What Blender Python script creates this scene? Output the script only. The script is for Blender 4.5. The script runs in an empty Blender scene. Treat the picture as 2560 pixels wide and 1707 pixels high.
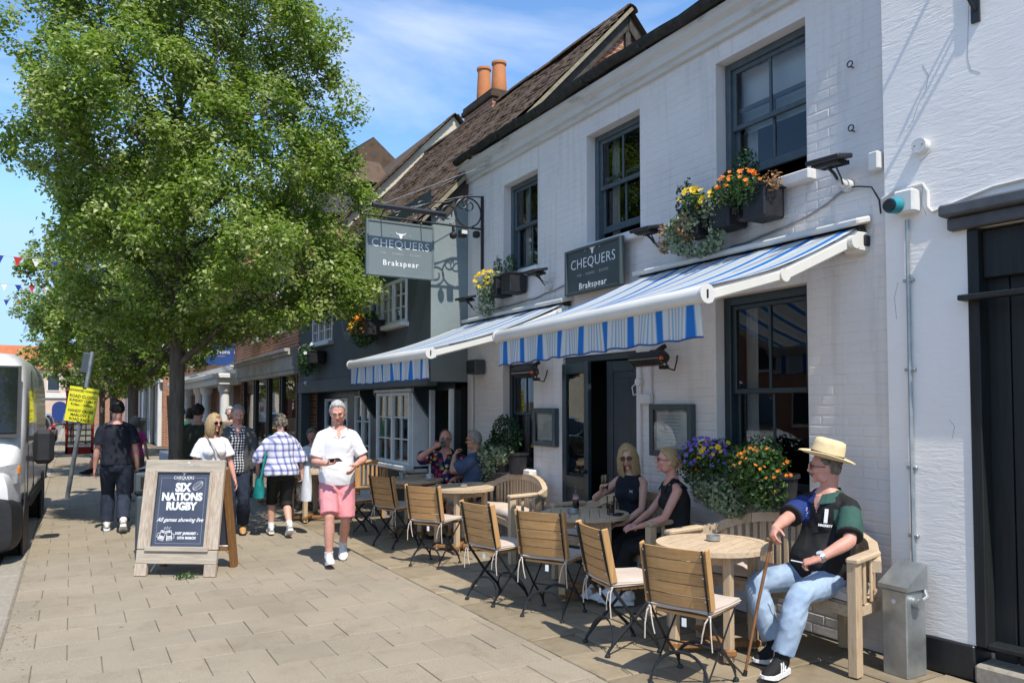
import bpy, math, random
import numpy as np
from mathutils import Vector, Matrix, Euler

random.seed(7)
RNG = np.random.default_rng(7)
SC = bpy.context.scene
COL = SC.collection
R = math.radians

# ------------------------------------------------------------------ camera, sky, sun, exposure
cam_data = bpy.data.cameras.new('camera')
cam_data.sensor_width = 36.0
cam_data.lens = 27.05
cam_data.shift_y = 0.0353
cam_data.clip_start = 0.05
cam_data.clip_end = 2000
cam = bpy.data.objects.new('camera', cam_data)
COL.objects.link(cam)
cam.location = (0, 0, 1.7)
cam.rotation_euler = (R(92.2), 0, R(-29.8))
SC.camera = cam

SUN_EL, SUN_AZ = R(57), R(185.0)       # azimuth from +Y towards +X: the sun stands behind the camera, down the street
SUN_DIR = Vector((math.sin(SUN_AZ) * math.cos(SUN_EL), math.cos(SUN_AZ) * math.cos(SUN_EL), math.sin(SUN_EL)))
world = bpy.data.worlds.new('World')
SC.world = world
world.use_nodes = True
wn = world.node_tree
wn.nodes.clear()
wo = wn.nodes.new('ShaderNodeOutputWorld')
wb = wn.nodes.new('ShaderNodeBackground')
sky = wn.nodes.new('ShaderNodeTexSky')
sky.sky_type = 'NISHITA'
sky.sun_disc = False
sky.sun_elevation = SUN_EL
sky.sun_rotation = SUN_AZ
sky.air_density = 1.0
sky.dust_density = 0.1
sky.ozone_density = 3.0
wtc = wn.nodes.new('ShaderNodeTexCoord')
wmp = wn.nodes.new('ShaderNodeMapping')
wmp.inputs['Rotation'].default_value = (R(8), R(-14), R(24))
wmp.inputs['Scale'].default_value = (1.0, 3.2, 5.0)
wnz = wn.nodes.new('ShaderNodeTexNoise')
wnz.inputs['Scale'].default_value = 1.5
wnz.inputs['Detail'].default_value = 7
wnz.inputs['Roughness'].default_value = 0.56
wnz.inputs['Distortion'].default_value = 0.5
wrm = wn.nodes.new('ShaderNodeValToRGB')
wrm.color_ramp.elements[0].position = 0.46
wrm.color_ramp.elements[1].position = 0.86
wmx = wn.nodes.new('ShaderNodeMixRGB')
wmx.inputs[2].default_value = (4.6, 4.8, 5.2, 1)
wsc = wn.nodes.new('ShaderNodeMath')
wsc.operation = 'MULTIPLY'
wsc.inputs[1].default_value = 0.62
L = wn.links.new
L(wtc.outputs['Generated'], wmp.inputs['Vector']); L(wmp.outputs[0], wnz.inputs['Vector'])
L(wnz.outputs['Fac'], wrm.inputs[0]); L(wrm.outputs[0], wsc.inputs[0]); L(wsc.outputs[0], wmx.inputs[0])
whs = wn.nodes.new('ShaderNodeHueSaturation')
whs.inputs['Saturation'].default_value = 1.12
wcap = wn.nodes.new('ShaderNodeMixRGB')          # keeps the band at the horizon from burning out
wcap.blend_type = 'DARKEN'
wcap.inputs[0].default_value = 1.0
wcap.inputs[2].default_value = (2.1, 3.3, 4.9, 1)
L(sky.outputs[0], whs.inputs['Color']); L(whs.outputs[0], wcap.inputs[1]); L(wcap.outputs[0], wmx.inputs[1]); L(wmx.outputs[0], wb.inputs['Color']); L(wb.outputs[0], wo.inputs['Surface'])
wb.inputs['Strength'].default_value = 0.125

sun_data = bpy.data.lights.new('sun', 'SUN')
sun_data.energy = 2.6
sun_data.angle = R(0.53)
sun_data.color = (1.0, 0.945, 0.85)
sun = bpy.data.objects.new('sun', sun_data)
COL.objects.link(sun)
sun.rotation_euler = (-SUN_DIR).to_track_quat('-Z', 'Y').to_euler()

SC.view_settings.view_transform = 'Standard'
SC.view_settings.look = 'None'
SC.view_settings.gamma = 1
SC.view_settings.exposure = 1.08
SC.cycles.max_bounces = 7
SC.cycles.diffuse_bounces = 4
SC.cycles.transparent_max_bounces = 12

# ------------------------------------------------------------------ mesh helpers
def rot2(x, y, a):
    c, s = math.cos(a), math.sin(a)
    return x * c - y * s, x * s + y * c

class MB:
    """collects shapes; build() links them as ONE mesh object"""
    def __init__(s):
        s.v = []; s.f = []; s.m = []
    def add(s, vs, fs, mi=0):
        o = len(s.v)
        s.v.extend([tuple(p) for p in vs])
        for f in fs:
            s.f.append(tuple(i + o for i in f)); s.m.append(mi)
        return s
    def box(s, c, d, rot=None, ch=0.0, mi=0):
        hx, hy, hz = d[0] / 2, d[1] / 2, d[2] / 2
        if ch <= 0:
            vs = [(x * hx, y * hy, z * hz) for x in (-1, 1) for y in (-1, 1) for z in (-1, 1)]
            fs = [(0, 1, 3, 2), (4, 6, 7, 5), (0, 4, 5, 1), (2, 3, 7, 6), (0, 2, 6, 4), (1, 5, 7, 3)]
        else:
            ch = min(ch, hx * .9, hy * .9, hz * .9)
            vs = []; idx = {}
            for x in (-1, 1):
                for y in (-1, 1):
                    for z in (-1, 1):
                        for ax in range(3):
                            p = [x * (hx - ch), y * (hy - ch), z * (hz - ch)]
                            p[ax] += (x, y, z)[ax] * ch
                            idx[(x, y, z, ax)] = len(vs); vs.append(tuple(p))
            fs = []
            for ax in range(3):
                a, b = (ax + 1) % 3, (ax + 2) % 3
                for sg in (-1, 1):
                    q = []
                    for (u, w) in ((-1, -1), (1, -1), (1, 1), (-1, 1)):
                        k = [0, 0, 0]; k[ax] = sg; k[a] = u; k[b] = w
                        q.append(idx[(k[0], k[1], k[2], ax)])
                    fs.append(tuple(q if sg > 0 else q[::-1]))
                for u in (-1, 1):
                    for w in (-1, 1):
                        k0 = [0, 0, 0]; k1 = [0, 0, 0]
                        k0[ax] = -1; k1[ax] = 1
                        for k in (k0, k1): k[a] = u; k[b] = w
                        q = [idx[(*k0, a)], idx[(*k1, a)], idx[(*k1, b)], idx[(*k0, b)]]
                        fs.append(tuple(q if u * w > 0 else q[::-1]))
            for x in (-1, 1):
                for y in (-1, 1):
                    for z in (-1, 1):
                        q = [idx[(x, y, z, 0)], idx[(x, y, z, 1)], idx[(x, y, z, 2)]]
                        fs.append(tuple(q if x * y * z > 0 else q[::-1]))
        c = Vector(c)
        if rot is not None:
            M = rot if isinstance(rot, Matrix) else Euler(rot).to_matrix()
            vs = [M @ Vector(p) + c for p in vs]
        else:
            vs = [(p[0] + c[0], p[1] + c[1], p[2] + c[2]) for p in vs]
        return s.add(vs, fs, mi)
    def bar(s, a, b, w, t, up=(0, 0, 1), ch=0.0, mi=0):
        """a box from a to b, w wide (sideways) and t thick (along up)"""
        a, b, up = Vector(a), Vector(b), Vector(up)
        d = b - a; y = d.normalized(); x = y.cross(up)
        x = x.normalized() if x.length > 1e-6 else Vector((1, 0, 0))
        z = x.cross(y)
        M = Matrix((x, y, z)).transposed()
        return s.box((a + b) / 2, (w, d.length, t), M, ch, mi)
    def tube(s, pts, r, n=8, mi=0, cap=True, flat=None, xdir=None):
        pts = [Vector(p) for p in pts]
        k = len(pts)
        rs = r if hasattr(r, '__len__') else [r] * k
        fl = flat if flat is not None else rs
        fl = fl if hasattr(fl, '__len__') else [fl] * k
        vs = []; X = Vector(xdir) if xdir is not None else None
        for i, p in enumerate(pts):
            t = (pts[min(i + 1, k - 1)] - pts[max(i - 1, 0)])
            t = t.normalized() if t.length > 1e-9 else Vector((0, 0, 1))
            if X is None:
                X = t.cross(Vector((0, 0, 1)))
                if X.length < .05: X = t.cross(Vector((0, 1, 0)))
            base = Vector(xdir) if xdir is not None else X
            X2 = base - t * base.dot(t)
            X = X2.normalized() if X2.length > 1e-6 else X
            Y = t.cross(X)
            for j in range(n):
                a = 2 * math.pi * j / n
                vs.append(p + X * (rs[i] * math.cos(a)) + Y * (fl[i] * math.sin(a)))
        fs = []
        for i in range(k - 1):
            for j in range(n):
                j2 = (j + 1) % n
                fs.append((i * n + j, i * n + j2, (i + 1) * n + j2, (i + 1) * n + j))
        if cap:
            fs.append(tuple(range(n))[::-1]); fs.append(tuple((k - 1) * n + j for j in range(n)))
        return s.add(vs, fs, mi)
    def ball(s, c, r, rot=None, nu=14, nv=9, mi=0):
        r = r if hasattr(r, '__len__') else (r, r, r)
        M = rot if isinstance(rot, Matrix) else (Euler(rot).to_matrix() if rot is not None else Matrix.Identity(3))
        c = Vector(c); vs = [c + M @ Vector((0, 0, r[2]))]
        for i in range(1, nv):
            th = math.pi * i / nv
            for j in range(nu):
                a = 2 * math.pi * j / nu
                vs.append(c + M @ Vector((r[0] * math.sin(th) * math.cos(a), r[1] * math.sin(th) * math.sin(a), r[2] * math.cos(th))))
        vs.append(c + M @ Vector((0, 0, -r[2])))
        fs = [(0, 1 + j, 1 + (j + 1) % nu) for j in range(nu)]
        for i in range(nv - 2):
            for j in range(nu):
                j2 = (j + 1) % nu; o = 1 + i * nu
                fs.append((o + j, o + nu + j, o + nu + j2, o + j2))
        e = len(vs) - 1; o = 1 + (nv - 2) * nu
        fs += [(e, o + (j + 1) % nu, o + j) for j in range(nu)]
        return s.add(vs, fs, mi)
    def lathe(s, prof, c=(0, 0, 0), n=20, mi=0, M=None):
        vs = []; fs = []; k = len(prof); c = Vector(c)
        for (r, z) in prof:
            for j in range(n):
                a = 2 * math.pi * j / n
                p = Vector((r * math.cos(a), r * math.sin(a), z))
                vs.append(c + (M @ p if M is not None else p))
        for i in range(k - 1):
            for j in range(n):
                j2 = (j + 1) % n
                fs.append((i * n + j, i * n + j2, (i + 1) * n + j2, (i + 1) * n + j))
        if prof[0][0] > 1e-5: fs.append(tuple(range(n))[::-1])
        if prof[-1][0] > 1e-5: fs.append(tuple((k - 1) * n + j for j in range(n)))
        return s.add(vs, fs, mi)
    def prism(s, poly, a, b, mi=0):
        """poly: list of 3D points (one end), moved by the vector b-a to the other end"""
        d = Vector(b) - Vector(a); n = len(poly)
        vs = [Vector(p) for p in poly] + [Vector(p) + d for p in poly]
        fs = [tuple(range(n))[::-1], tuple(range(n, 2 * n))]
        for i in range(n):
            j = (i + 1) % n
            fs.append((i, j, n + j, n + i))
        return s.add(vs, fs, mi)
    def quad(s, a, b, c, d, mi=0):
        return s.add([a, b, c, d], [(0, 1, 2, 3)], mi)
    def grid(s, fn, nu, nv, mi=0, closed=False):
        vs = [fn(i / (nu - (0 if closed else 1)), j / (nv - 1)) for j in range(nv) for i in range(nu)]
        fs = []
        for j in range(nv - 1):
            for i in range(nu if closed else nu - 1):
                i2 = (i + 1) % nu
                fs.append((j * nu + i, j * nu + i2, (j + 1) * nu + i2, (j + 1) * nu + i))
        return s.add(vs, fs, mi)
    def mesh(s, name, mats, smooth=False, angle=38):
        me = bpy.data.meshes.new(name)
        me.from_pydata([tuple(p) for p in s.v], [], s.f)
        for m in (mats if isinstance(mats, (list, tuple)) else [mats]): me.materials.append(m)
        if any(s.m): me.polygons.foreach_set('material_index', s.m)
        if smooth:
            me.polygons.foreach_set('use_smooth', [True] * len(s.f))
            if angle: me.set_sharp_from_angle(angle=R(angle))
        me.update()
        return me
    def build(s, name, mats, parent=None, smooth=False, loc=None, rz=None, angle=38):
        return link(name, s.mesh(name, mats, smooth, angle), parent, loc, rz)

def link(name, me, parent=None, loc=None, rz=None):
    o = bpy.data.objects.new(name, me)
    COL.objects.link(o)
    if parent is not None: o.parent = parent
    if loc is not None: o.location = loc
    if rz is not None: o.rotation_euler = (0, 0, rz)
    return o
def tag(o, label=None, cat=None, group=None, kind=None):
    if label: o['label'] = label
    if cat: o['category'] = cat
    if group: o['group'] = group
    if kind: o['kind'] = kind
    return o
def thing(name, label, cat, loc=(0, 0, 0), rz=0, group=None):
    o = bpy.data.objects.new(name, None)
    COL.objects.link(o)
    o.empty_display_size = .1
    o.location = loc; o.rotation_euler = (0, 0, rz)
    return tag(o, label, cat, group)
def struct(o): o['kind'] = 'structure'; return o
KIDS = {}
def copy_tree(o, parent=None):
    c = o.copy(); COL.objects.link(c); c.parent = parent
    for ch in o.children: copy_tree(ch, c)
    return c
def np_mesh(name, V, F, mats, mi=None, smooth=False):
    """V (n,3), F (m,k) with constant k"""
    me = bpy.data.meshes.new(name)
    V = np.asarray(V, np.float32); F = np.asarray(F, np.int32)
    me.vertices.add(len(V)); me.vertices.foreach_set('co', V.ravel())
    k = F.shape[1]
    me.loops.add(F.size); me.loops.foreach_set('vertex_index', F.ravel())
    me.polygons.add(len(F))
    me.polygons.foreach_set('loop_start', np.arange(len(F), dtype=np.int32) * k)
    for m in (mats if isinstance(mats, (list, tuple)) else [mats]): me.materials.append(m)
    if mi is not None: me.polygons.foreach_set('material_index', np.asarray(mi, np.int32))
    if smooth: me.polygons.foreach_set('use_smooth', np.ones(len(F), bool))
    me.update(calc_edges=True); me.validate()
    return me
def text(body, size, mat_, parent, loc, rot, name='lettering', ext=.0012, bold=0., space=1., shear=0., align='CENTER', sx=1.):
    cu = bpy.data.curves.new(name, 'FONT')
    cu.body = body; cu.size = size; cu.extrude = ext; cu.offset = bold; cu.space_character = space; cu.shear = shear
    cu.align_x = align; cu.align_y = 'CENTER'; cu.resolution_u = 3
    t = bpy.data.objects.new(name, cu); COL.objects.link(t)
    dg = bpy.context.evaluated_depsgraph_get()
    me = bpy.data.meshes.new_from_object(t.evaluated_get(dg))
    bpy.data.objects.remove(t)
    me.materials.clear(); me.materials.append(mat_)
    o = link(name, me, parent)
    o.location = loc; o.rotation_euler = rot; o.scale = (sx, 1, 1)
    return o

# ------------------------------------------------------------------ materials
def node(nt, ty, **kw):
    n = nt.nodes.new(ty)
    for k, v in kw.items():
        if k in n.inputs: n.inputs[k].default_value = v
        else: setattr(n, k, v)
    return n
def C4(c): return (c[0], c[1], c[2], 1)
def ramp(nt, fac, stops, interp='LINEAR'):
    r = nt.nodes.new('ShaderNodeValToRGB')
    cr = r.color_ramp; cr.interpolation = interp
    while len(cr.elements) < len(stops): cr.elements.new(.5)
    for e, (p, c) in zip(cr.elements, stops):
        e.position = p; e.color = C4(c)
    nt.links.new(fac, r.inputs[0])
    return r.outputs[0]
def base_mat(name, rough=.7, spec=.35, metal=0.):
    m = bpy.data.materials.new(name); m.use_nodes = True
    nt = m.node_tree; b = nt.nodes['Principled BSDF']
    b.inputs['Roughness'].default_value = rough
    b.inputs['Specular IOR Level'].default_value = spec
    b.inputs['Metallic'].default_value = metal
    return m, nt, b
def mat(name, c1, c2=None, c3=None, scale=6., rough=.7, spec=.35, metal=0., bump=0., bscale=60., bdist=.004, stretch=(1, 1, 1), objrand=0., detail=5., lo=.3, hi=.7, sub=0., coat=0., rvar=0.):
    m, nt, b = base_mat(name, rough, spec, metal)
    tc = node(nt, 'ShaderNodeTexCoord'); mp = node(nt, 'ShaderNodeMapping')
    mp.inputs['Scale'].default_value = stretch
    nt.links.new(tc.outputs['Object'], mp.inputs[0])
    vec = mp.outputs[0]
    oi = node(nt, 'ShaderNodeObjectInfo')
    if objrand:
        ad = node(nt, 'ShaderNodeVectorMath', operation='MULTIPLY_ADD')
        nt.links.new(oi.outputs['Random'], ad.inputs[0]); ad.inputs[1].default_value = (37, 51, 23)
        nt.links.new(vec, ad.inputs[2]); vec = ad.outputs[0]
    if c2 is None:
        col = None; b.inputs['Base Color'].default_value = C4(c1)
        c2 = c1
    n = node(nt, 'ShaderNodeTexNoise', Scale=scale, Detail=detail, Roughness=.6)
    nt.links.new(vec, n.inputs['Vector'])
    stops = [(lo, c1), (hi, c2)] if c3 is None else [(lo, c1), ((lo + hi) / 2, c2), (hi, c3)]
    col = ramp(nt, n.outputs['Fac'], stops)
    if objrand:
        mr = node(nt, 'ShaderNodeMapRange'); mr.inputs['To Min'].default_value = 1 - objrand; mr.inputs['To Max'].default_value = 1 + objrand
        hs = node(nt, 'ShaderNodeHueSaturation')
        nt.links.new(oi.outputs['Random'], mr.inputs[0]); nt.links.new(mr.outputs[0], hs.inputs['Value'])
        nt.links.new(col, hs.inputs['Color']); col = hs.outputs[0]
    nt.links.new(col, b.inputs['Base Color'])
    if rvar:
        mr2 = node(nt, 'ShaderNodeMapRange'); mr2.inputs['To Min'].default_value = rough - rvar; mr2.inputs['To Max'].default_value = min(1, rough + rvar)
        nt.links.new(n.outputs['Fac'], mr2.inputs[0]); nt.links.new(mr2.outputs[0], b.inputs['Roughness'])
    if bump:
        n2 = node(nt, 'ShaderNodeTexNoise', Scale=bscale, Detail=4., Roughness=.6)
        nt.links.new(vec, n2.inputs['Vector'])
        bp = node(nt, 'ShaderNodeBump', Strength=bump, Distance=bdist)
        nt.links.new(n2.outputs['Fac'], bp.inputs['Height']); nt.links.new(bp.outputs[0], b.inputs['Normal'])
    if sub:
        b.inputs['Subsurface Weight'].default_value = sub
        b.inputs['Subsurface Radius'].default_value = (.012, .005, .003)
    if coat:
        b.inputs['Coat Weight'].default_value = coat; b.inputs['Coat Roughness'].default_value = .08
    return m

def glass_mat(name, tint=(.9, .95, .95), boost=1.6, wav=.0):
    m = bpy.data.materials.new(name); m.use_nodes = True
    nt = m.node_tree; nt.nodes.clear()
    o = node(nt, 'ShaderNodeOutputMaterial'); mx = node(nt, 'ShaderNodeMixShader')
    tr = node(nt, 'ShaderNodeBsdfTransparent'); tr.inputs[0].default_value = C4(tint)
    gl = node(nt, 'ShaderNodeBsdfGlossy', Roughness=.015); fr = node(nt, 'ShaderNodeFresnel', IOR=1.5)
    mu = node(nt, 'ShaderNodeMath', operation='MULTIPLY'); mu.inputs[1].default_value = boost; mu.use_clamp = True
    nt.links.new(fr.outputs[0], mu.inputs[0]); nt.links.new(mu.outputs[0], mx.inputs[0])
    nt.links.new(tr.outputs[0], mx.inputs[1]); nt.links.new(gl.outputs[0], mx.inputs[2]); nt.links.new(mx.outputs[0], o.inputs[0])
    if wav:
        tc = node(nt, 'ShaderNodeTexCoord'); n = node(nt, 'ShaderNodeTexNoise', Scale=2.2, Detail=1.)
        bp = node(nt, 'ShaderNodeBump', Strength=wav, Distance=.02)
        nt.links.new(tc.outputs['Object'], n.inputs['Vector']); nt.links.new(n.outputs['Fac'], bp.inputs['Height'])
        nt.links.new(bp.outputs[0], gl.inputs['Normal'])
    return m

def leaf_mat(name, c1, c2, trans=.35, rough=.45):
    m, nt, b = base_mat(name, rough, .35)
    ge = node(nt, 'ShaderNodeNewGeometry')
    col = ramp(nt, ge.outputs['Random Per Island'], [(0, c1), (1, c2)])
    nt.links.new(col, b.inputs['Base Color'])
    tl = node(nt, 'ShaderNodeBsdfTranslucent'); mx = node(nt, 'ShaderNodeMixShader', Fac=trans)
    hs = node(nt, 'ShaderNodeHueSaturation', Saturation=1.1, Value=1.5); nt.links.new(col, hs.inputs['Color'])
    nt.links.new(hs.outputs[0], tl.inputs[0])
    out = nt.nodes['Material Output']
    nt.links.new(b.outputs[0], mx.inputs[1]); nt.links.new(tl.outputs[0], mx.inputs[2]); nt.links.new(mx.outputs[0], out.inputs[0])
    return m

M = {}
def slab_mat(name, rnd):
    """sandy concrete with grit, stains and chewing gum spots"""
    m, nt, b = base_mat(name, .9, .2)
    ge = node(nt, 'ShaderNodeNewGeometry'); P_ = ge.outputs['Position']
    n1 = node(nt, 'ShaderNodeTexNoise', Scale=1.1, Detail=6., Roughness=.62); nt.links.new(P_, n1.inputs['Vector'])
    col = ramp(nt, n1.outputs['Fac'], [(.3, (.28, .236, .175)), (.52, (.322, .274, .206)), (.72, (.343, .293, .221))])
    n2 = node(nt, 'ShaderNodeTexNoise', Scale=150., Detail=3.); nt.links.new(P_, n2.inputs['Vector'])
    gr = ramp(nt, n2.outputs['Fac'], [(.3, (.72, .72, .72)), (.7, (1.2, 1.19, 1.17))])
    def mul(a, c, f=1.):
        x = node(nt, 'ShaderNodeMixRGB', blend_type='MULTIPLY'); x.inputs[0].default_value = f; nt.links.new(a, x.inputs[1]); nt.links.new(c, x.inputs[2]); return x.outputs[0]
    col = mul(col, gr)
    v = node(nt, 'ShaderNodeTexVoronoi', Scale=2.3); nt.links.new(P_, v.inputs['Vector']); col = mul(col, ramp(nt, v.outputs['Distance'], [(.03, (.55, .53, .5)), (.055, (1, 1, 1))]))
    n3 = node(nt, 'ShaderNodeTexNoise', Scale=3.4, Detail=7., Roughness=.7, Distortion=.6); nt.links.new(P_, n3.inputs['Vector']); col = mul(col, ramp(nt, n3.outputs['Fac'], [(.34, (.87, .86, .845)), (.48, (1, 1, 1))]))
    if rnd:
        oi = node(nt, 'ShaderNodeObjectInfo'); col = mul(col, ramp(nt, oi.outputs['Random'], [(0, (.95, .95, .95)), (.5, (1, 1, 1)), (1, (1.05, 1.035, 1.02))]))
    nt.links.new(col, b.inputs['Base Color'])
    bp = node(nt, 'ShaderNodeBump', Strength=.4, Distance=.004); nt.links.new(n2.outputs['Fac'], bp.inputs['Height']); nt.links.new(bp.outputs[0], b.inputs['Normal'])
    return m
M['slab'] = slab_mat('concrete_slab', True)
M['slab_far'] = slab_mat('concrete_paving', False)
M['joint'] = mat('joint_sand', (.14, .115, .082), (.23, .19, .14), scale=20, rough=1, bump=.6, bscale=160)
M['york'] = mat('york_stone', (.2, .155, .1), (.285, .23, .155), (.225, .185, .125), scale=3.5, rough=.85, bump=.5, bscale=45, bdist=.008, objrand=.16, spec=.25)
M['kerb'] = mat('granite_kerb', (.26, .225, .175), (.38, .335, .27), scale=30, rough=.85, bump=.4, bscale=200, objrand=.06)
M['asphalt'] = mat('asphalt', (.15, .135, .115), (.23, .21, .18), scale=2.5, rough=.95, bump=.7, bscale=180, spec=.2)
M['earth'] = mat('earth', (.1, .09, .06), (.16, .14, .1), scale=3, rough=1)
M['paint_grey'] = mat('dark_grey_paint', (.055, .068, .075), (.075, .09, .098), scale=2.2, rough=.55, bump=.25, bscale=35, spec=.4)
M['paint_frame'] = mat('blue_grey_window_paint', (.06, .08, .095), (.09, .115, .13), scale=12, rough=.45, bump=.2, bscale=80)
M['paint_door'] = mat('dark_teal_door_paint', (.016, .028, .034), (.024, .04, .046), scale=6, rough=.35, spec=.5, bump=.1, bscale=50)
M['white_paint'] = mat('white_paint', (.68, .68, .66), (.78, .78, .76), scale=5, rough=.5, bump=.1, bscale=60)
M['cream'] = mat('cream_render', (.5, .44, .33), (.66, .6, .48), scale=1.8, rough=.9, bump=.5, bscale=30)
M['plaster_side'] = mat('pale_grey_green_render', (.2, .24, .245), (.25, .29, .29), scale=1.6, rough=.85, bump=.4, bscale=14, bdist=.01)
M['black_iron'] = mat('black_iron', (.012, .013, .015), (.02, .021, .024), scale=20, rough=.42, spec=.5, bump=.15, bscale=120)
M['dark_plastic'] = mat('black_plastic', (.014, .014, .016), (.024, .024, .027), scale=14, rough=.5)
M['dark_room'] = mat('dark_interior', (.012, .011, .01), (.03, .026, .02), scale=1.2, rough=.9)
M['steel'] = mat('galvanised_steel', (.32, .345, .35), (.48, .5, .5), scale=7, rough=.42, metal=.75, bump=.1, bscale=50, rvar=.12)
M['chrome'] = mat('bright_metal', (.6, .6, .6), rough=.2, metal=1.)
M['white_plastic'] = mat('white_plastic', (.6, .59, .56), (.7, .69, .66), scale=8, rough=.4)
M['alu'] = mat('cream_coated_aluminium', (.62, .6, .55), (.7, .68, .63), scale=3, rough=.38, spec=.45)
M['teak'] = mat('oiled_teak', (.42, .225, .085), (.57, .335, .145), scale=7, rough=.55, bump=.25, bscale=30, stretch=(.6, 9, 9), objrand=.12, detail=7)
M['teak_end'] = mat('teak_upright', (.44, .24, .09), (.58, .345, .15), scale=7, rough=.55, bump=.2, bscale=30, stretch=(9, 9, .6), objrand=.1)
M['oldteak'] = mat('weathered_teak', (.36, .255, .16), (.55, .42, .285), (.45, .34, .23), scale=6, rough=.75, bump=.35, bscale=25, stretch=(1.2, 10, 5), objrand=.1, detail=7)
M['oldteak_v'] = mat('weathered_teak_upright', (.37, .25, .14), (.56, .415, .265), (.46, .335, .21), scale=6, rough=.75, bump=.35, bscale=25, stretch=(10, 10, .8), objrand=.1, detail=7)
M['greywood'] = mat('silvered_wood', (.32, .25, .185), (.54, .455, .365), scale=5, rough=.85, bump=.5, bscale=28, stretch=(10, 10, .7), detail=8, objrand=.08)
M['greywood_h'] = mat('silvered_wood_rail', (.33, .275, .21), (.52, .455, .37), scale=5, rough=.85, bump=.5, bscale=28, stretch=(.7, 10, 10), detail=8, objrand=.08)
M['brownwood'] = mat('brown_stained_wood', (.2, .095, .035), (.32, .16, .06), scale=5, rough=.7, bump=.4, bscale=25, stretch=(10, 10, .7), detail=8)
M['cushion'] = mat('beige_cushion_cloth', (.5, .42, .36), (.6, .51, .44), scale=4, rough=.95, bump=.4, bscale=180, spec=.15, objrand=.05)
M['cord'] = mat('beige_cord', (.6, .52, .44), rough=.9)
M['tile'] = mat('clay_roof_tile', (.03, .02, .013), (.115, .075, .048), (.07, .052, .036), scale=3, rough=.95, bump=.6, bscale=50, objrand=.4, lo=.2, hi=.8)
M['brick'] = mat('red_brick_piece', (.28, .1, .05), (.42, .18, .09), scale=6, rough=.9, bump=.4, bscale=60, objrand=.25)
M['terracotta'] = mat('terracotta', (.5, .175, .06), (.6, .24, .1), scale=4, rough=.75, bump=.2, bscale=30)
M['sign_grey'] = mat('sign_grey_green_paint', (.15, .185, .19), (.17, .205, .21), scale=3, rough=.5)
M['sign_dark'] = mat('sign_dark_green_grey_paint', (.055, .075, .078), (.068, .088, .09), scale=3, rough=.5)
M['sign_frame'] = mat('sign_frame_paint', (.12, .15, .155), (.16, .19, .195), scale=9, rough=.5)
M['letter'] = mat('white_lettering', (.8, .8, .79), rough=.5)
M['letter_dim'] = mat('faded_lettering', (.36, .38, .385), rough=.6)
M['letter_black'] = mat('black_lettering', (.02, .02, .02), rough=.6)
M['board_blue'] = mat('chalkboard_slate', (.045, .055, .085), (.075, .085, .125), scale=3, rough=.38, spec=.5, bump=.1, bscale=40)
M['glass'] = glass_mat('window_glass', wav=.06)
M['glass_clear'] = glass_mat('clear_glass', (.97, .98, .98), 1.2)
M['skin'] = mat('skin', (.54, .29, .21), (.64, .385, .295), scale=9, rough=.5, sub=.12, bump=.12, bscale=160, spec=.35)
M['skin_pink'] = mat('sunburnt_skin', (.55, .25, .185), (.66, .355, .275), scale=9, rough=.5, sub=.12, bump=.12, bscale=160)
M['skin_tan'] = mat('tanned_skin', (.44, .22, .14), (.55, .3, .2), scale=9, rough=.5, sub=.12, bump=.12, bscale=160)
M['lips'] = mat('lips', (.36, .115, .095), rough=.45)
M['eye_white'] = mat('eye_white', (.4, .37, .34), rough=.2)
M['iris'] = mat('iris', (.03, .025, .02), rough=.15)
M['sunglass'] = mat('sunglass_lens', (.008, .008, .009), rough=.08, spec=.6)

# ------------------------------------------------------------------ ground
KX0, KX1 = -.64, -.40          # kerb
FX = 2.93                      # where the slabs end and the stone flags begin
WX = 4.90                      # pub front
g = MB(); g.quad((-700, -300, -.16), (700, -300, -.16), (700, 1200, -.16), (-700, 1200, -.16))
struct(g.build('ground', M['earth']))
g = MB(); g.grid(lambda u, v: (-9.5 + u * (9.5 + KX0), -12 + v * 150, -.105 - .02 * math.cos(u * 6.28)), 24, 40)
struct(g.build('road', M['asphalt'], smooth=True))
g = MB(); g.quad((KX1 - .02, -12, -.014), (FX + .02, -12, -.014), (FX + .02, 130, -.014), (KX1 - .02, 130, -.014))
pave = struct(g.build('pavement', [M['joint']]))
g = MB(); g.quad((-18, -12, -.01), (-9.5, -12, -.01), (-9.5, 130, -.01), (-18, 130, -.01)); g.quad((-9.5, -12, -.01), (-9.5, -12, -.15), (-9.5, 130, -.15), (-9.5, 130, -.01))
struct(g.build('far_pavement', M['slab_far']))
g = MB(); g.quad((FX - .02, -12, -.018), (7.5, -12, -.018), (7.5, 130, -.018), (FX - .02, 130, -.018))
fore = struct(g.build('forecourt', [M['joint']]))

def slab_mesh(name, lx, ly, t, mt, ch=.004, wob=.0015):
    b = MB(); n = random.uniform
    hx, hy = lx / 2, ly / 2
    top = [(-hx + ch, -hy + ch), (hx - ch, -hy + ch), (hx - ch, hy - ch), (-hx + ch, hy - ch)]
    top = [(x + n(-wob, wob), y + n(-wob, wob)) for x, y in top]
    mid = [(-hx, -hy), (hx, -hy), (hx, hy), (-hx, hy)]
    vs = [(x, y, 0) for x, y in top] + [(x, y, -ch) for x, y in mid] + [(x, y, -t) for x, y in mid]
    fs = [(0, 1, 2, 3)] + [(i + 4, (i + 1) % 4 + 4, (i + 1) % 4, i) for i in range(4)] + [(i + 8, (i + 1) % 4 + 8, (i + 1) % 4 + 4, i + 4) for i in range(4)]
    b.add(vs, fs)
    return b.mesh(name, mt)

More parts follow.
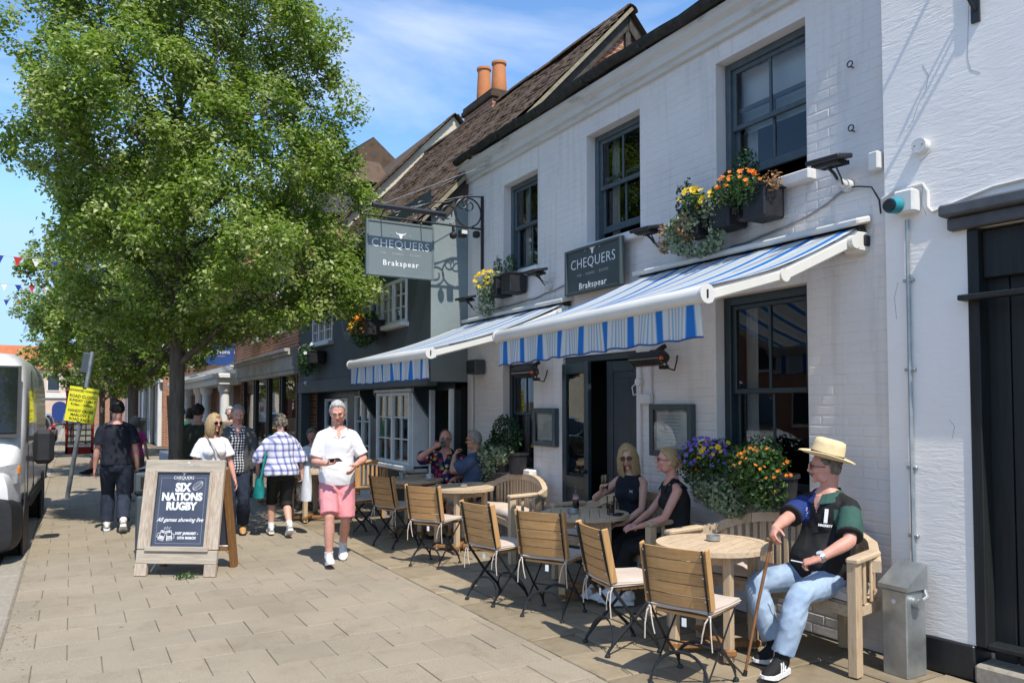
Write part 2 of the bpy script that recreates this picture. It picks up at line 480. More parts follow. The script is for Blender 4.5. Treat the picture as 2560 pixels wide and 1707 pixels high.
# concrete slabs: rows across the pavement, half bond
SL = .405
cells = []
row = 0; y = 2.0
while y < 62:
    x = KX1 + .004 - (SL / 2 if row % 2 else 0)
    while x < FX - .02:
        a, b = max(x, KX1 + .004), min(x + SL, FX - .004)
        if b - a > .06: cells.append((a, b, y, y + SL))
        x += SL
    y += SL; row += 1
def in_view(x, y):
    fx, fy = math.sin(R(29.8)), math.cos(R(29.8))
    d = x * fx + y * fy; l = x * fy - y * fx
    return d > 3.5 and abs(l) < d * .72 + .5
near = [c for c in cells if in_view((c[0] + c[1]) / 2, (c[2] + c[3]) / 2)]
near.sort(key=lambda c: (c[0] + c[1]) ** 2 / 4 + c[2] ** 2)
near_set = set(near[:298])
smeshes = {}
rest = MB()
for c in cells:
    w = c[1] - c[0] - .0035; d = SL - .0035
    cx, cy = (c[0] + c[1]) / 2, (c[2] + c[3]) / 2
    dz = random.uniform(-.0025, .0015)
    if c in near_set:
        key = (round(w, 2), random.randrange(4))
        if key not in smeshes: smeshes[key] = slab_mesh('paving_slab', w, d, .012, M['slab'])
        o = link('paving_slab', smeshes[key], pave, (cx, cy, dz))
        o.rotation_euler = (random.uniform(-.004, .004), random.uniform(-.004, .004), random.uniform(-.004, .004))
    else:
        rest.box((cx, cy, dz - .006), (w, d, .012))
o = rest.build('paving_slabs', M['slab_far'], pave); tag(o, kind='stuff')
# stone flags of the forecourt: uneven rectangles
y = 1.6; nf = 0
while y < 17.2:
    dpt = random.choice([.42, .5, .58, .66])
    x = FX + .004
    while x < 4.86:
        w = random.choice([.38, .5, .62, .74])
        if x + w > 4.62: w = 4.868 - x
        me = slab_mesh('stone_flag', w - .014, dpt - .014, .016, M['york'], ch=.008, wob=.01)
        o = link('stone_flag', me, fore, (x + w / 2, y + dpt / 2, random.uniform(-.004, .003)))
        o.rotation_euler = (random.uniform(-.006, .006), random.uniform(-.006, .006), random.uniform(-.008, .008))
        x += w; nf += 1
    y += dpt
kb = {}
kerb = thing('kerb', 'pale granite kerb along the road edge', 'kerb'); 
y = 2.0; k = 0
while y < 70:
    ln = .915
    b = MB(); j = random.uniform(-.004, .004)
    b.box(((KX0 + KX1) / 2 + j, y + ln / 2, -.078 + random.uniform(-.003, .003)), (KX1 - KX0 - .004, ln - .008, .16), ch=.018)
    b.build('kerb_stone', M['kerb'], kerb); y += ln; k += 1
# litter of dry leaves along the gutter, pulled weeds under the board
def leaf_scatter(name, n, box, mt, parent=None, size=(.012, .03)):
    P = np.column_stack([RNG.uniform(box[0], box[1], n), RNG.uniform(box[2], box[3], n), np.full(n, box[4])])
    s_ = RNG.uniform(size[0], size[1], n)[:, None]; a = RNG.uniform(0, 6.28, n)
    u = np.column_stack([np.cos(a), np.sin(a), RNG.uniform(-.3, .3, n)]) * s_; w = np.column_stack([-np.sin(a), np.cos(a), RNG.uniform(-.3, .3, n)]) * s_ * .5
    V = np.stack([P - u, P - w, P + u, P + w], 1).reshape(-1, 3) + [0, 0, .008]
    return link(name, np_mesh(name, V, np.arange(4 * n).reshape(n, 4), mt), parent)
M['dry_leaf'] = leaf_mat('dry_leaf', (.3, .19, .08), (.45, .33, .16), .1)
tag(leaf_scatter('dry_leaves', 260, (-.95, -.62, 4.5, 16, -.105), M['dry_leaf']), 'small dry leaves and grit lying in the gutter beside the kerb', 'leaves', kind='stuff')
tag(leaf_scatter('dust', 170, (-.4, -.2, 4.5, 12, 0.0), M['dry_leaf'], size=(.006, .014)), 'brown grit along the inner edge of the kerb', 'grit', kind='stuff')

# ------------------------------------------------------------------ buildings
def paint_brick_mat():
    m, nt, b = base_mat('lilac_grey_painted_brick', .62, .3)
    tc = node(nt, 'ShaderNodeTexCoord'); n = node(nt, 'ShaderNodeTexNoise', Scale=1.1, Detail=6., Roughness=.6)
    ge = node(nt, 'ShaderNodeNewGeometry')
    nt.links.new(ge.outputs['Position'], n.inputs['Vector'])
    col = ramp(nt, n.outputs['Fac'], [(.3, (.65, .61, .58)), (.55, (.735, .69, .655)), (.8, (.70, .655, .625))])
    n3 = node(nt, 'ShaderNodeTexNoise', Scale=14., Detail=5., Roughness=.7); nt.links.new(ge.outputs['Position'], n3.inputs['Vector'])
    dirt = ramp(nt, n3.outputs['Fac'], [(.66, (1, 1, 1)), (.8, (.78, .76, .73))])
    mpz = node(nt, 'ShaderNodeMapping'); mpz.inputs['Scale'].default_value = (9, 9, .55); nt.links.new(ge.outputs['Position'], mpz.inputs[0])
    n4 = node(nt, 'ShaderNodeTexNoise', Scale=1., Detail=6., Roughness=.65); nt.links.new(mpz.outputs[0], n4.inputs['Vector'])
    drip = ramp(nt, n4.outputs['Fac'], [(.52, (1, 1, 1)), (.76, (.74, .725, .69))])
    md = node(nt, 'ShaderNodeMixRGB', blend_type='MULTIPLY'); md.inputs[0].default_value = .75; nt.links.new(col, md.inputs[1]); nt.links.new(drip, md.inputs[2]); col = md.outputs[0]
    mx = node(nt, 'ShaderNodeMixRGB', blend_type='MULTIPLY'); mx.inputs[0].default_value = .6
    nt.links.new(col, mx.inputs[1]); nt.links.new(dirt, mx.inputs[2]); nt.links.new(mx.outputs[0], b.inputs['Base Color'])
    n2 = node(nt, 'ShaderNodeTexNoise', Scale=38., Detail=5., Roughness=.65); nt.links.new(ge.outputs['Position'], n2.inputs['Vector'])
    bp = node(nt, 'ShaderNodeBump', Strength=.35, Distance=.006); nt.links.new(n2.outputs['Fac'], bp.inputs['Height']); nt.links.new(bp.outputs[0], b.inputs['Normal'])
    return m
M['pub'] = paint_brick_mat()
def render_mat():
    m, nt, b = base_mat('rough_white_render', .6, .3)
    ge = node(nt, 'ShaderNodeNewGeometry')
    n = node(nt, 'ShaderNodeTexNoise', Scale=1.3, Detail=4.); nt.links.new(ge.outputs['Position'], n.inputs['Vector'])
    col = ramp(nt, n.outputs['Fac'], [(.3, (.85, .80, .75)), (.7, (.92, .87, .82))]); nt.links.new(col, b.inputs['Base Color'])
    mp = node(nt, 'ShaderNodeMapping'); mp.inputs['Rotation'].default_value = (R(-14), 0, 0); mp.inputs['Scale'].default_value = (1, 4.2, 22)
    nt.links.new(ge.outputs['Position'], mp.inputs[0])
    n1 = node(nt, 'ShaderNodeTexNoise', Scale=1.7, Detail=6., Roughness=.6, Distortion=.9); nt.links.new(mp.outputs[0], n1.inputs['Vector'])
    n2 = node(nt, 'ShaderNodeTexNoise', Scale=.9, Detail=2.); nt.links.new(ge.outputs['Position'], n2.inputs['Vector'])
    msk = ramp(nt, n2.outputs['Fac'], [(.36, (.18,) * 3), (.6, (1,) * 3)])
    mu = node(nt, 'ShaderNodeMath', operation='MULTIPLY'); nt.links.new(n1.outputs['Fac'], mu.inputs[0]); nt.links.new(msk, mu.inputs[1])
    bp = node(nt, 'ShaderNodeBump', Strength=.4, Distance=.03); nt.links.new(mu.outputs[0], bp.inputs['Height']); nt.links.new(bp.outputs[0], b.inputs['Normal'])
    return m
M['render_white'] = render_mat()
def brickwork_mat(name, c1, c2, mortar, sx=1.):
    m, nt, b = base_mat(name, .9, .2)
    tc = node(nt, 'ShaderNodeTexCoord'); sp = node(nt, 'ShaderNodeSeparateXYZ'); cb = node(nt, 'ShaderNodeCombineXYZ')
    nt.links.new(tc.outputs['Object'], sp.inputs[0])
    ad = node(nt, 'ShaderNodeMath', operation='ADD'); nt.links.new(sp.outputs[0], ad.inputs[0]); nt.links.new(sp.outputs[1], ad.inputs[1])
    nt.links.new(ad.outputs[0], cb.inputs[0]); nt.links.new(sp.outputs[2], cb.inputs[1])
    br = node(nt, 'ShaderNodeTexBrick', Scale=1.); br.inputs['Brick Width'].default_value = .225; br.inputs['Row Height'].default_value = .075; br.inputs['Mortar Size'].default_value = .01
    br.inputs['Color1'].default_value = C4(c1); br.inputs['Color2'].default_value = C4(c2); br.inputs['Mortar'].default_value = C4(mortar)
    nt.links.new(cb.outputs[0], br.inputs['Vector']); nt.links.new(br.outputs['Color'], b.inputs['Base Color'])
    bp = node(nt, 'ShaderNodeBump', Strength=.5, Distance=.01); bp.invert = True; nt.links.new(br.outputs['Fac'], bp.inputs['Height']); nt.links.new(bp.outputs[0], b.inputs['Normal'])
    return m
M['redbrick'] = brickwork_mat('red_brickwork', (.3, .1, .05), (.4, .16, .08), (.4, .35, .28))
M['cornice'] = mat('stained_white_cornice', (.3, .28, .24), (.56, .54, .5), (.6, .585, .56), scale=2.4, rough=.8, bump=.4, bscale=30, stretch=(1, 1, 4), lo=.25, hi=.6)
M['gutter'] = mat('black_mossy_gutter', (.012, .012, .012), (.045, .045, .038), scale=12, rough=.7, bump=.5, bscale=60)
M['slate'] = mat('slate_roof', (.05, .05, .055), (.1, .095, .095), scale=5, rough=.8, bump=.4, bscale=30)

def wall_with_openings(mb, x, y0, y1, z0, z1, ops, depth=.2, mi=0, reveal=True):
    """wall face in the plane X=x facing -X, rectangular openings (ya,yb,za,zb) with reveals"""
    ys = sorted(set([y0, y1] + [v for o in ops for v in o[:2]])); zs = sorted(set([z0, z1] + [v for o in ops for v in o[2:4]]))
    for i in range(len(ys) - 1):
        for j in range(len(zs) - 1):
            cy, cz = (ys[i] + ys[i + 1]) / 2, (zs[j] + zs[j + 1]) / 2
            if any(o[0] < cy < o[1] and o[2] < cz < o[3] for o in ops): continue
            mb.quad((x, ys[i], zs[j]), (x, ys[i], zs[j + 1]), (x, ys[i + 1], zs[j + 1]), (x, ys[i + 1], zs[j]), mi)
    if reveal:
        for a, b, c, d in [o[:4] for o in ops]:
            e = x + depth
            mb.quad((x, a, c), (e, a, c), (e, a, d), (x, a, d), mi); mb.quad((x, b, c), (x, b, d), (e, b, d), (e, b, c), mi)
            mb.quad((x, a, d), (e, a, d), (e, b, d), (x, b, d), mi); mb.quad((x, a, c), (x, b, c), (e, b, c), (e, a, c), mi)

def sash_window(parent, x, y0, y1, z0, z1, fm, drop=0.0, blind=0.0, nx=2, frame=.06, glass='glass', curtains=True, lift=0.0, gap_y=.0):
    """two sliding sashes set in an opening; x = outer face of the frame"""
    w = thing('sash_window', None, None); w.parent = parent
    b = MB(); t = .1
    for yy in (y0 + frame / 2, y1 - frame / 2): b.box((x + t / 2, yy, (z0 + z1) / 2), (t, frame, z1 - z0), ch=.006)
    b.box((x + t / 2, (y0 + y1) / 2, z1 - frame / 2), (t - .004, y1 - y0 - 2 * frame, frame), ch=.006)
    b.box((x + t / 2, (y0 + y1) / 2, z0 + .02), (t - .004, y1 - y0 - 2 * frame, .04), ch=.006)
    b.build('frame', fm, w)
    ya, yb = y0 + frame, y1 - frame
    zm = (z0 + z1) / 2 + .02
    def sash(name, xs, za, zb, botrail):
        s = thing(name, None, None); s.parent = w
        f = MB(); st = .042
        for yy in (ya + st / 2, yb - st / 2): f.box((xs, yy, (za + zb) / 2), (.036, st, zb - za), ch=.005)
        f.box((xs, (ya + yb) / 2, zb - .02), (.034, yb - ya - 2 * st, .04), ch=.005)
        f.box((xs, (ya + yb) / 2, za + botrail / 2), (.034, yb - ya - 2 * st, botrail), ch=.005)
        for k in range(1, nx):
            f.box((xs, ya + (yb - ya) * k / nx, (za + botrail + zb - .04) / 2), (.026, .024, zb - za - botrail - .04), ch=.004)
        f.build('sash_frame', fm, s)
        for k in range(nx):
            p0 = ya + (yb - ya) * k / nx + (.042 if k == 0 else .012); p1 = ya + (yb - ya) * (k + 1) / nx - (.042 if k == nx - 1 else .012)
            g_ = MB(); a, c = za + botrail, zb - .04; tl = random.uniform(-.004, .004)
            g_.quad((xs + tl, p0, a), (xs, p0, c), (xs - tl, p1, c), (xs, p1, a)); g_.build('pane', M[glass], s)
    sash('upper_sash', x + .045, zm - .02 - drop, z1 - frame - drop, .045)
    sash('lower_sash', x + .083, z0 + .04 + lift, zm + .02 + lift, .075)
    if blind:
        b = MB(); b.quad((x + .17, ya, zm - .02), (x + .17, ya, z1 - .05), (x + .17, yb, z1 - .05), (x + .17, yb, zm - .02)); b.build('blind', M['blind'], w)
    if curtains:
        for sg, yy in ((1, ya), (-1, yb)):
            b = MB(); b.grid(lambda u, v, yy=yy, sg=sg: (x + .2 + .015 * math.sin(u * 22), yy + sg * u * .13, z0 + v * (z1 - z0)), 16, 2); b.build('curtain', M['curtain'], w, smooth=True)
    b = MB(); e = x + .1
    b.quad((e + 1.6, y0 - .4, z0 - .4), (e + 1.6, y1 + .4, z0 - .4), (e + 1.6, y1 + .4, z1 + .3), (e + 1.6, y0 - .4, z1 + .3))
    for yy in (y0 - .4, y1 + .4): b.quad((e + .02, yy, z0 - .4), (e + 1.6, yy, z0 - .4), (e + 1.6, yy, z1 + .3), (e + .02, yy, z1 + .3))
    b.quad((e + .02, y0 - .4, z0 - .4), (e + 1.6, y0 - .4, z0 - .4), (e + 1.6, y1 + .4, z0 - .4), (e + .02, y1 + .4, z0 - .4))
    b.quad((e + .02, y0 - .4, z1 + .3), (e + 1.6, y0 - .4, z1 + .3), (e + 1.6, y1 + .4, z1 + .3), (e + .02, y1 + .4, z1 + .3))
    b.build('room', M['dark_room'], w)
    return w
M['blind'] = mat('pale_blind', (.55, .58, .6), (.62, .65, .66), scale=2, rough=.8)
M['curtain'] = mat('pale_curtain', (.5, .49, .46), (.6, .59, .56), scale=3, rough=.9)

# ---- the pub
PY0, PY1 = 3.31, 9.835
pub = thing('pub_building', 'lilac grey painted brick pub with sash windows and striped awnings', 'building', (WX, 6.5, 0))
def rel(o, parent):                # keep world coordinates under a moved parent
    o.matrix_parent_inverse = Matrix.Translation(-Vector(parent.location)); return o
def part(mb, name, mt, parent=pub, smooth=False): return rel(mb.build(name, mt, parent, smooth), parent)
W1, W2, W3 = (3.97, 4.93, 3.52, 4.74), (5.98, 6.90, 3.47, 4.70), (7.93, 8.79, 3.42, 4.62)
GW = (3.99, 4.96, .97, 2.66); GW2 = (8.03, 8.80, .95, 2.25); DR = (6.06, 7.38, 0.0, 2.27)
OPS = [W1, W2, W3, GW, GW2, DR]
b = MB(); wall_with_openings(b, WX + .004, PY0, PY1, 0, 5.02, OPS, depth=.14)
wall = part(b, 'wall', M['pub'])
# bricks: 300 nearest as parts, the rest as one joined part
def brick_shape(w, h, d=.003, c=.005):
    hw, hh = w / 2, h / 2
    vs = [(0, -hw, -hh), (0, hw, -hh), (0, hw, hh), (0, -hw, hh), (-d, -hw + c, -hh + c), (-d, hw - c, -hh + c), (-d, hw - c, hh - c), (-d, -hw + c, hh - c)]
    fs = [(4, 7, 6, 5), (0, 3, 7, 4), (3, 2, 6, 7), (2, 1, 5, 6), (1, 0, 4, 5)]
    return vs, fs
CH = .0745; BL = .225
bricks = []
for r_ in range(int(4.96 / CH)):
    z0 = r_ * CH + .004; z1 = z0 + CH - .009
    y = PY0 - (BL / 2 if r_ % 2 else 0)
    while y < PY1:
        segs = [(max(y, PY0) + .0045, min(y + BL, PY1) - .0045)]
        for o_ in OPS:
            if z1 > o_[2] and z0 < o_[3]:
                ns = []
                for a, c in segs:
                    if c <= o_[0] or a >= o_[1]: ns.append((a, c)); continue
                    if a < o_[0] - .03: ns.append((a, o_[0]))
                    if c > o_[1] + .03: ns.append((o_[1], c))
                segs = ns
        for a, c in segs:
            if c - a > .03: bricks.append((a, c, z0, z1))
        y += BL
bricks.sort(key=lambda q: (q[0] ** 2 + (abs((q[2] + q[3]) / 2 - 1.9) * 1.2) ** 2))
bm4 = [MB().add(*brick_shape(.216, CH - .009, random.uniform(.0018, .0036), random.uniform(.005, .008))).mesh('brick', M['pub']) for _ in range(6)]
cnt = 0; rest = MB()
for a, c, z0, z1 in bricks:
    cy, cz = (a + c) / 2, (z0 + z1) / 2
    if cnt < 296 and c - a > .214:
        o = link('brick', bm4[random.randrange(6)], pub, (WX + .004, cy, cz)); rel(o, pub)
        o.rotation_euler = (random.uniform(-.006, .006), random.uniform(-.012, .012), random.uniform(-.01, .01)); cnt += 1
    else:
        vs, fs = brick_shape(c - a, z1 - z0, random.uniform(.0016, .0038), random.uniform(.005, .008))
        t1, t2 = random.uniform(-.012, .012), random.uniform(-.01, .01)
        rest.add([(WX + .004 + p[0] + t1 * p[2] + t2 * p[1], p[1] + cy, p[2] + cz) for p in vs], fs)
tag(part(rest, 'brickwork', M['pub']), kind='stuff')
for (a, c, z0, z1), kw in ((W1, dict(blind=1, lift=.16)), (W2, dict(lift=.1)), (W3, dict())):
    rel(sash_window(pub, WX + .115, a, c, z0, z1, M['paint_frame'], **kw), pub)
    b = MB(); b.box((WX - .012, (a + c) / 2, z0 - .045), (.14, c - a + .16, .085), ch=.01); part(b, 'window_sill', M['pub'])
rel(sash_window(pub, WX + .1, GW[0], GW[1], GW[2], GW[3], M['paint_door'], frame=.075), pub)
rel(sash_window(pub, WX + .1, GW2[0], GW2[1], GW2[2], GW2[3], M['paint_door'], frame=.06), pub)
for a, c, z0, z1 in (GW, GW2):
    b = MB(); b.box((WX - .03, (a + c) / 2, z0 - .05), (.24, c - a + .3, .1), ch=.012); part(b, 'window_sill', M['pub'])
# cornice and gutter
b = MB(); prof = [(0, 4.90), (-.035, 4.905), (-.04, 4.95), (-.075, 4.965), (-.085, 5.03), (-.135, 5.075), (-.15, 5.14), (0, 5.14)]
b.prism([(WX + p[0], PY0, p[1]) for p in prof], (0, PY0, 0), (0, PY1, 0)); part(b, 'cornice', M['cornice'])
b = MB()
NG = 26
def gut(u, v):
    a = math.pi * (.95 + 1.1 * u); yy = PY0 + v * (PY1 - PY0)
    return (WX - .185 + .062 * math.cos(a), yy, 5.215 + .06 * math.sin(a) + .012 * math.sin(v * 17) + .007 * math.sin(v * 61))
b.grid(gut, 8, NG); b.grid(lambda u, v: (lambda p: (p[0] + (.004 if p[0] > WX - .185 else -.004) * -1, p[1], p[2] + .004))(gut(u, v)), 8, NG)
for k in range(7): b.box((WX - .17, PY0 + .5 + k * .95, 5.17), (.15, .03, .03))
part(b, 'gutter', M['gutter'], smooth=True)
b = MB()                                          # slate roof behind the gutter
b.quad((WX - .17, PY0, 5.225), (WX - .17, PY1, 5.225), (WX + 3.4, PY1, 6.9), (WX + 3.4, PY0, 6.9)); b.quad((WX + 3.4, PY0, 6.9), (WX + 3.4, PY1, 6.9), (WX + 6.8, PY1, 5.2), (WX + 6.8, PY0, 5.2))
part(b, 'roof', M['slate'])
# doorway: recess, open leaves, inside
b = MB(); x0 = WX + .14
b.box((WX + .1, DR[0] + .035, 1.14), (.13, .07, 2.26), ch=.006); b.box((WX + .1, DR[1] - .035, 1.14), (.13, .07, 2.26), ch=.006); b.box((WX + .1, 6.72, 2.235), (.126, 1.18, .07), ch=.006)
part(b, 'door_frame', M['paint_door'])
b = MB()
b.quad((x0 + 2, 5.6, 0), (x0 + 2, 7.9, 0), (x0 + 2, 7.9, 2.6), (x0 + 2, 5.6, 2.6))
for yy in (DR[0] - .02, DR[1] + .02): b.quad((x0, yy, 0), (x0 + 2, yy, 0), (x0 + 2, yy, 2.6), (x0, yy, 2.6))
b.quad((x0, 6, 0.004), (x0 + 2, 6, 0.004), (x0 + 2, 7.4, 0.004), (x0, 7.4, 0.004)); b.quad((x0, 6, 2.45), (x0 + 2, 6, 2.45), (x0 + 2, 7.4, 2.45), (x0, 7.4, 2.45))
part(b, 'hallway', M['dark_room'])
b = MB(); b.box((WX + .75, 6.95, 1.1), (.05, .1, 2.2)); part(b, 'door_post', M['brownwood'])
def door_leaf(name, hinge, ang, w=.62, h=2.18, glazed=True):
    d = thing(name, None, None); d.parent = pub; d.location = Vector(hinge) - Vector(pub.location); d.rotation_euler = (0, 0, ang)
    f = MB(); t = .045; st = .095
    for xx in (st / 2, w - st / 2): f.box((xx, 0, h / 2), (st, t, h), ch=.005)
    for zz, hh in ((.11, .2), (.86, .14), (h - .06, .12)): f.box((w / 2, 0, zz), (w - 2 * st, t - .004, hh), ch=.005)
    f.build('stiles_and_rails', M['paint_door'], d)
    f = MB(); f.box((w / 2, 0, .5), (w - 2 * st, .02, .58)); f.box((w / 2, 0, .5), (w - 2 * st - .1, .034, .46), ch=.012); f.build('lower_panel', M['paint_door'], d)
    f = MB()
    if glazed: f.quad((st, 0, .93), (w - st, 0, .93), (w - st, 0, h - .12), (st, 0, h - .12)); f.build('pane', M['glass'], d)
    else: f.box((w / 2, 0, 1.5), (w - 2 * st, .02, 1.16)); f.box((w / 2, 0, 1.5), (w - 2 * st - .1, .034, 1.0), ch=.012); f.build('upper_panel', M['paint_door'], d)
    f = MB(); f.ball((w - .05, -.045, 1.0), (.024, .03, .024)); f.tube([(w - .05, 0, 1.0), (w - .05, -.05, 1.0)], .01); f.build('knob', M['black_iron'], d, smooth=True)
    return d
door_leaf('door_leaf', (WX - .01, DR[1] - .03, .012), R(-97), .62)
door_leaf('door_leaf', (WX + .13, DR[0] + .07, .012), R(96), .5, glazed=False)

# ---- the white rendered house on the right
rh = thing('white_house', 'white rough rendered house with black plank door and dark plinth', 'building', (4.86, 2, 0))
RX = 4.865
b = MB(); wall_with_openings(b, RX, -6, PY0 - .012, .22, 7.6, [(.9, 2.765, .22, 2.83)], depth=.22)
b.quad((RX, PY0 - .012, .22), (RX, PY0 - .012, 7.6), (RX + 3, PY0 - .012, 7.6), (RX + 3, PY0 - .012, .22)); part(b, 'wall', M['render_white'], rh)
b = MB(); b.box((RX + .1, 3.03, .108), (.24, .52, .222), ch=.01); b.box((RX + .1, -2.5, .108), (.24, 6.8, .222), ch=.01); part(b, 'plinth', M['black_iron'], rh)
b = MB(); b.box((RX + .1, 1.83, .06), (.3, 1.86, .12), ch=.015); part(b, 'doorstep', M['kerb'], rh)
M['plank'] = mat('black_painted_planks', (.012, .014, .014), (.02, .023, .023), scale=5, rough=.5, stretch=(8, 8, .6), bump=.3, bscale=20, objrand=.15)
dk = thing('plank_door', None, None); dk.parent = rh; rel(dk, rh)
for k in range(13):
    y0 = 2.712 - k * .137
    b = MB(); b.box((RX + .13, y0 - .066, 1.33), (.03, .131, 2.4), ch=.007); b.build('plank', M['plank'], dk)
b = MB(); b.box((RX + .05, 2.733, 1.52), (.12, .066, 2.6), ch=.006); b.box((RX + .19, 1.8, 1.5), (.02, 2.0, 2.7)); b.box((RX + .055, 1.8, .232), (.13, 1.8, .03), ch=.006); b.box((RX + .1, 1.8, 2.66), (.098, 1.8, .3), ch=.006); part(b, 'door_frame', M['plank'], rh)
b = MB(); b.box((RX - .05, 1.8, 2.385), (.1, 1.98, .035), ch=.006); part(b, 'drip_rail', M['plank'], rh)
M['hood'] = mat('grey_painted_hood', (.07, .075, .085), (.11, .115, .125), scale=8, rough=.6, bump=.3, bscale=40)
b = MB(); b.box((RX - .06, 1.75, 2.945), (.15, 2.26, .075), ch=.012); b.box((RX - .025, 1.75, 2.865), (.08, 2.22, .08), ch=.01); part(b, 'door_hood', M['hood'], rh)

M['cork2'] = mat('crack_grey', (.2, .19, .18), (.32, .31, .3), scale=20, rough=1)
for pts in ([(3.02, 3.98), (2.98, 3.9), (3.0, 3.82), (3.06, 3.72), (3.1, 3.62), (3.13, 3.58)], [(2.72, 4.3), (2.735, 4.1), (2.74, 3.92), (2.72, 3.84), (2.67, 3.8)], [(3.05, 3.34), (3.02, 3.35), (2.98, 3.39)], [(3.04, 3.2), (3.045, 3.05), (3.02, 2.97)], [(3.22, 2.55), (3.24, 2.45), (3.23, 2.3)], [(2.9, 1.62), (2.87, 1.58), (2.88, 1.5)]):
    b = MB(); b.tube([(RX - .0005, y + random.uniform(-.006, .006), z) for y, z in pts], .0013, n=4); part(b, 'crack', M['cork2'], rh)
# ---- the dark grey wing with the tiled roof
GY0, GY1, GX = 9.84, 16.9, 4.33
gb = thing('dark_grey_building', 'dark grey jettied building with steep tiled roof and white casements', 'building', (GX, GY0, 0))
G1 = (10.70, 12.32, 2.98, 3.66); G2 = (14.45, 15.85, 2.98, 3.66)
b = MB(); wall_with_openings(b, GX, GY0, GY1, 2.06, 4.75, [G1, G2], depth=.1)
b.quad((GX, GY0, 2.06), (GX, GY1, 2.06), (GX + .6, GY1, 2.06), (GX + .6, GY0, 2.06))
part(b, 'front_wall', M['paint_grey'], gb)
M['verge_shade_wood'] = mat('verge_shade_board', (.04, .034, .028), (.085, .072, .06), scale=6, rough=.9, bump=.4, bscale=30)  # board colour darkened to stand for the shadow under the verge
EZ, AX, AZ = 4.50, 7.84, 8.24                      # eave z, ridge x and z
b = MB(); b.add([(GX, GY0, 2.06), (8, GY0, 2.06), (8, GY0, 5.05), (4.86, GY0, 5.05), (GX, GY0, EZ)], [(0, 1, 2, 3, 4)]); part(b, 'side_wall', M['plaster_side'], gb)
b = MB(); b.add([(4.8, GY0 + .06, 5.0), (10.8, GY0 + .06, 5.0), (AX, GY0 + .06, AZ - .1)], [(0, 1, 2)]); part(b, 'gable_wall', M['redbrick'], gb)
# brick pieces showing in the gable under the verge
for k in range(5):
    for j in range(12):
        yz = 7.0 + k * .095; xx = 7.2 + j * .2 + (k % 2) * .1
        if yz < AZ - .45 - abs(xx - AX) * 1.07 + .1:
            b = MB(); b.box((xx, GY0 + .055, yz), (.19, .03, .075), ch=.006); part(b, 'brick', M['brick'], gb)
for sg in (1, -1):                                  # barge boards
    b = MB(); L0, L1 = (AX + sg * .01, AZ - .1), (AX - (-sg) * 3.45, AZ - .1 - 3.45 * 1.065)
    nx_, nz_ = (sg * .73, .684)
    b.prism([(L0[0], GY0 - .02, L0[1]), (L1[0], GY0 - .02, L1[1]), (L1[0] - nx_ * .17, GY0 - .02, L1[1] - nz_ * .17), (L0[0] - nx_ * .17 * 0, GY0 - .02, L0[1] - .24)], (0, 0, 0), (0, .05, 0)); part(b, 'barge_board', M['verge_shade_wood'], gb)
b = MB(); b.box((AX, GY0 + .03, AZ - .62), (.1, .06, .7)); part(b, 'king_post', M['verge_shade_wood'], gb)
# roof: boards below, tiles on top
sl = (AZ - EZ) / (AX - GX); ang = math.atan(sl); LEN = math.hypot(AX - GX, AZ - EZ)
RY1 = GY1 + 1.0
b = MB(); b.quad((GX - .22, GY0 - .1, EZ - .22 * sl - .03), (GX - .22, RY1, EZ - .22 * sl - .03), (AX, RY1, AZ - .03), (AX, GY0 - .1, AZ - .03)); b.quad((AX, GY0 - .1, AZ - .03), (AX, RY1, AZ - .03), (AX + 3.6, RY1, AZ - 3.85), (AX + 3.6, GY0 - .1, AZ - 3.85)); part(b, 'roof_deck', M['tile'], gb)
TW, TG = .165, .105
d = Vector((math.cos(ang), 0, math.sin(ang))); nrm = Vector((-math.sin(ang), 0, math.cos(ang))); origin = Vector((GX - .24, 0, EZ - .24 * sl))
tile_meshes = []
for k in range(5):
    b = MB(); b.box((.11, 0, .008), (.25, TW - .008, .013), ch=.003); tile_meshes.append(b.mesh('roof_tile', M['tile']))
tiles = []
nrow = int((LEN + .24) / TG)
for r_ in range(nrow):
    y = GY0 - .12 - (TW / 2 if r_ % 2 else 0); 
    while y < RY1:
        if y > GY0 - .13: tiles.append((r_, y + TW / 2))
        y += TW
rt_ = MB(); tparts = 0
tiles.sort(key=lambda t: t[1] * .9 + abs(t[0] - nrow * .45) * .03)
Rm = Matrix((d, Vector((0, 1, 0)), nrm)).transposed()
for r_, y in tiles:
    sag = .03 * math.sin(y * .9) + .02 * math.sin(y * 2.3 + r_ * .2)
    p = origin + d * (r_ * TG) + nrm * (.012 + random.uniform(0, .012) + sag) + Vector((0, y + random.uniform(-.006, .006), 0))
    tilt = Matrix.Rotation(R(-3.2 + random.uniform(-3.0, 2.4)), 3, 'Y') @ Matrix.Rotation(random.uniform(-.045, .045), 3, 'Z') @ Matrix.Rotation(random.uniform(-.03, .03), 3, 'X')
    Mx = Rm @ tilt.inverted()
    if tparts < 298:
        o = link('roof_tile', tile_meshes[random.randrange(5)], gb, p); o.rotation_euler = Mx.to_euler(); rel(o, gb); tparts += 1
    else:
        rt_.box(p + Mx @ Vector((.11, 0, .008)), (.25, TW - .008, .013), Mx)
tag(part(rt_, 'roof_tiles', M['tile'], gb), kind='stuff')
k = 0; y = GY0 - .1
while y < RY1:
    b = MB(); b.grid(lambda u, v, y=y: (AX + .13 * math.cos(math.pi * u), y + v * .34, AZ - .05 + .11 * math.sin(math.pi * u) + .01 * math.sin(y * 3)), 8, 2); part(b, 'ridge_tile', M['tile'], gb, smooth=True); y += .32
M['verge'] = mat('lichen_mortar', (.2, .17, .11), (.34, .3, .2), scale=9, rough=.95, bump=.6, bscale=30)
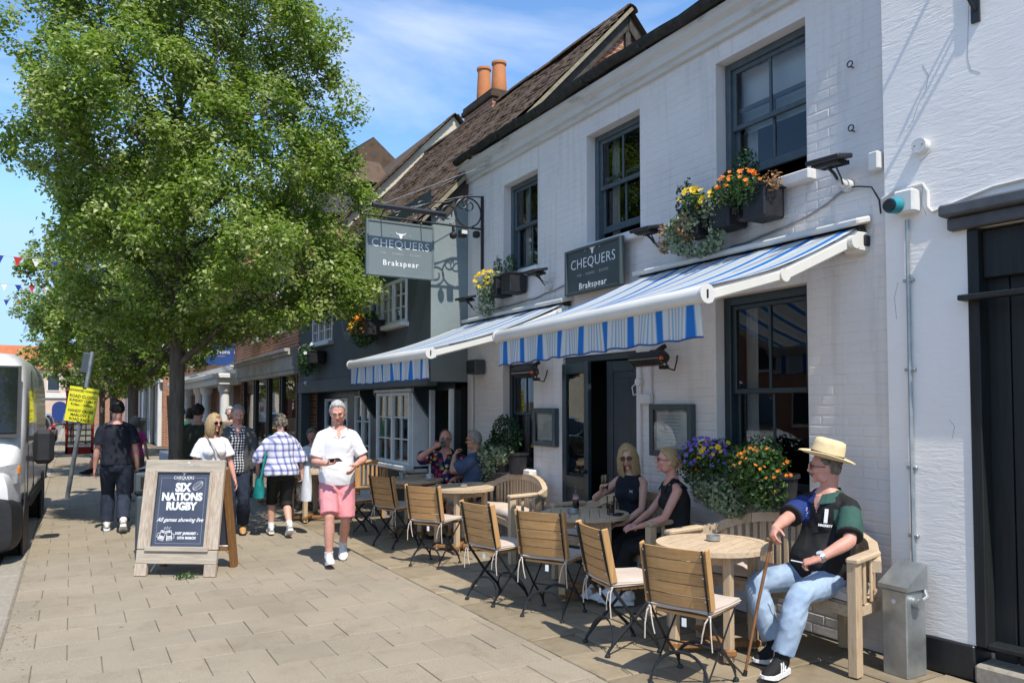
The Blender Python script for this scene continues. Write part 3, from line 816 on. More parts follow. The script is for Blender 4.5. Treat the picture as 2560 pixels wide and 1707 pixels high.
b = MB(); b.bar((GX - .22, GY0 - .09, EZ - .22 * sl - .035), (AX, GY0 - .09, AZ - .035), .07, .05, up=(-math.sin(ang), 0, math.cos(ang))); part(b, 'verge_mortar', M['verge'], gb)
# casements upstairs
def casement(parent, x, y0, y1, z0, z1, nl, nx, nz, fm, glass='glass', fr=.05, name='window', sill=True, room=True):
    w = thing(name, None, None); w.parent = parent; rel(w, parent)
    b = MB()
    b.box((x, y0 + fr / 2, (z0 + z1) / 2), (.07, fr, z1 - z0), ch=.005); b.box((x, y1 - fr / 2, (z0 + z1) / 2), (.07, fr, z1 - z0), ch=.005)
    b.box((x, (y0 + y1) / 2, z0 + fr / 2), (.066, y1 - y0 - 2 * fr, fr), ch=.005); b.box((x, (y0 + y1) / 2, z1 - fr / 2), (.066, y1 - y0 - 2 * fr, fr), ch=.005)
    lw = (y1 - y0 - 2 * fr) / nl
    for k in range(1, nl): b.box((x - .004, y0 + fr + lw * k, (z0 + z1) / 2), (.07, .055, z1 - z0 - 2 * fr), ch=.005)
    for k in range(nl):
        a = y0 + fr + lw * k + (.0 if k == 0 else .0275); c = y0 + fr + lw * (k + 1) - (.0 if k == nl - 1 else .0275)
        for q in range(1, nx): b.box((x, a + (c - a) * q / nx, (z0 + z1) / 2), (.03, .018, z1 - z0 - 2 * fr))
        for q in range(1, nz): b.box((x + .001, (a + c) / 2, z0 + fr + (z1 - z0 - 2 * fr) * q / nz), (.027, c - a, .018))
    b.build('frame', fm, w)
    for k in range(nl):
        a = y0 + fr + lw * k; c = a + lw
        for q in range(nx):
            for s_ in range(nz):
                g_ = MB(); ya, yb = a + (c - a) * q / nx, a + (c - a) * (q + 1) / nx; zz = (z1 - z0 - 2 * fr) / nz; za = z0 + fr + zz * s_; t = random.uniform(-.004, .004)
                g_.quad((x + .01 + t, ya, za), (x + .01, ya, za + zz), (x + .01 - t, yb, za + zz), (x + .01, yb, za)); g_.build('pane', M[glass], w)
    if room:
        b = MB(); b.quad((x + .4, y0, z0), (x + .4, y0, z1), (x + .4, y1, z1), (x + .4, y1, z0)); b.build('room', M['dark_room'], w)
    if sill:
        b = MB(); b.box((x - .05, (y0 + y1) / 2, z0 - .04), (.16, y1 - y0 + .12, .07), ch=.01); b.build('sill', fm, w)
    return w
casement(gb, GX + .01, *G1, 3, 2, 3, M['white_paint'])
casement(gb, GX + .01, *G2, 3, 2, 3, M['white_paint'])
# ground floor, set back under the jetty
LX = 4.72
b = MB(); wall_with_openings(b, LX, GY0 + .02, GY1, 0, 2.06, [(9.92, 10.62, 0, 1.95), (10.85, 12.3, .8, 1.92), (13.4, 14.3, 0, 1.95), (14.7, 16.3, .7, 1.9)], depth=.12); part(b, 'lower_wall', M['paint_door'], gb)
b = MB(); b.box((GX + .03, (GY0 + GY1) / 2, 2.13), (.16, GY1 - GY0 - .01, .26), ch=.015); part(b, 'jetty_beam', M['paint_grey'], gb)
b = MB(); b.box((GX + .08, GY1 - .12, 1.0), (.2, .2, 2.0), ch=.012); part(b, 'post', M['paint_grey'], gb)
for yy in (10.72, 12.42, 13.2):
    b = MB(); b.prism([(LX, yy - .04, 2.05), (GX + .1, yy - .04, 2.05), (GX + .1, yy - .04, 1.93), (LX - .2, yy - .04, 1.78), (LX, yy - .04, 1.5)], (0, 0, 0), (0, .08, 0)); part(b, 'bracket', M['paint_door'], gb)
BAYX = 4.46
casement(gb, BAYX, 10.86, 12.3, .82, 1.93, 2, 2, 3, M['white_paint'], name='bay_window', sill=True)
b = MB(); b.box((LX - .12, 10.855 - .03, 1.37), (.26, .05, 1.12)); b.box((LX - .12, 12.335, 1.37), (.26, .05, 1.12)); b.box((LX - .12, 11.58, .74), (.3, 1.5, .06), ch=.01); b.box((LX - .13, 11.58, 1.965), (.34, 1.6, .05), ch=.01); part(b, 'bay_sides', M['white_paint'], gb)
casement(gb, LX + .02, 13.42, 14.28, .5, 1.93, 2, 1, 3, M['white_paint'], name='glazed_door', sill=False)
b = MB(); b.box((LX + .05, 13.85, .25), (.06, .86, .5)); part(b, 'door_panel', M['white_paint'], gb)
casement(gb, LX + .02, 14.72, 16.28, .72, 1.88, 3, 1, 2, M['white_paint'])
b = MB()
for a, c in ((9.92, 10.62),): b.quad((LX + .5, a - .3, 0), (LX + .5, c + .3, 0), (LX + .5, c + .3, 2.1), (LX + .5, a - .3, 2.1)); b.quad((LX + .12, a, 0), (LX + .5, a, 0), (LX + .5, a, 2), (LX + .12, a, 2)); b.quad((LX + .12, c, 0), (LX + .5, c, 0), (LX + .5, c, 2), (LX + .12, c, 2))
part(b, 'dark_doorway', M['dark_room'], gb)
b = MB(); b.box((LX - .02, 9.93, .98), (.08, .06, 1.96), ch=.005); b.box((LX - .02, 10.62, .98), (.08, .06, 1.96), ch=.005); part(b, 'door_frame', M['white_paint'], gb)
# painted ring and wording on the front
b = MB(); c0 = (GX - .004, 13.55, 3.35)
for rr in (.34, .29): b.tube([(GX - .003, c0[1] + rr * math.sin(t / 40 * 6.2832), c0[2] + rr * 1.25 * math.cos(t / 40 * 6.2832)) for t in range(41)], .006, n=5)
part(b, 'painted_ring', M['letter_dim'], gb)
rel(text('MARLOW', .085, M['letter_dim'], gb, (GX - .004, 13.55, 3.05), (R(90), 0, R(-90))), gb)

# chimney
ch = thing('chimney', None, None); ch.parent = gb; rel(ch, gb)
b = MB(); b.box((7.95, 14.85, 7.9), (.62, 1.35, 1.0)); b.build('stack', M['redbrick'], ch)
b = MB(); b.box((7.95, 14.85, 8.33), (.74, 1.47, .12), ch=.02); b.box((7.95, 14.85, 8.43), (.68, 1.41, .1), ch=.02); b.build('cap', M['tile'], ch)
for yy, hh in ((15.15, .86), (14.45, .72)):
    b = MB(); b.lathe([(.15, 0), (.175, .05), (.165, .3), (.14, hh - .06), (.165, hh - .05), (.165, hh), (.12, hh), (.11, hh - .3)], (7.95, yy, 8.47), 18); b.build('chimney_pot', M['terracotta'], ch, smooth=True)

# ---- cream gabled house behind
cg = thing('cream_gabled_house', 'cream rendered gable with tiled verge and dormer behind the grey wing', 'building', (8, 18, 0))
YC = 18.0
b = MB(); b.add([(5.3, YC, 0), (12, YC, 0), (12, YC, 5.6), (8.55, YC, 9.3), (5.3, YC, 5.85)], [(0, 1, 2, 3, 4)]); b.quad((5.3, YC, 0), (5.3, YC, 5.85), (5.3, 26, 5.85), (5.3, 26, 0)); part(b, 'wall', M['cream'], cg)
b = MB(); b.quad((5.1, YC - .12, 5.68), (5.1, 26, 5.68), (8.55, 26, 9.36), (8.55, YC - .12, 9.36)); b.quad((8.55, YC - .12, 9.36), (8.55, 26, 9.36), (12, 26, 5.68), (12, YC - .12, 5.68)); part(b, 'roof', M['tile'], cg)
for k in range(34):
    t = k / 34
    for sg in (1, -1):
        if sg < 0 and k < 22: continue
        xx = 8.55 - sg * (1 - t) * 3.45; zz = 9.38 - (1 - t) * 3.68
        b = MB(); b.box((xx, YC - .02, zz), (.15, .28, .03), (0, -sg * R(46.8) + R(4) * sg, 0)); part(b, 'verge_tile', M['tile'], cg)
dm = thing('dormer', None, None); dm.parent = cg; rel(dm, cg)
b = MB(); b.box((5.95, 20.2, 7.2), (1.3, 1.5, 1.0)); b.build('cheeks', M['slate'], dm)
b = MB()
for r_ in range(9):
    t = r_ / 9
    for sg in (1, -1): b.bar((5.15, 20.2 + sg * (1 - t) * .95, 7.65 + t * .85), (7.3, 20.2 + sg * (1 - t) * .95, 7.65 + t * .85), .14, .03, up=(0, sg * .67, .75))
b.build('dormer_roof', M['tile'], dm)
b = MB(); b.box((5.28, 20.2, 7.2), (.06, 1.2, .75)); b.build('dormer_frame', M['white_paint'], dm)
b = MB(); b.box((5.24, 19.93, 7.2), (.03, .45, .6)); b.box((5.24, 20.47, 7.2), (.03, .45, .6)); b.build('dormer_pane', M['glass'], dm)

# ---- shops further down the street
def shop(name, label, x, y0, y1, zf, ztop, wallm, trim, win_up, glazing, panelm, roof=True, cat='building', plinth=.5, dp=6):
    t = thing(name, label, cat, (x, y0, 0))
    b = MB(); ops = [(a, c, z0, z1) for a, c, z0, z1 in win_up]
    wall_with_openings(b, x, y0, y1, zf + .3, ztop, ops, depth=.1)
    b.quad((x, y0, 0), (x, y0, ztop), (x + dp, y0, ztop), (x + dp, y0, 0)); b.quad((x + .3, y0, 0), (x + .3, y0, zf + .3), (x + .3, y1, zf + .3), (x + .3, y1, 0)); b.quad((x, y0, zf + .3), (x, y1, zf + .3), (x + .3, y1, zf + .3), (x + .3, y0, zf + .3))
    part(b, 'wall', wallm, t)
    for o_ in win_up: casement(t, x + .05, *o_, 1, 2, 4, M['white_paint'], fr=.07)
    b = MB()
    for pr, z0, z1 in ((.1, zf - .12, zf - .02), (.13, zf - .02, zf + .3), (.22, zf + .3, zf + .37), (.3, zf + .37, zf + .44)): b.box((x - pr / 2 + .05, (y0 + y1) / 2, (z0 + z1) / 2), (pr + .1, y1 - y0 - .02, z1 - z0 - .002))
    part(b, 'fascia', trim, t)
    n = len(glazing)
    for a, c in glazing:
        b = MB(); b.box((x + .08, a, (zf - .12) / 2), (.14, .1, zf - .12), ch=.01); b.box((x + .08, c, (zf - .12) / 2), (.14, .1, zf - .12), ch=.01); b.box((x + .08, (a + c) / 2, plinth / 2), (.12, c - a - .1, plinth)); part(b, 'shopfront', panelm, t)
        g_ = MB(); g_.quad((x + .06, a, plinth), (x + .06, a, zf - .1), (x + .06, c, zf - .1), (x + .06, c, plinth)); part(g_, 'shop_pane', M['glass'], t)
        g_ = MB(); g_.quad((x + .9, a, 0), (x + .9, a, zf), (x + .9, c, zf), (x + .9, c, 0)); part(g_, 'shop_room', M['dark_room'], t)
    if roof:
        b = MB(); b.quad((x - .25, y0, ztop), (x - .25, y1, ztop), (x + 4, y1, ztop + 3.2), (x + 4, y0, ztop + 3.2)); b.add([(x, y0 + .02, ztop), (x + 8, y0 + .02, ztop), (x + 4, y0 + .02, ztop + 3.2)], [(0, 1, 2)]); part(b, 'roof', M['tile'], t)
    return t
M['stone_trim'] = mat('weathered_stone_fascia', (.3, .275, .23), (.48, .45, .4), scale=3, rough=.85, bump=.3, bscale=20)
M['darkshop'] = mat('black_shopfront_paint', (.014, .013, .012), (.028, .025, .022), scale=4, rough=.45)
s1 = shop('gift_shop', 'shop with stone fascia and tall dark glazed front beside the grey wing', 4.3, 16.93, 23.4, 2.55, 5.75, M['redbrick'], M['stone_trim'], [(18, 19.1, 3.5, 5.4), (20.7, 21.8, 3.5, 5.4)], [(17.1, 18.5), (18.7, 19.9), (20.1, 21.5), (21.7, 23.1)], M['darkshop'], roof=False, dp=1.0)
s2 = shop('porch_house', 'brick house with white columned porches down the street', 4.3, 23.45, 36, 2.5, 7.2, M['redbrick'], M['white_paint'], [(24.6, 25.7, 3.4, 5.4), (27.4, 28.5, 3.4, 5.4), (30.2, 31.3, 3.4, 5.4), (33, 34.1, 3.4, 5.4)], [(25.5, 27.2), (30, 31.7), (33, 35)], M['white_paint'])
for yy in (24, 27.6, 29.3, 32.2, 35.4):
    b = MB(); b.lathe([(.2, 0), (.2, .12), (.15, .16), (.13, 2.1), (.17, 2.15), (.2, 2.22), (.2, 2.36)], (3.95, yy, 0), 16); part(b, 'column', M['white_paint'], s2, smooth=True)
b = MB(); b.box((3.98, 29.7, 2.46), (.62, 12, .2), ch=.02); b.box((3.93, 29.7, 2.62), (.8, 12.2, .14), ch=.02); part(b, 'porch_roof', M['white_paint'], s2)
s3 = shop('long_brick_house', 'long red brick terrace with white pilasters far down the street', 3.4, 36.1, 62, 2.9, 7.4, M['redbrick'], M['white_paint'], [(38 + 3 * k, 39.2 + 3 * k, 3.6, 5.6) for k in range(8)], [(37 + 4 * k, 39.5 + 4 * k) for k in range(6)], M['white_paint'])
for k in range(7):
    b = MB(); b.box((3.33, 36.6 + 4 * k, 1.45), (.16, .5, 2.9), ch=.02); part(b, 'pilaster', M['white_paint'], s3)
M['pink'] = mat('pale_pink_render', (.62, .46, .36), (.72, .56, .45), scale=.8, rough=.9)
M['orange_tile'] = mat('orange_tile_roof', (.4, .12, .05), (.5, .17, .07), scale=2, rough=.9)
def end_house(name, label, x0, x1, y, ze, zr, wm, rm, wins):
    t = thing(name, label, 'building', ((x0 + x1) / 2, y, 0))
    b = MB(); b.box(((x0 + x1) / 2, y + 4, ze / 2), (x1 - x0, 8, ze)); part(b, 'wall', wm, t)
    b = MB(); b.prism([(x0 - .3, y - .3, ze), (x0 - .3, y + 8.3, ze), (x0 - .3, y + 4, zr)], (0, 0, 0), (x1 - x0 + .6, 0, 0)); part(b, 'roof', rm, t)
    for (xx, zz, ww, hh) in wins:
        w = thing('window', None, None); w.parent = t; rel(w, t)
        b = MB(); b.box((xx, y - .03, zz), (ww + .2, .1, hh + .2)); b.build('frame', M['white_paint'], w)
        b = MB(); b.quad((xx - ww / 2, y - .09, zz - hh / 2), (xx + ww / 2, y - .09, zz - hh / 2), (xx + ww / 2, y - .09, zz + hh / 2), (xx - ww / 2, y - .09, zz + hh / 2)); b.build('pane', M['room_pane'], w)
    return t
M['room_pane'] = mat('dark_reflecting_pane', (.03, .035, .04), rough=.06, spec=.6)
M['blue_sign'] = mat('blue_sign_panel', (.02, .05, .2), rough=.5)
eh = end_house('pink_house', 'pale pink house with orange tiled roof closing the street', -9, 1.5, 92, 5.6, 8.2, M['pink'], M['orange_tile'], [(-6.5, 4.2, 1, 1.5), (-4, 4.2, 1, 1.5), (-1.6, 4.2, 1, 1.5), (.4, 4.2, 1, 1.5)])
b = MB(); b.box((-3.7, 91.9, 2.9), (10.2, .12, .5)); part(b, 'shop_band', M['white_paint'], eh)
for k in range(5):
    b = MB(); b.lathe([(.7, 0), (.7, .06), (0, .06)], (-7 + k * 2.0, 91.86, 1.6), 18, M=Matrix.Rotation(R(90), 3, 'X')); b.box((-7 + 2.0 * k, 91.82, .9), (1.4, .06, 1.4)); part(b, 'arched_sign', M['blue_sign'], eh)
end_house('far_brick_house', 'brick house at the far end behind the trees', 1.8, 14, 84, 6.4, 9, M['redbrick'], M['tile'], [(3.5, 4.4, 1, 1.6), (6, 4.4, 1, 1.6)])
end_house('far_cream_house', 'cream house at the far end of the road on the left', -24, -9.4, 80, 6, 8.8, M['cream'], M['slate'], [(-12, 4.2, 1, 1.5), (-15, 4.2, 1, 1.5)])
# ---- across the road (seen in the window panes)
def opposite(name, label, y0, y1, h, wm):
    t = thing(name, label, 'building', (-18, (y0 + y1) / 2, 0))
    b = MB(); b.box((-21, (y0 + y1) / 2, h / 2), (6, y1 - y0 - .1, h)); part(b, 'wall', wm, t)
    b = MB(); b.prism([(-17.7, y0, h), (-24.3, y0, h), (-21, y0, h + 2.2)], (0, 0, 0), (0, y1 - y0 - .1, 0)); part(b, 'roof', M['tile'], t)
    n = int((y1 - y0) / 2.6)
    for k in range(n):
        for zz in (1.5, 4.3):
            yy = y0 + (k + .5) * (y1 - y0) / n
            b = MB(); b.box((-17.97, yy, zz), (.1, 1.15, 1.65)); part(b, 'window_frame', M['white_paint'], t)
            b = MB(); b.box((-17.91, yy, zz), (.04, .95, 1.4)); part(b, 'window_pane', M['room_pane'], t)
opposite('white_terrace_house', 'white rendered terrace across the road, seen only in the pane reflections', 3, 15, 6.2, M['cornice'])
opposite('brick_terrace_house', 'brick terrace across the road, seen only in the pane reflections', 15.1, 30, 6.8, M['redbrick'])

# ------------------------------------------------------------------ things fixed to the fronts
def stripe_mat():
    m = bpy.data.materials.new('striped_awning_canvas'); m.use_nodes = True
    nt = m.node_tree; b = nt.nodes['Principled BSDF']; b.inputs['Roughness'].default_value = .8; b.inputs['Specular IOR Level'].default_value = .2
    ge = node(nt, 'ShaderNodeTexCoord'); sp = node(nt, 'ShaderNodeSeparateXYZ'); nt.links.new(ge.outputs['Object'], sp.inputs[0])
    dv = node(nt, 'ShaderNodeMath', operation='MULTIPLY'); dv.inputs[1].default_value = 1 / .292; nt.links.new(sp.outputs[1], dv.inputs[0])
    fr = node(nt, 'ShaderNodeMath', operation='FRACT'); nt.links.new(dv.outputs[0], fr.inputs[0])
    W_, B_, G_, K_ = (.7, .71, .7), (.03, .19, .56), (.28, .45, .62), (.2, .42, .68)
    col = ramp(nt, fr.outputs[0], [(0, W_), (.07, K_), (.10, B_), (.30, K_), (.33, W_), (.40, (.5, .52, .5)), (.46, W_), (.52, G_), (.57, W_), (.62, (.5, .52, .5)), (.68, W_), (.73, G_), (.78, W_), (.84, (.5, .52, .5)), (.90, W_)], 'CONSTANT')
    nt.links.new(col, b.inputs['Base Color'])
    tl = node(nt, 'ShaderNodeBsdfTranslucent'); mx = node(nt, 'ShaderNodeMixShader', Fac=.33); nt.links.new(col, tl.inputs[0])
    nt.links.new(b.outputs[0], mx.inputs[1]); nt.links.new(tl.outputs[0], mx.inputs[2]); nt.links.new(mx.outputs[0], nt.nodes['Material Output'].inputs[0])
    return m
M['canvas'] = stripe_mat()
M['navy_trim'] = mat('navy_binding', (.02, .06, .22), rough=.8)

def awning(label, y0, y1, xw, zw, xf, zf, droop=0., yb=None):
    yb = yb or y1
    t = thing('awning', label, 'awning', (xw, (y0 + y1) / 2, zw), group='striped awnings over the pub tables')
    P = lambda mb, n, mt, sm=False: rel(mb.build(n, mt, t, sm), t)
    dz = lambda v: 0
    b = MB(); b.grid(lambda u, v: (xw - .06 + (xf - xw + .06) * v, y0 + .03 + u * (yb + (y1 - yb) * v - y0 - .06), zw + (zf + .05 - zw) * v - droop * u * v - .05 * math.sin(math.pi * v) + .004 * math.sin(u * 40) - .012 * math.sin(math.pi * v) * math.sin(u * 9 + 1)), 24, 12); P(b, 'canvas', M['canvas'], True)
    b = MB(); b.tube([(xf, y0, zf), (xf, y0 + .01, zf), (xf, y1 - .01, zf - droop), (xf, y1, zf - droop)], [.052, .056, .056, .052], n=16); b.box((xf + .035, (y0 + y1) / 2, zf - .01 - droop / 2), (.07, y1 - y0 - .02, .07), (droop / (y1 - y0) * -1, 0, 0)); P(b, 'front_bar', M['alu'], True)
    for yy in (y0, y1):
        b = MB(); sg = -1 if yy == y0 else 1
        b.tube([(xf, yy, zf - (droop if sg > 0 else 0)), (xf, yy + sg * .02, zf - (droop if sg > 0 else 0))], .06, n=18); P(b, 'end_cap', M['white_plastic'], True)
        b = MB(); b.box((xf - .004, yy + sg * .022, zf - (droop if sg > 0 else 0)), (.012, .006, .05)); P(b, 'end_slot', M['dark_plastic'])
    def val(u, v):
        fold = .012 * math.sin(u * 47 + 1) * v + .009 * math.sin(u * 83) * v + .006 * math.sin(u * 19) * v
        return (xf - .012 + fold, y0 + .02 + u * (y1 - y0 - .04), zf - droop * u - .045 - .215 * v + .006 * v * math.sin(u * 60))
    b = MB(); b.grid(val, 150, 6); P(b, 'valance', M['canvas'], True)
    b = MB(); b.tube([val(k / 150, 1.0) for k in range(151)], .006, n=5); P(b, 'valance_binding', M['navy_trim'])
    b = MB(); b.box((xw - .05, (y0 + yb) / 2, zw + .045), (.17, yb - y0 + .04, .05), (0, R(-14), 0), ch=.012); P(b, 'hood', M['alu'])
    b = MB(); b.box((xw + .01, (y0 + yb) / 2, zw - .09), (.1, yb - y0, .1), ch=.02); b.tube([(xw - .03, y0 + .02, zw - .02), (xw - .03, yb - .02, zw - .02)], .045, n=12); P(b, 'roller', M['dark_plastic'], True)
    for yy, sg in ((y0 + .07, 1), (y1 - .1, -1)):
        b = MB(); mid = (xw + (xf - xw) * .52, yy, zw - .12 + (zf - zw) * .48)
        b.box((xw - .02, yy, zw - .1), (.16, .12, .16), ch=.02); b.tube([(xw - .12, yy - .07, zw - .11), (xw - .12, yy + .07, zw - .11)], .05, n=12)
        b.bar((xw - .1, yy, zw - .1), mid, .055, .085, ch=.012); b.bar((mid[0] + .02, mid[1], mid[2] + .01), (xf + .04, yy, zf - .005 - (droop if sg < 0 else 0)), .05, .075, ch=.012); b.tube([(mid[0], yy - .04, mid[2]), (mid[0], yy + .04, mid[2])], .045, n=12); P(b, 'folding_arm', M['alu'], True)
    return t
awning('large blue striped awning above the tables right of the door', 3.44, 6.03, WX - .03, 2.97, 3.32, 2.385, .055, 5.9)
awning('smaller blue striped awning left of the pub door, next to the grey wing', 7.17, 9.70, WX - .03, 2.87, 3.15, 2.25, .0)

# heaters under the canopy
M['ember'] = mat('heater_reflector', (.5, .45, .38), rough=.3, metal=.8)
M['orange_led'] = mat('orange_switch', (.7, .12, .04), rough=.4)
def heater(label, loc, rz):
    t = thing('patio_heater', label, 'heater', loc, rz, 'electric heaters under the awnings')
    b = MB(); b.box((0, 0, 0), (.13, .5, .1), (0, R(35), 0), ch=.03); b.box((.1, 0, .05), (.12, .06, .05)); b.bar((.05, 0, .03), (.2, 0, .12), .04, .04); b.build('casing', M['dark_plastic'], t)
    b = MB(); Rm = Euler((0, R(35), 0)).to_matrix(); b.box(Rm @ Vector((0, 0, -.052)), (.095, .42, .01), (0, R(35), 0)); b.build('reflector', M['ember'], t)
    b = MB()
    for k in range(13): b.bar(Rm @ Vector((-.055, -.2 + k * .033, -.062)), Rm @ Vector((.055, -.2 + k * .033, -.062)), .005, .005)
    for q in (-.04, -.013, .013, .04): b.bar(Rm @ Vector((q, -.21, -.06)), Rm @ Vector((q, .21, -.06)), .005, .005)
    b.build('guard', M['black_iron'], t)
    b = MB(); b.box(Rm @ Vector((-.03, -.235, -.04)), (.03, .02, .03)); b.build('switch', M['orange_led'], t)
    b = MB(); b.tube([(.03, -.2, -.05), (.07, -.21, -.11), (.14, -.2, -.12), (.19, -.17, -.05), (.22, -.15, .02)], .008, n=6); b.box((.1, -.1, -.09), (.06, .07, .035)); b.build('cable', M['dark_plastic'], t, True)
heater('black wall heater hanging by the right awning end near the large window', (4.66, 5.58, 2.16), 0)
heater('black wall heater half hidden behind the valance left of the door', (4.66, 7.83, 2.12), 0)

# floodlights
def flood(label, loc, tilt=0.):
    t = thing('floodlight', label, 'floodlight', loc, 0, 'floodlights along the pub front')
    b = MB(); b.box((-.22, 0, .1), (.2, .26, .035), (0, R(-12), R(tilt)), ch=.008); b.box((-.21, 0, .078), (.13, .17, .05), (0, R(-12), R(tilt)), ch=.01)
    for k in range(6): b.box((-.27 + k * .026, 0, .07), (.006, .2, .03), (0, R(-12), R(tilt)))
    b.build('lamp_head', M['black_iron'], t)
    b = MB(); b.tube([(-.2, .03, .06), (-.14, .02, .02), (-.1, .02, -.02), (-.02, .0, -.03)], .012, n=6); b.tube([(-.19, -.03, .06), (-.15, -.05, -.04), (-.1, -.02, -.06), (-.05, 0, -.06)], .006, n=6); b.build('bracket', M['black_iron'], t, True)
    b = MB(); b.tube([(0, 0, -.06), (-.05, 0, -.06)], [.045, .042], n=14); b.tube([(-.05, 0, -.06), (-.11, 0, -.03)], [.028, .022], n=10); b.build('wall_mount', M['cornice'], t, True)
for lb, y, z in (('rusty floodlight high at the right end beside the white house', 3.60, 3.37), ('floodlight between the wall sign and the flower box of the right window', 5.62, 3.28), ('floodlight between the left window flowers and the wall sign', 7.62, 3.19), ('leftmost small floodlight beside the grey wing', 9.45, 3.10)):
    flood(lb, (WX - .004, y, z), random.uniform(-8, 8))

# cables on the pub front
M['cable'] = mat('grey_painted_cable', (.2, .2, .215), (.27, .27, .28), scale=9, rough=.6)
def cable(label, pts, r=.009, mt='cable', name='cable'):
    b = MB(); b.tube(pts, r, n=6); return tag(b.build(name, M[mt], None, True), label, 'cable')
def sagline(a, b, n=14, sag=.03, jit=.008):
    a, b = Vector(a), Vector(b); out = []
    for k in range(n + 1):
        t = k / n; p = a.lerp(b, t); p.z -= sag * 4 * t * (1 - t) + random.uniform(-jit, jit); out.append(p)
    return out
cable('thin cable running along the wall above the right awning to the floodlight', sagline((WX - .014, 6.05, 3.02), (WX - .014, 4.4, 3.10), 16) + sagline((WX - .014, 4.3, 3.11), (WX - .014, 3.6, 3.30), 8)[1:])
cable('black cable looping from the right floodlight to the white house', [(WX - .02, 3.6, 3.3), (WX - .03, 3.5, 3.28), (WX - .03, 3.4, 3.25), (WX - .02, 3.35, 3.15), (WX - .02, 3.34, 3.05)], .006, 'dark_plastic')
cable('thin cable from the wall sign to the left window flowers', sagline((WX - .014, 7.1, 3.12), (WX - .014, 9.4, 3.03), 18, .06))
# conduit and sockets beside the door
t = thing('electrical_conduit', 'painted conduit with socket box between the door and the framed menu', 'conduit', (WX, 5.9, 1.4))
P = lambda mb, n, mt, sm=False: rel(mb.build(n, mt, t, sm), t)
b = MB(); b.tube([(WX - .02, 5.97, 2.25), (WX - .02, 5.97, .1)], .011, n=8); b.tube([(WX - .02, 5.81, 2.2), (WX - .02, 5.81, 1.82)], .012, n=8); P(b, 'pipe', M['pub'], True)
b = MB(); b.box((WX - .035, 5.86, 1.78), (.06, .15, .1), ch=.01); P(b, 'socket_box', M['white_plastic'])
b = MB(); b.tube([(WX - .01, 5.98, 1.95), (WX - .05, 5.98, 1.95)], .04, n=12); b.tube([(WX - .04, 5.99, 1.95), (WX - .05, 6.06, 1.9), (WX - .05, 6.04, 1.82), (WX - .03, 5.97, 1.84)], .006, n=6); P(b, 'junction', M['pub'], True)
b = MB(); b.tube([(WX - .005, 9.62, 2.2), (WX - .03, 9.62, 2.2), (WX - .03, 9.62, .1)], .016, n=8)
tag(b.build('drain_pipe', M['pub'], None, True), 'slim painted pipe running down at the left corner of the pub', 'pipe')
t = thing('speaker_box', 'small dark square box on the wall under the smaller awning', 'speaker', (WX, 9.4, 2.25)); b = MB(); b.box((-.09, 0, 0), (.16, .27, .2), ch=.015); b.build('cabinet', M['paint_grey'], t)
b = MB(); b.box((-.174, 0, 0), (.01, .22, .16)); b.build('grille', M['black_iron'], t)
for z, lb in ((4.2, 'upper small iron eye hook right of the top right window'), (3.73, 'lower small iron eye hook right of the top right window')):
    b = MB(); b.tube([(WX, 3.55, z - .03), (WX - .03, 3.55, z - .03)] + [(WX - .04, 3.55 + .022 * math.sin(k / 10 * 6.28), z - .012 - .022 * math.cos(k / 10 * 6.28)) for k in range(11)], .005, n=6)
    tag(b.build('eye_hook', M['black_iron'], None, True), lb, 'hook')
b = MB(); b.box((WX - .04, 3.36, 3.42), (.07, .08, .13), ch=.01); tag(b.build('junction_box', M['white_plastic']), 'small cream box at the corner below the roof between the houses', 'box')

# wall sign
def bull(mb, c, w, sc):
    """a bull's head with wide horns, in local x (sideways) and z; c = function (x,z)->3D"""
    poly = [(-1, .55), (-.75, .32), (-.4, .25), (-.3, .3), (0, .3), (.3, .3), (.4, .25), (.75, .32), (1, .55), (.85, .2), (.5, .05), (.32, -.02), (.2, -.5), (.1, -.7), (-.1, -.7), (-.2, -.5), (-.32, -.02), (-.5, .05), (-.85, .2)]
    top = [(-1, .55), (-.75, .32), (-.4, .25), (0, .3), (.4, .25), (.75, .32), (1, .55)]; bot = [(-.85, .2), (-.5, .05), (-.32, -.02), (.32, -.02), (.5, .05), (.85, .2)]
    tri = [((-1, .55), (-.75, .32), (-.85, .2)), ((-.75, .32), (-.4, .25), (-.5, .05), (-.85, .2)), ((-.4, .25), (.4, .25), (.32, -.02), (-.32, -.02)), ((-.4, .25), (-.32, -.02), (-.5, .05)), ((.4, .25), (.5, .05), (.32, -.02)), ((.75, .32), (.85, .2), (.5, .05), (.4, .25)), ((1, .55), (.85, .2), (.75, .32)), ((-.32, -.02), (.32, -.02), (.2, -.5), (-.2, -.5)), ((-.2, -.5), (.2, -.5), (.1, -.7), (-.1, -.7))]
    for q in tri: mb.add([c(p[0] * sc, p[1] * sc) for p in q], [tuple(range(len(q)))])
def pub_sign_text(t, W, rotz, fn, sc, dim):
    RX_ = (R(90), 0, rotz)
    text('CHEQUERS', .155 * sc, M['letter'], t, fn(0, .05 * sc), RX_, space=1.08, bold=-.0015 * sc)
    text('PUB  -  DINING  -  ROOMS', .043 * sc, dim, t, fn(0, -.075 * sc), RX_, space=1.15)
    text('Brakspear', .1 * sc, M['letter'], t, fn(0, -.2 * sc), RX_, space=1.25, bold=.0012)
    text('EST', .028 * sc, dim, t, fn(-.13 * sc, .185 * sc), RX_); text('UP', .028 * sc, dim, t, fn(.13 * sc, .185 * sc), RX_)
    b = MB(); bull(b, lambda x, z: fn(x, z + .185 * sc), 0, .075 * sc); b.build('bull_emblem', M['letter'], t)
ws = thing('wall_sign', 'dark framed pub name board fixed to the wall between the upper windows', 'sign', (WX - .12, 6.60, 3.175))
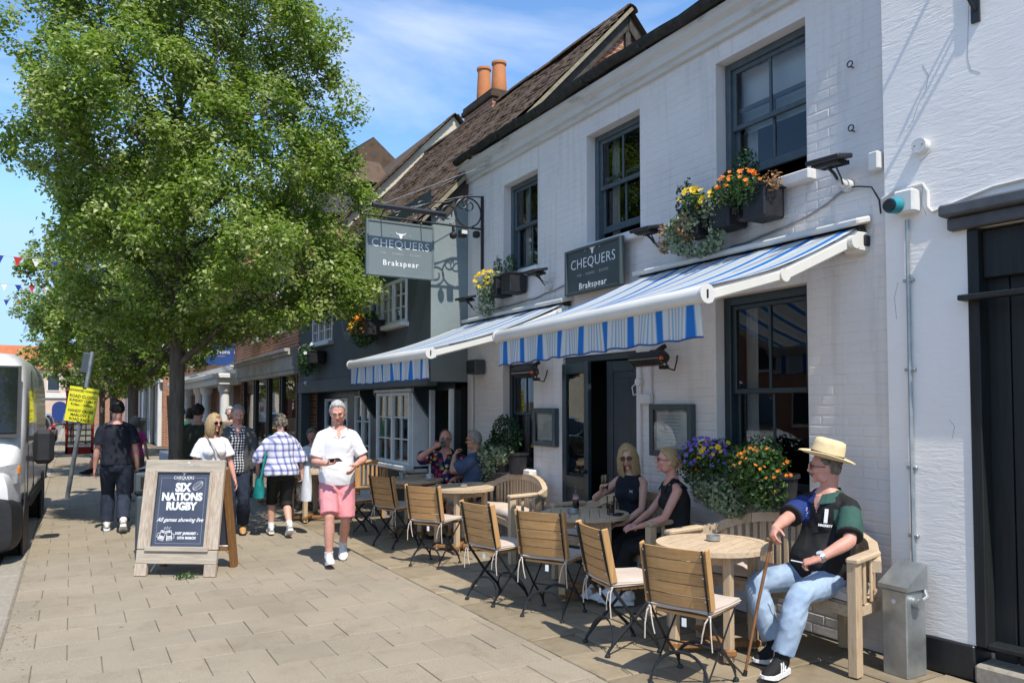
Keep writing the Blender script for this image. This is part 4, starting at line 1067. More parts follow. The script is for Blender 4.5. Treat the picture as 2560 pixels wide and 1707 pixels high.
b = MB(); b.box((0, 0, 0), (.04, .96, .46)); b.build('board', M['sign_dark'], ws)
b = MB()
for yy in (-.485, .485): b.box((-.012, yy, 0), (.06, .035, .5), ch=.006)
for zz in (-.235, .235): b.box((-.012, 0, zz), (.058, .935, .03), ch=.006)
b.box((.05, -.3, 0), (.09, .04, .04)); b.box((.05, .3, 0), (.09, .04, .04)); b.build('frame', M['sign_dark'], ws)
pub_sign_text(ws, .96, R(-90), lambda x, z: (-.0225, -x, z + .022), .98, M['letter_dim'])

# hanging sign on an iron bracket
hs = thing('hanging_sign', 'grey green pub sign board hanging from an iron scroll bracket', 'sign', (WX, 9.35, 0))
def hz(x, z): return (x - WX, 0, z)
b = MB(); b.box((3.68 - WX, 0, 3.74), (.90, .035, .66)); b.build('board', M['sign_grey'], hs)
b = MB()
for xx in (3.225, 4.135): b.box((xx - WX, 0, 3.74), (.03, .06, .72), ch=.006)
for zz in (3.395, 4.085): b.box((3.68 - WX, 0, zz), (.88, .058, .03), ch=.006)
b.build('frame', M['sign_frame'], hs)
pub_sign_text(hs, .9, 0, lambda x, z: (3.68 - WX + x, -.0195, 3.75 + z), .98, M['letter_dim'])
b = MB(); b.tube([(3.2 - WX, -.27, 4.215), (4.2 - WX, -.27, 4.215)], .034, n=10); b.build('light_trough', M['black_iron'], hs, True)
b = MB()
for xx in (3.4, 3.95): b.tube([(xx - WX, -.27, 4.2), (xx - WX, -.12, 4.19), hz(xx, 4.12)], .008, n=5)
b.tube([hz(3.15, 4.15), hz(4.9, 4.15)], .014, n=6); b.box(hz(4.88, 4.1), (.03, .035, 1.02))
b.build('bracket_bar', M['black_iron'], hs, True)
b = MB()
def spiral(cx, cz, r0, r1, a0, turns, n=34, mir=1):
    return [hz(cx + mir * (r0 + (r1 - r0) * k / n) * math.cos(a0 + turns * 6.283 * k / n), cz + (r0 + (r1 - r0) * k / n) * math.sin(a0 + turns * 6.283 * k / n)) for k in range(n + 1)]
b.tube(spiral(4.66, 4.36, .2, .2, -1.5, .98), .011, n=6); b.tube(spiral(4.68, 4.46, .1, .03, 2.0, 1.1), .009, n=6); b.tube(spiral(4.56, 4.47, .09, .03, 1.2, -1.1), .009, n=6)
b.tube(spiral(4.36, 4.31, .14, .05, -1.4, 1.3), .01, n=6); b.tube(spiral(4.17, 4.28, .11, .03, -1.2, 1.3), .01, n=6); b.tube(spiral(4.0, 4.34, .09, .03, 2.6, -1.2), .009, n=6); b.tube(spiral(3.85, 4.26, .09, .02, -1.4, 1.2), .009, n=6); b.tube(spiral(3.6, 4.25, .07, .02, -1.4, 1.2), .008, n=6)
b.tube([hz(4.86, 4.6), hz(4.6, 4.57), hz(4.35, 4.46), hz(4.1, 4.42), hz(3.9, 4.33), hz(3.6, 4.22)], .009, n=6)
b.build('iron_scrolls', M['black_iron'], hs, True)
b = MB(); b.ball(hz(4.44, 4.02), (.05, .06, .05)); b.box(hz(4.44, 4.1), (.03, .03, .1)); b.box(hz(4.58, 4.06), (.1, .1, .11), ch=.015); b.box(hz(4.79, 4.07), (.09, .09, .09), ch=.02); b.build('lamps', M['dark_plastic'], hs)
b = MB(); b.box((4.58 - WX, -.055, 4.07), (.08, .02, .05)); b.build('lamp_lens', M['white_plastic'], hs)
for a, c, lb in (((WX - .02, 9.1, 5.0), (3.2, 9.35, 4.2), 'taut wire from the cornice to the tip of the hanging sign'), ((4.86, 9.6, 4.7), (3.5, 9.35, 4.22), 'lower taut wire above the hanging sign bracket')):
    b = MB(); b.tube([a, c], .005, n=5); tag(b.build('stay_wire', M['cable']), lb, 'wire')

# framed menus
def menu(label, y0, y1, z0, z1, paper):
    t = thing('menu_case', label, 'menu case', (WX - .035, (y0 + y1) / 2, (z0 + z1) / 2))
    w, h = y1 - y0, z1 - z0; fr = .055
    b = MB()
    for yy in (-w / 2 + fr / 2, w / 2 - fr / 2): b.box((0, yy, 0), (.07, fr, h), ch=.008)
    for zz in (-h / 2 + fr / 2, h / 2 - fr / 2): b.box((0, 0, zz), (.068, w - 2 * fr, fr), ch=.008)
    b.build('frame', M['sign_dark'], t)
    b = MB(); b.box((.015, 0, 0), (.02, w - 2 * fr, h - 2 * fr)); b.build('backing', paper, t)
    b = MB(); b.box((.003, 0, 0), (.003, w - 2 * fr - .05, h - 2 * fr - .04)); b.build('paper', M['paper'], t)
    b = MB()
    for k in range(9): b.box((.0008, random.uniform(-.01, .01), h * .28 - k * h * .065), (.001, (w - 2 * fr) * random.uniform(.35, .7), .006))
    b.build('print', M['letter_dim'], t)
    g_ = MB(); g_.quad((-.02, -w / 2 + fr, -h / 2 + fr), (-.02, -w / 2 + fr, h / 2 - fr), (-.02, w / 2 - fr, h / 2 - fr), (-.02, w / 2 - fr, -h / 2 + fr)); g_.build('pane', M['glass'], t)
M['paper'] = mat('menu_paper', (.6, .6, .57), (.68, .68, .65), scale=3, rough=.8)
M['cork'] = mat('grey_backing', (.3, .3, .29), rough=.9)
menu('small framed menu case left of the door', 7.46, 7.95, 1.24, 1.69, M['cork'])
menu('larger framed menu case between the door and the large window', 5.21, 5.79, 1.24, 1.73, M['cork'])

# fittings of the white house
t = thing('conduit', 'white metal conduit with teal socket running down the white house wall', 'conduit', (RX, 3.14, 0))
P = lambda mb, n, mt, sm=False: rel(mb.build(n, mt, t, sm), t)
b = MB(); b.tube([(RX - .02, 3.135, 2.96), (RX - .02, 3.135, .62), (RX - .04, 3.12, .53), (RX - .1, 3.1, .48)], .014, n=8)
for z in (2.55, 1.95, 1.3, .85): b.box((RX - .015, 3.135, z), (.03, .07, .02), ch=.004)
P(b, 'pipe', M['steel'], True)
b = MB(); b.box((RX - .05, 3.12, 3.07), (.1, .14, .16), ch=.015); P(b, 'socket_box', M['white_plastic'])
M['teal'] = mat('teal_plastic', (.02, .22, .27), (.03, .28, .33), scale=9, rough=.4)
b = MB(); b.tube([(RX - .1, 3.16, 3.05), (RX - .17, 3.17, 3.04)], [.055, .05], n=16); P(b, 'socket_ring', M['teal'], True)
b = MB(); b.tube([(RX - .17, 3.17, 3.04), (RX - .19, 3.17, 3.04)], .04, n=14); P(b, 'socket_cap', M['dark_plastic'], True)
b = MB(); b.tube([(RX - .01, 3.31, 3.14), (RX - .012, 3.2, 3.18), (RX - .012, 3.03, 3.18), (RX - .012, 3.0, 3.12), (RX - .012, 3.0, 3.02), (RX - .012, 2.97, 2.98), (RX - .012, 2.88, 3.0), (RX - .012, 2.6, 3.06), (RX - .012, 1.5, 3.09)], .011, n=6)
tag(b.build('wall_cable', M['white_plastic'], None, True), 'white cable looping across the white house above the door hood', 'cable')
t = thing('round_junction_box', 'small round white box on the white house wall', 'box', (RX, 3.03, 3.43)); b = MB(); b.tube([(0, 0, 0), (-.06, 0, 0)], [.05, .048], n=18); b.build('cover', M['white_plastic'], t, True)
b = MB(); b.box((-.062, .025, 0), (.004, .006, .006)); b.box((-.062, -.025, 0), (.004, .006, .006)); b.build('screws', M['dark_plastic'], t)
t = thing('iron_bracket', 'black iron sign bracket at the top right of the white house', 'bracket', (RX, 2.68, 4.2))
b = MB(); b.box((-.01, 0, .3), (.02, .05, .75)); b.tube([(-.02, 0, .0), (-.1, 0, .05), (-.25, 0, .25), (-.6, 0, .65)], .012, n=6); b.tube([(-.05 - .035 * math.cos(k / 12 * 5), 0, .13 + .035 * math.sin(k / 12 * 5)) for k in range(13)], .009, n=6); b.tube([(0, 0, .66), (-.9, 0, .66)], .014, n=6); b.build('ironwork', M['black_iron'], t, True)
# metal cabinet at the corner
t = thing('metal_cabinet', 'slim galvanised cabinet with sloping lid at the foot of the white house', 'cabinet', (4.66, 3.08, 0))
b = MB(); b.box((0, 0, .27), (.2, .17, .54), ch=.006); b.build('body', M['steel'], t)
b = MB(); b.prism([(-.115, -.1, .545), (.1, -.1, .545), (.1, -.1, .70), (-.115, -.1, .572)], (0, 0, 0), (0, .2, 0)); b.build('sloping_lid', M['steel'], t)
b = MB(); b.tube([(-.02, -.086, .47), (-.02, -.13, .47)], .036, n=16); b.tube([(-.02, -.11, .47), (.06, -.12, .5), (.1, -.06, .58), (.17, .02, .66)], .013, n=8); b.build('coupling', M['steel'], t, True)
b = MB(); b.tube([(-.1, .0, .47), (-.106, .0, .47)], .014, n=12); b.build('lock', M['white_plastic'], t, True)

# turn added to the white house front, fixtures included, so grazing sun brightens it
_pv = Vector((RX, PY0 - .012, 0)); _rp = Matrix.Translation(_pv) @ Matrix.Rotation(R(5), 4, 'Z') @ Matrix.Translation(-_pv)
for o in list(COL.objects):
    if o.parent is None and (o is rh or o.name.split('.')[0] in ('conduit', 'wall_cable', 'round_junction_box', 'iron_bracket')): o.matrix_basis = _rp @ o.matrix_basis
# CCTV dome on the grey wing
t = thing('dome_camera', 'small white dome camera under the jetty of the grey wing', 'camera', (GX - .0, 16.2, 2.2)); b = MB(); b.tube([(0, 0, 0), (-.05, 0, 0)], [.06, .055], n=14); b.build('base', M['white_plastic'], t, True); b = MB(); b.ball((-.05, 0, 0), (.05, .045, .045)); b.build('dome', M['white_plastic'], t, True); b = MB(); b.ball((-.09, .0, -.01), .02); b.build('lens', M['iris'], t, True)
# projecting estate agent sign
t = thing('shop_sign', 'dark blue projecting shop board on the brick house', 'sign', (4.25, 24.2, 3.3)); b = MB(); b.box((-.5, 0, 0), (.95, .05, .7)); b.build('board', M['blue_board'] if 'blue_board' in M else M['navy_trim'], t); b = MB(); b.box((0, 0, .4), (1.1, .03, .03)); b.build('arm', M['black_iron'], t)
text('Hamptons', .17, M['letter'], t, (-.5, -.03, .05), (R(90), 0, 0)); text('ESTATE AGENTS', .06, M['letter_dim'], t, (-.5, -.03, -.08), (R(90), 0, 0))
b = MB(); b.box((3.35, 30, 4.0), (1.5, .06, .9)); tag(b.build('blank_sign', M['white_paint']), 'blank white projecting board behind the dark blue shop sign', 'sign')

# ------------------------------------------------------------------ plants in pots
M['leaf_green'] = leaf_mat('green_leaf', (.03, .075, .02), (.075, .15, .04))
M['leaf_dark'] = leaf_mat('dark_glossy_leaf', (.012, .04, .014), (.03, .075, .025), .2, .35)
M['leaf_ivy'] = leaf_mat('variegated_ivy_leaf', (.09, .16, .07), (.4, .43, .3), .25)
M['leaf_dry'] = leaf_mat('withered_leaf', (.25, .13, .05), (.42, .25, .12), .15, .8)
M['petal_y'] = leaf_mat('yellow_petal', (.75, .48, .02), (.85, .62, .04), .25, .6)
M['petal_o'] = leaf_mat('orange_petal', (.75, .17, .01), (.85, .3, .03), .25, .6)
M['petal_v'] = leaf_mat('violet_petal', (.11, .06, .4), (.3, .2, .65), .25, .6)
M['petal_w'] = leaf_mat('white_petal', (.7, .7, .66), (.8, .8, .76), .25, .6)
def leaf_cards(C, n_out, size, up=.25, asp=.55, wild=.75):
    """folded diamond leaves at the points C with outward directions n_out -> V, F(tris)"""
    n = len(C)
    d = n_out + RNG.normal(0, wild, (n, 3)); d /= np.linalg.norm(d, axis=1)[:, None] + 1e-9
    a = np.cross(d, RNG.normal(0, 1, (n, 3))); a /= np.linalg.norm(a, axis=1)[:, None] + 1e-9
    b_ = np.cross(d, a)
    s_ = (size * RNG.uniform(.6, 1.25, n))[:, None]
    base = C - a * s_ * .5; tip = C + a * s_ * .5 - d * s_ * .12
    l = C + b_ * s_ * asp * .5 + d * s_ * .1; r = C - b_ * s_ * asp * .5 + d * s_ * .1
    V = np.stack([base, l, tip, r], 1).reshape(-1, 3)
    i = np.arange(n) * 4
    F = np.concatenate([np.stack([i, i + 1, i + 2], 1), np.stack([i, i + 2, i + 3], 1)])
    return V, F
def blob_points(blobs, n):
    """points spread through ellipsoids, denser near the surface; blobs: (cx,cy,cz,rx,ry,rz)"""
    B = np.array(blobs, float); vol = (B[:, 3] * B[:, 4] * B[:, 5]) ** .67; k = RNG.choice(len(B), n, p=vol / vol.sum())
    d = RNG.normal(0, 1, (n, 3)); d /= np.linalg.norm(d, axis=1)[:, None]
    r = RNG.uniform(0, 1, n) ** .33
    r = np.where(RNG.random(n) < .5, r, RNG.uniform(.75, 1.08, n))
    return B[k, :3] + d * r[:, None] * B[k, 3:6], d
def foliage(name, parent, blobs, n, size, mt, asp=.55):
    C, d = blob_points(blobs, n); V, F = leaf_cards(C, d, size, asp=asp)
    return tag(link(name, np_mesh(name, V, F, mt), parent), kind='stuff')
def flowers(name, parent, pts, r, mt):
    b = MB()
    for p in pts:
        d = Vector((random.uniform(-1, .1), random.uniform(-.8, .3), random.uniform(.0, .9))).normalized()
        x = d.cross(Vector((0, 0, 1))); x = x.normalized() if x.length > .1 else Vector((1, 0, 0)); y = d.cross(x); rr = r * random.uniform(.75, 1.2); p = Vector(p)
        for k in range(5):
            a = k * 1.2566 + random.uniform(-.15, .15)
            u = x * math.cos(a) + y * math.sin(a); w = x * -math.sin(a) + y * math.cos(a)
            b.add([p, p + u * rr * .7 + w * rr * .42 + d * rr * .2, p + u * rr * 1.05 + d * rr * .08, p + u * rr * .7 - w * rr * .42 + d * rr * .2], [(0, 1, 2, 3)])
    return tag(b.build(name, mt, parent), kind='stuff')
def rnd_in(blob, n): 
    out = []
    for _ in range(n):
        d = Vector((random.uniform(-1, .25), random.uniform(-1, .6), random.uniform(-.25, 1))).normalized()
        out.append((blob[0] + d.x * blob[3] * 1.05, blob[1] + d.y * blob[4] * 1.05, blob[2] + d.z * blob[5] * 1.05))
    return out
def pot(parent, c, r, h, sq=False):
    b = MB()
    if sq: b.box((c[0], c[1], c[2]), (r * 2, r * 2, h), ch=.012); b.box((c[0], c[1], c[2] + h / 2), (r * 2 + .025, r * 2 + .025, .025), ch=.005)
    else: b.lathe([(r * .78, -h / 2), (r * .95, h / 2 - .03), (r * 1.06, h / 2 - .028), (r * 1.06, h / 2), (r * .92, h / 2), (r * .88, h / 2 - .03)], c, 18)
    return b.build('pot', M['dark_plastic'], parent, not sq)
# big flower box under the right window
t = thing('flower_box', 'window box of yellow and orange pansies with trailing ivy under the right upper window', 'flower box', (WX - .16, 4.62, 3.33))
for y in (-.36, .02, .38): pot(t, (0, y, -.02), .115, .25, True)
foliage('ivy', t, [(-.08, .42, -.04, .12, .2, .13), (-.08, .6, -.1, .08, .1, .15), (-.06, .1, .06, .11, .15, .11), (-.08, .07, -.14, .06, .07, .17), (-.04, .3, -.27, .07, .18, .07), (-.06, .5, -.2, .07, .1, .1), (-.05, .14, -.25, .07, .09, .08)], 1500, .042, M['leaf_ivy'], .8)
foliage('pansy_leaves', t, [(-.1, -.12, .13, .14, .2, .12), (-.1, -.28, .08, .13, .14, .12), (-.08, .3, .12, .12, .14, .1)], 700, .045, M['leaf_green'], .6)
foliage('withered_stems', t, [(-.1, .4, -.06, .11, .12, .13), (-.1, .7, -.1, .06, .06, .15), (-.05, -.5, .13, .08, .08, .08)], 420, .04, M['leaf_dry'], .5)
foliage('evergreen_shrub', t, [(.02, .52, .22, .05, .06, .2), (.0, .6, .18, .04, .04, .2), (.03, .44, .16, .05, .05, .16), (.03, -.14, .3, .1, .12, .2), (.03, .02, .22, .08, .08, .14)], 1500, .035, M['leaf_dark'], .5)
flowers('yellow_pansies', t, rnd_in((-.12, .3, .16, .1, .14, .1), 16) + rnd_in((-.1, .1, .1, .1, .1, .08), 4), .026, M['petal_y'])
flowers('orange_pansies', t, rnd_in((-.12, -.2, .14, .13, .2, .13), 30), .021, M['petal_o'])
# left upper window
t = thing('flower_box', 'pots of yellow pansies and silver ivy under the left upper window', 'flower box', (WX - .15, 8.55, 3.25))
for y in (-.3, .05): pot(t, (0, y, -.02), .12, .24, True)
foliage('ivy', t, [(-.08, .2, .0, .14, .2, .16), (-.08, .28, -.2, .1, .14, .18), (-.06, .1, .08, .12, .16, .12)], 1200, .042, M['leaf_ivy'], .8)
foliage('evergreen_shrub', t, [(.0, -.22, .2, .09, .1, .17), (.02, .15, .2, .06, .07, .2)], 700, .035, M['leaf_dark'], .5)
flowers('yellow_pansies', t, rnd_in((-.1, .25, .06, .13, .2, .16), 46), .026, M['petal_y'])
# hanging basket on the grey wing
t = thing('hanging_basket', 'basket of orange and yellow pansies on the dark grey wing', 'flower basket', (GX - .2, 12.0, 2.95))
pot(t, (.02, -.32, 0), .14, .24, True)
foliage('pansy_leaves', t, [(-.02, .05, -.02, .2, .33, .26), (0, -.1, .18, .15, .25, .12)], 1300, .05, M['leaf_green'], .6)
flowers('orange_pansies', t, rnd_in((-.04, -.05, -.02, .2, .3, .26), 34), .032, M['petal_o']); flowers('yellow_pansies', t, rnd_in((-.05, .12, .06, .18, .22, .2), 28), .032, M['petal_y'])
t = thing('hanging_basket', 'leafy basket with few white flowers further along the grey wing', 'flower basket', (GX - .2, 15.3, 2.72)); pot(t, (.02, -.3, -.05), .14, .24, True)
foliage('trailing_leaves', t, [(-.02, .05, -.02, .2, .4, .26), (0, .3, -.2, .15, .3, .2)], 900, .06, M['leaf_green'], .6); flowers('white_flowers', t, rnd_in((-.04, -.05, .05, .2, .3, .2), 8), .04, M['petal_w'])
# large pots on the sill of the ground floor window
t = thing('window_planter', 'big planter of violet, yellow and orange flowers with hanging ivy below the large window', 'planter', (WX - .17, 4.42, 1.06))
for y in (-.3, .08, .45): pot(t, (0, y, 0), .14, .26)
foliage('flower_leaves', t, [(-.1, .35, .2, .17, .28, .17), (-.1, -.1, .18, .19, .33, .17), (-.12, -.25, .02, .14, .2, .17), (-.08, .55, .1, .12, .16, .14)], 3200, .04, M['leaf_green'], .6)
foliage('ivy', t, [(-.13, .18, -.06, .12, .24, .15), (-.13, .08, -.16, .09, .15, .09), (-.12, .34, -.02, .12, .18, .13)], 1500, .04, M['leaf_ivy'], .8)
foliage('evergreen_shrub', t, [(.0, -.12, .25, .12, .2, .18), (.0, .3, .25, .1, .14, .14)], 900, .035, M['leaf_dark'], .5)
flowers('violet_petunias', t, rnd_in((-.12, .36, .2, .18, .28, .18), 66), .019, M['petal_v']); flowers('yellow_pansies', t, rnd_in((-.12, .22, .24, .16, .2, .14), 16), .021, M['petal_y']); flowers('orange_pansies', t, rnd_in((-.12, -.22, .15, .19, .24, .18), 34) + rnd_in((-.1, .6, .1, .12, .2, .14), 12), .0145, M['petal_o'])
t = thing('window_planter', 'dark leafy planter with pale ivy below the small window left of the door', 'planter', (WX - .17, 8.32, 1.02))
for y in (-.2, .15): pot(t, (0, y, 0), .13, .26)
foliage('evergreen_shrub', t, [(-.02, .05, .32, .14, .3, .26), (-.04, .25, .15, .15, .2, .2)], 1700, .045, M['leaf_dark'], .6); foliage('ivy', t, [(-.12, .3, .04, .14, .26, .2), (-.12, .45, -.14, .1, .12, .16), (-.1, .0, .1, .12, .2, .12)], 1000, .05, M['leaf_ivy'], .8)

# ------------------------------------------------------------------ furniture
def folding_chair_proto():
    t = thing('folding_chair', 'x', 'chair', (0, 0, 0), 0, 'folding wood and iron chairs along the forecourt')
    w = .205
    def bp(z): return -.185 - (z - .46) * .2          # back leans
    # five curved slats
    for k in range(5):
        z = .535 + k * .072 
        b = MB(); n = 7
        for s_ in (0,):
            rows = []
            for i in range(n + 1):
                u = -1 + 2 * i / n; xx = u * (w + .008); cy = bp(z) + .012 - .02 * (1 - u * u)
                rows.append([(xx, cy - .009, z - .033 - .2 * 0), (xx, cy + .009, z - .033), (xx, cy + .009 - .0135, z + .033), (xx, cy - .009 - .0135, z + .033)])
            vs = [p for r_ in rows for p in r_]; fs = [(0, 1, 2, 3), tuple(n * 4 + q for q in (3, 2, 1, 0))]
            for i in range(n):
                for q in range(4): fs.append((i * 4 + q, i * 4 + (q + 1) % 4, i * 4 + 4 + (q + 1) % 4, i * 4 + 4 + q)[::-1])
            b.add(vs, fs)
        b.build('back_slat', M['teak'], t)
    for sg in (-1, 1):
        b = MB(); b.bar((sg * (w + .012), bp(.50) + .004, .50), (sg * (w + .012), bp(.87) + .004, .872), .016, .05, up=(0, 1, .2), ch=.006); b.build('back_stile', M['teak_end'], t)
        b = MB(); x = sg * (w - .012)
        b.tube([(x, bp(.86) - .02, .86), (x, bp(.6) - .016, .6), (x, bp(.46), .45), (x, -.02, .235), (x, .13, .09), (x, .165, .03), (x, .17, .01)], [.004] * 7, n=4, flat=[.0125] * 7, xdir=(1, 0, 0)); b.build('leg', M['black_iron'], t)
        b = MB(); x = sg * (w - .024)
        b.tube([(x, .19, .44), (x, .1, .36), (x, -.03, .225), (x, -.16, .1), (x, -.215, .04), (x, -.225, .01)], [.004] * 6, n=4, flat=[.0125] * 6, xdir=(1, 0, 0)); b.build('leg', M['black_iron'], t)
        for yy, xx in ((.17, w - .012), (-.225, w - .024)):
            b = MB(); b.lathe([(.0, .022), (.014, .018), (.02, .006), (.02, 0)], (sg * xx, yy, 0), 10); b.build('foot', M['black_iron'], t, True)
        for zz in (.56, .7, .83):
            b = MB(); b.ball((sg * (w - .012), bp(zz) - .034, zz), .006, nu=6, nv=4); b.build('rivet', M['chrome'], t)
    for yy, ww in ((.155, w - .012), (-.2, w - .024)):         # arched braces
        b = MB(); b.tube([(ww * math.cos(a), yy + (-.05 if yy > 0 else .05) * math.sin(a), .055 + .155 * math.sin(a)) for a in [math.pi * k / 14 for k in range(15)]], .0045, n=4, flat=.011, xdir=(0, 1, 0)); b.build('arched_brace', M['black_iron'], t)
    b = MB()
    for z in (.475, .9):
        pass
    b.tube([(-w + .012, bp(.49), .485), (w - .012, bp(.49), .485)], .006, n=6); b.tube([(-w + .02, -.03, .23), (w - .02, -.03, .23)], .006, n=6); b.build('cross_rod', M['black_iron'], t)
    for k in range(6):                                          # seat slats
        b = MB(); b.box((0, -.15 + k * .066, .447), (w * 2 - .05, .056, .018), ch=.004); b.build('seat_slat', M['teak'], t)
    b = MB()
    def cush(u, v):
        x = (u - .5) * 2; y = (v - .5) * 2
        return x, y
    N = 14
    for top in (1, -1):
        vs = []; fs = []
        for j in range(N):
            for i in range(N):
                u, v = -1 + 2 * i / (N - 1), -1 + 2 * j / (N - 1)
                e = max(0, 1 - abs(u) ** 7) * max(0, 1 - abs(v) ** 7)
                tx = .016 + .011 * e ** .6 + .003 * math.sin(u * 4 + v * 3)
                ru = u * .215 * (1 - .03 * v * v); rv = v * .205 * (1 - .03 * u * u)
                vs.append((ru, rv + .005, .487 + (tx if top > 0 else -tx * .8)))
        for j in range(N - 1):
            for i in range(N - 1):
                q = (j * N + i, j * N + i + 1, (j + 1) * N + i + 1, (j + 1) * N + i)
                fs.append(q if top > 0 else q[::-1])
        b.add(vs, fs)
    # side band
    ring = [(i, 0) for i in range(N)] + [(N - 1, j) for j in range(1, N)] + [(i, N - 1) for i in range(N - 2, -1, -1)] + [(0, j) for j in range(N - 2, 0, -1)]
    o2 = N * N
    fs = []
    for k in range(len(ring)):
        a = ring[k]; c = ring[(k + 1) % len(ring)]
        ia, ic = a[1] * N + a[0], c[1] * N + c[0]
        fs.append((ia, o2 + ia, o2 + ic, ic))
    b.f.extend(fs); b.m.extend([0] * len(fs))
    cu = b.build('cushion', M['cushion'], t, True, angle=60)
    b = MB(); 
    for k in range(len(ring)): pass
    b.tube([b2 for b2 in [(-.213, -.2, .489), (0, -.206, .489), (.213, -.2, .489), (.218, 0, .489), (.213, .207, .489), (0, .212, .489), (-.213, .207, .489), (-.218, 0, .489), (-.213, -.2, .489)]], .004, n=5); b.build('piping', M['cord'], cu)
    for sg in (-1, 1):
        b = MB(); x = sg * .2
        b.tube([(x, -.19, .475), (x + sg * .012, -.215, .44), (x + sg * .02, -.225, .36), (x + sg * .025, -.22, .27)], .0045, n=5); b.tube([(x, -.19, .475), (x - sg * .02, -.22, .43), (x - sg * .035, -.225, .36), (x - sg * .045, -.22, .31)], .0045, n=5); b.ball((x, -.2, .468), .011, nu=8, nv=5); b.build('tie', M['cord'], t)
    b = MB(); b.box((.04, -.212, .41), (.03, .002, .05)); b.build('care_tag', M['letter'], t)
    b = MB(); b.box((-.03, bp(.52) - .012, .522), (.055, .004, .016), ch=.002); b.build('maker_plate', M['steel'], t)
    return t
proto = folding_chair_proto()
CHAIRS = [((3.17, 3.56), (.44, .16), 'nearest folding chair by the table of the man in the straw hat'),
          ((3.22, 4.46), (.42, -.08), 'folding chair turned sideways, second nearest from the right'),
          ((3.29, 5.28), (.37, .21), 'folding chair with a small metal plate on its back, at the table with the drinks'),
          ((3.10, 6.00), (.36, .07), 'folding chair left of the drinks table in front of the empty bench'),
          ((3.27, 7.60), (.37, .22), 'folding chair at the table with the small ashtray before the blue shirted man'),
          ((3.30, 8.93), (.40, .14), 'folding chair with a shaded back corner behind the man in pink shorts'),
          ((3.15, 9.95), (.42, .05), 'folding chair mostly hidden behind the man in pink shorts')]
first = True
for (x, y), f, lb in CHAIRS:
    c = proto if first else copy_tree(proto)
    first = False
    a = math.atan2(f[1], f[0]) - math.pi / 2
    dx, dy = rot2(0, .24, a)
    c.location = (x + dx, y + dy, 0.004); c.rotation_euler = (0, 0, a); c['label'] = lb
for (x, y), a, lb in (((2.75, 15.3), R(-60), 'far folding chair left of the woman in the plaid shirt'), ((3.35, 13.6), R(-140), 'far folding chair at the curly haired woman\'s table')):
    c = copy_tree(proto); c.location = (x, y, .004); c.rotation_euler = (0, 0, a); c['label'] = lb

def round_table_proto():
    t = thing('round_table', 'x', 'table', group='round wooden cafe tables'); Rr = .39
    n = 9; wd = 2 * Rr / n
    for k in range(n):
        y0 = -Rr + k * wd + .0025; y1 = y0 + wd - .005
        pts = []
        for j in range(5):
            yy = y0 + (y1 - y0) * j / 4; pts.append((math.sqrt(max(Rr * Rr - yy * yy, .0009)) - (.05 if 0 < k < n - 1 else .0), yy))
        if k in (0, n - 1): pts = [(max(p[0] - .02, .03), p[1]) for p in pts]
        poly = [(p[0], p[1], .722) for p in pts] + [(-p[0], p[1], .722) for p in reversed(pts)]
        b = MB(); b.prism(poly, (0, 0, .722), (0, 0, .745)); b.build('top_slat', M['oldteak'], t)
    for q in range(4):
        b = MB(); m = 12; vs = []
        for i in range(m + 1):
            a = q * math.pi / 2 + (math.pi / 2) * i / m * .992
            for rr, zz in ((Rr - .055, .715), (Rr + .006, .715), (Rr + .006, .748), (Rr - .055, .748)): vs.append((rr * math.cos(a), rr * math.sin(a), zz))
        fs = [(0, 1, 2, 3), tuple(m * 4 + z for z in (3, 2, 1, 0))]
        for i in range(m):
            for z in range(4): fs.append((i * 4 + z, i * 4 + (z + 1) % 4, i * 4 + 4 + (z + 1) % 4, i * 4 + 4 + z)[::-1])
        b.add(vs, fs); b.build('rim', M['oldteak'], t)
    for sx in (-1, 1):
        for sy in (-1, 1):
            b = MB(); b.box((sx * .2, sy * .2, .36), (.058, .058, .7), ch=.006); b.build('leg', M['oldteak_v'], t)
    for s_ in (-1, 1):
        b = MB(); b.box((0, s_ * .2, .675), (.34, .03, .07), ch=.004); b.box((s_ * .2, 0, .675), (.03, .34, .07), ch=.004); b.build('apron', M['oldteak'], t)
    for a in (45, -45):
        b = MB(); b.box((0, 0, .05 + (a > 0) * .03), (.66, .075, .045), (0, 0, R(a)), ch=.008); b.build('foot_bar', M['brownwood'], t)
    return t
tp = round_table_proto(); first = True
TABLES = [(3.93, 4.02, 20, 'round table with one ashtray beside the man in the straw hat'), (4.03, 5.72, 55, 'round table with the bottle and glasses before the two women'), (4.05, 8.30, 10, 'round table with an ashtray before the empty curved bench'), (3.95, 9.52, 40, 'shaded round table with cups before the man in the floral shirt'), (3.15, 11.6, 15, 'round table behind the man in pink shorts'), (3.2, 13.9, 30, 'far round table by the curly haired woman')]
for x, y, a, lb in TABLES:
    c = tp if first else copy_tree(tp); first = False
    c.location = (x, y, .004); c.rotation_euler = (0, 0, R(a)); c['label'] = lb

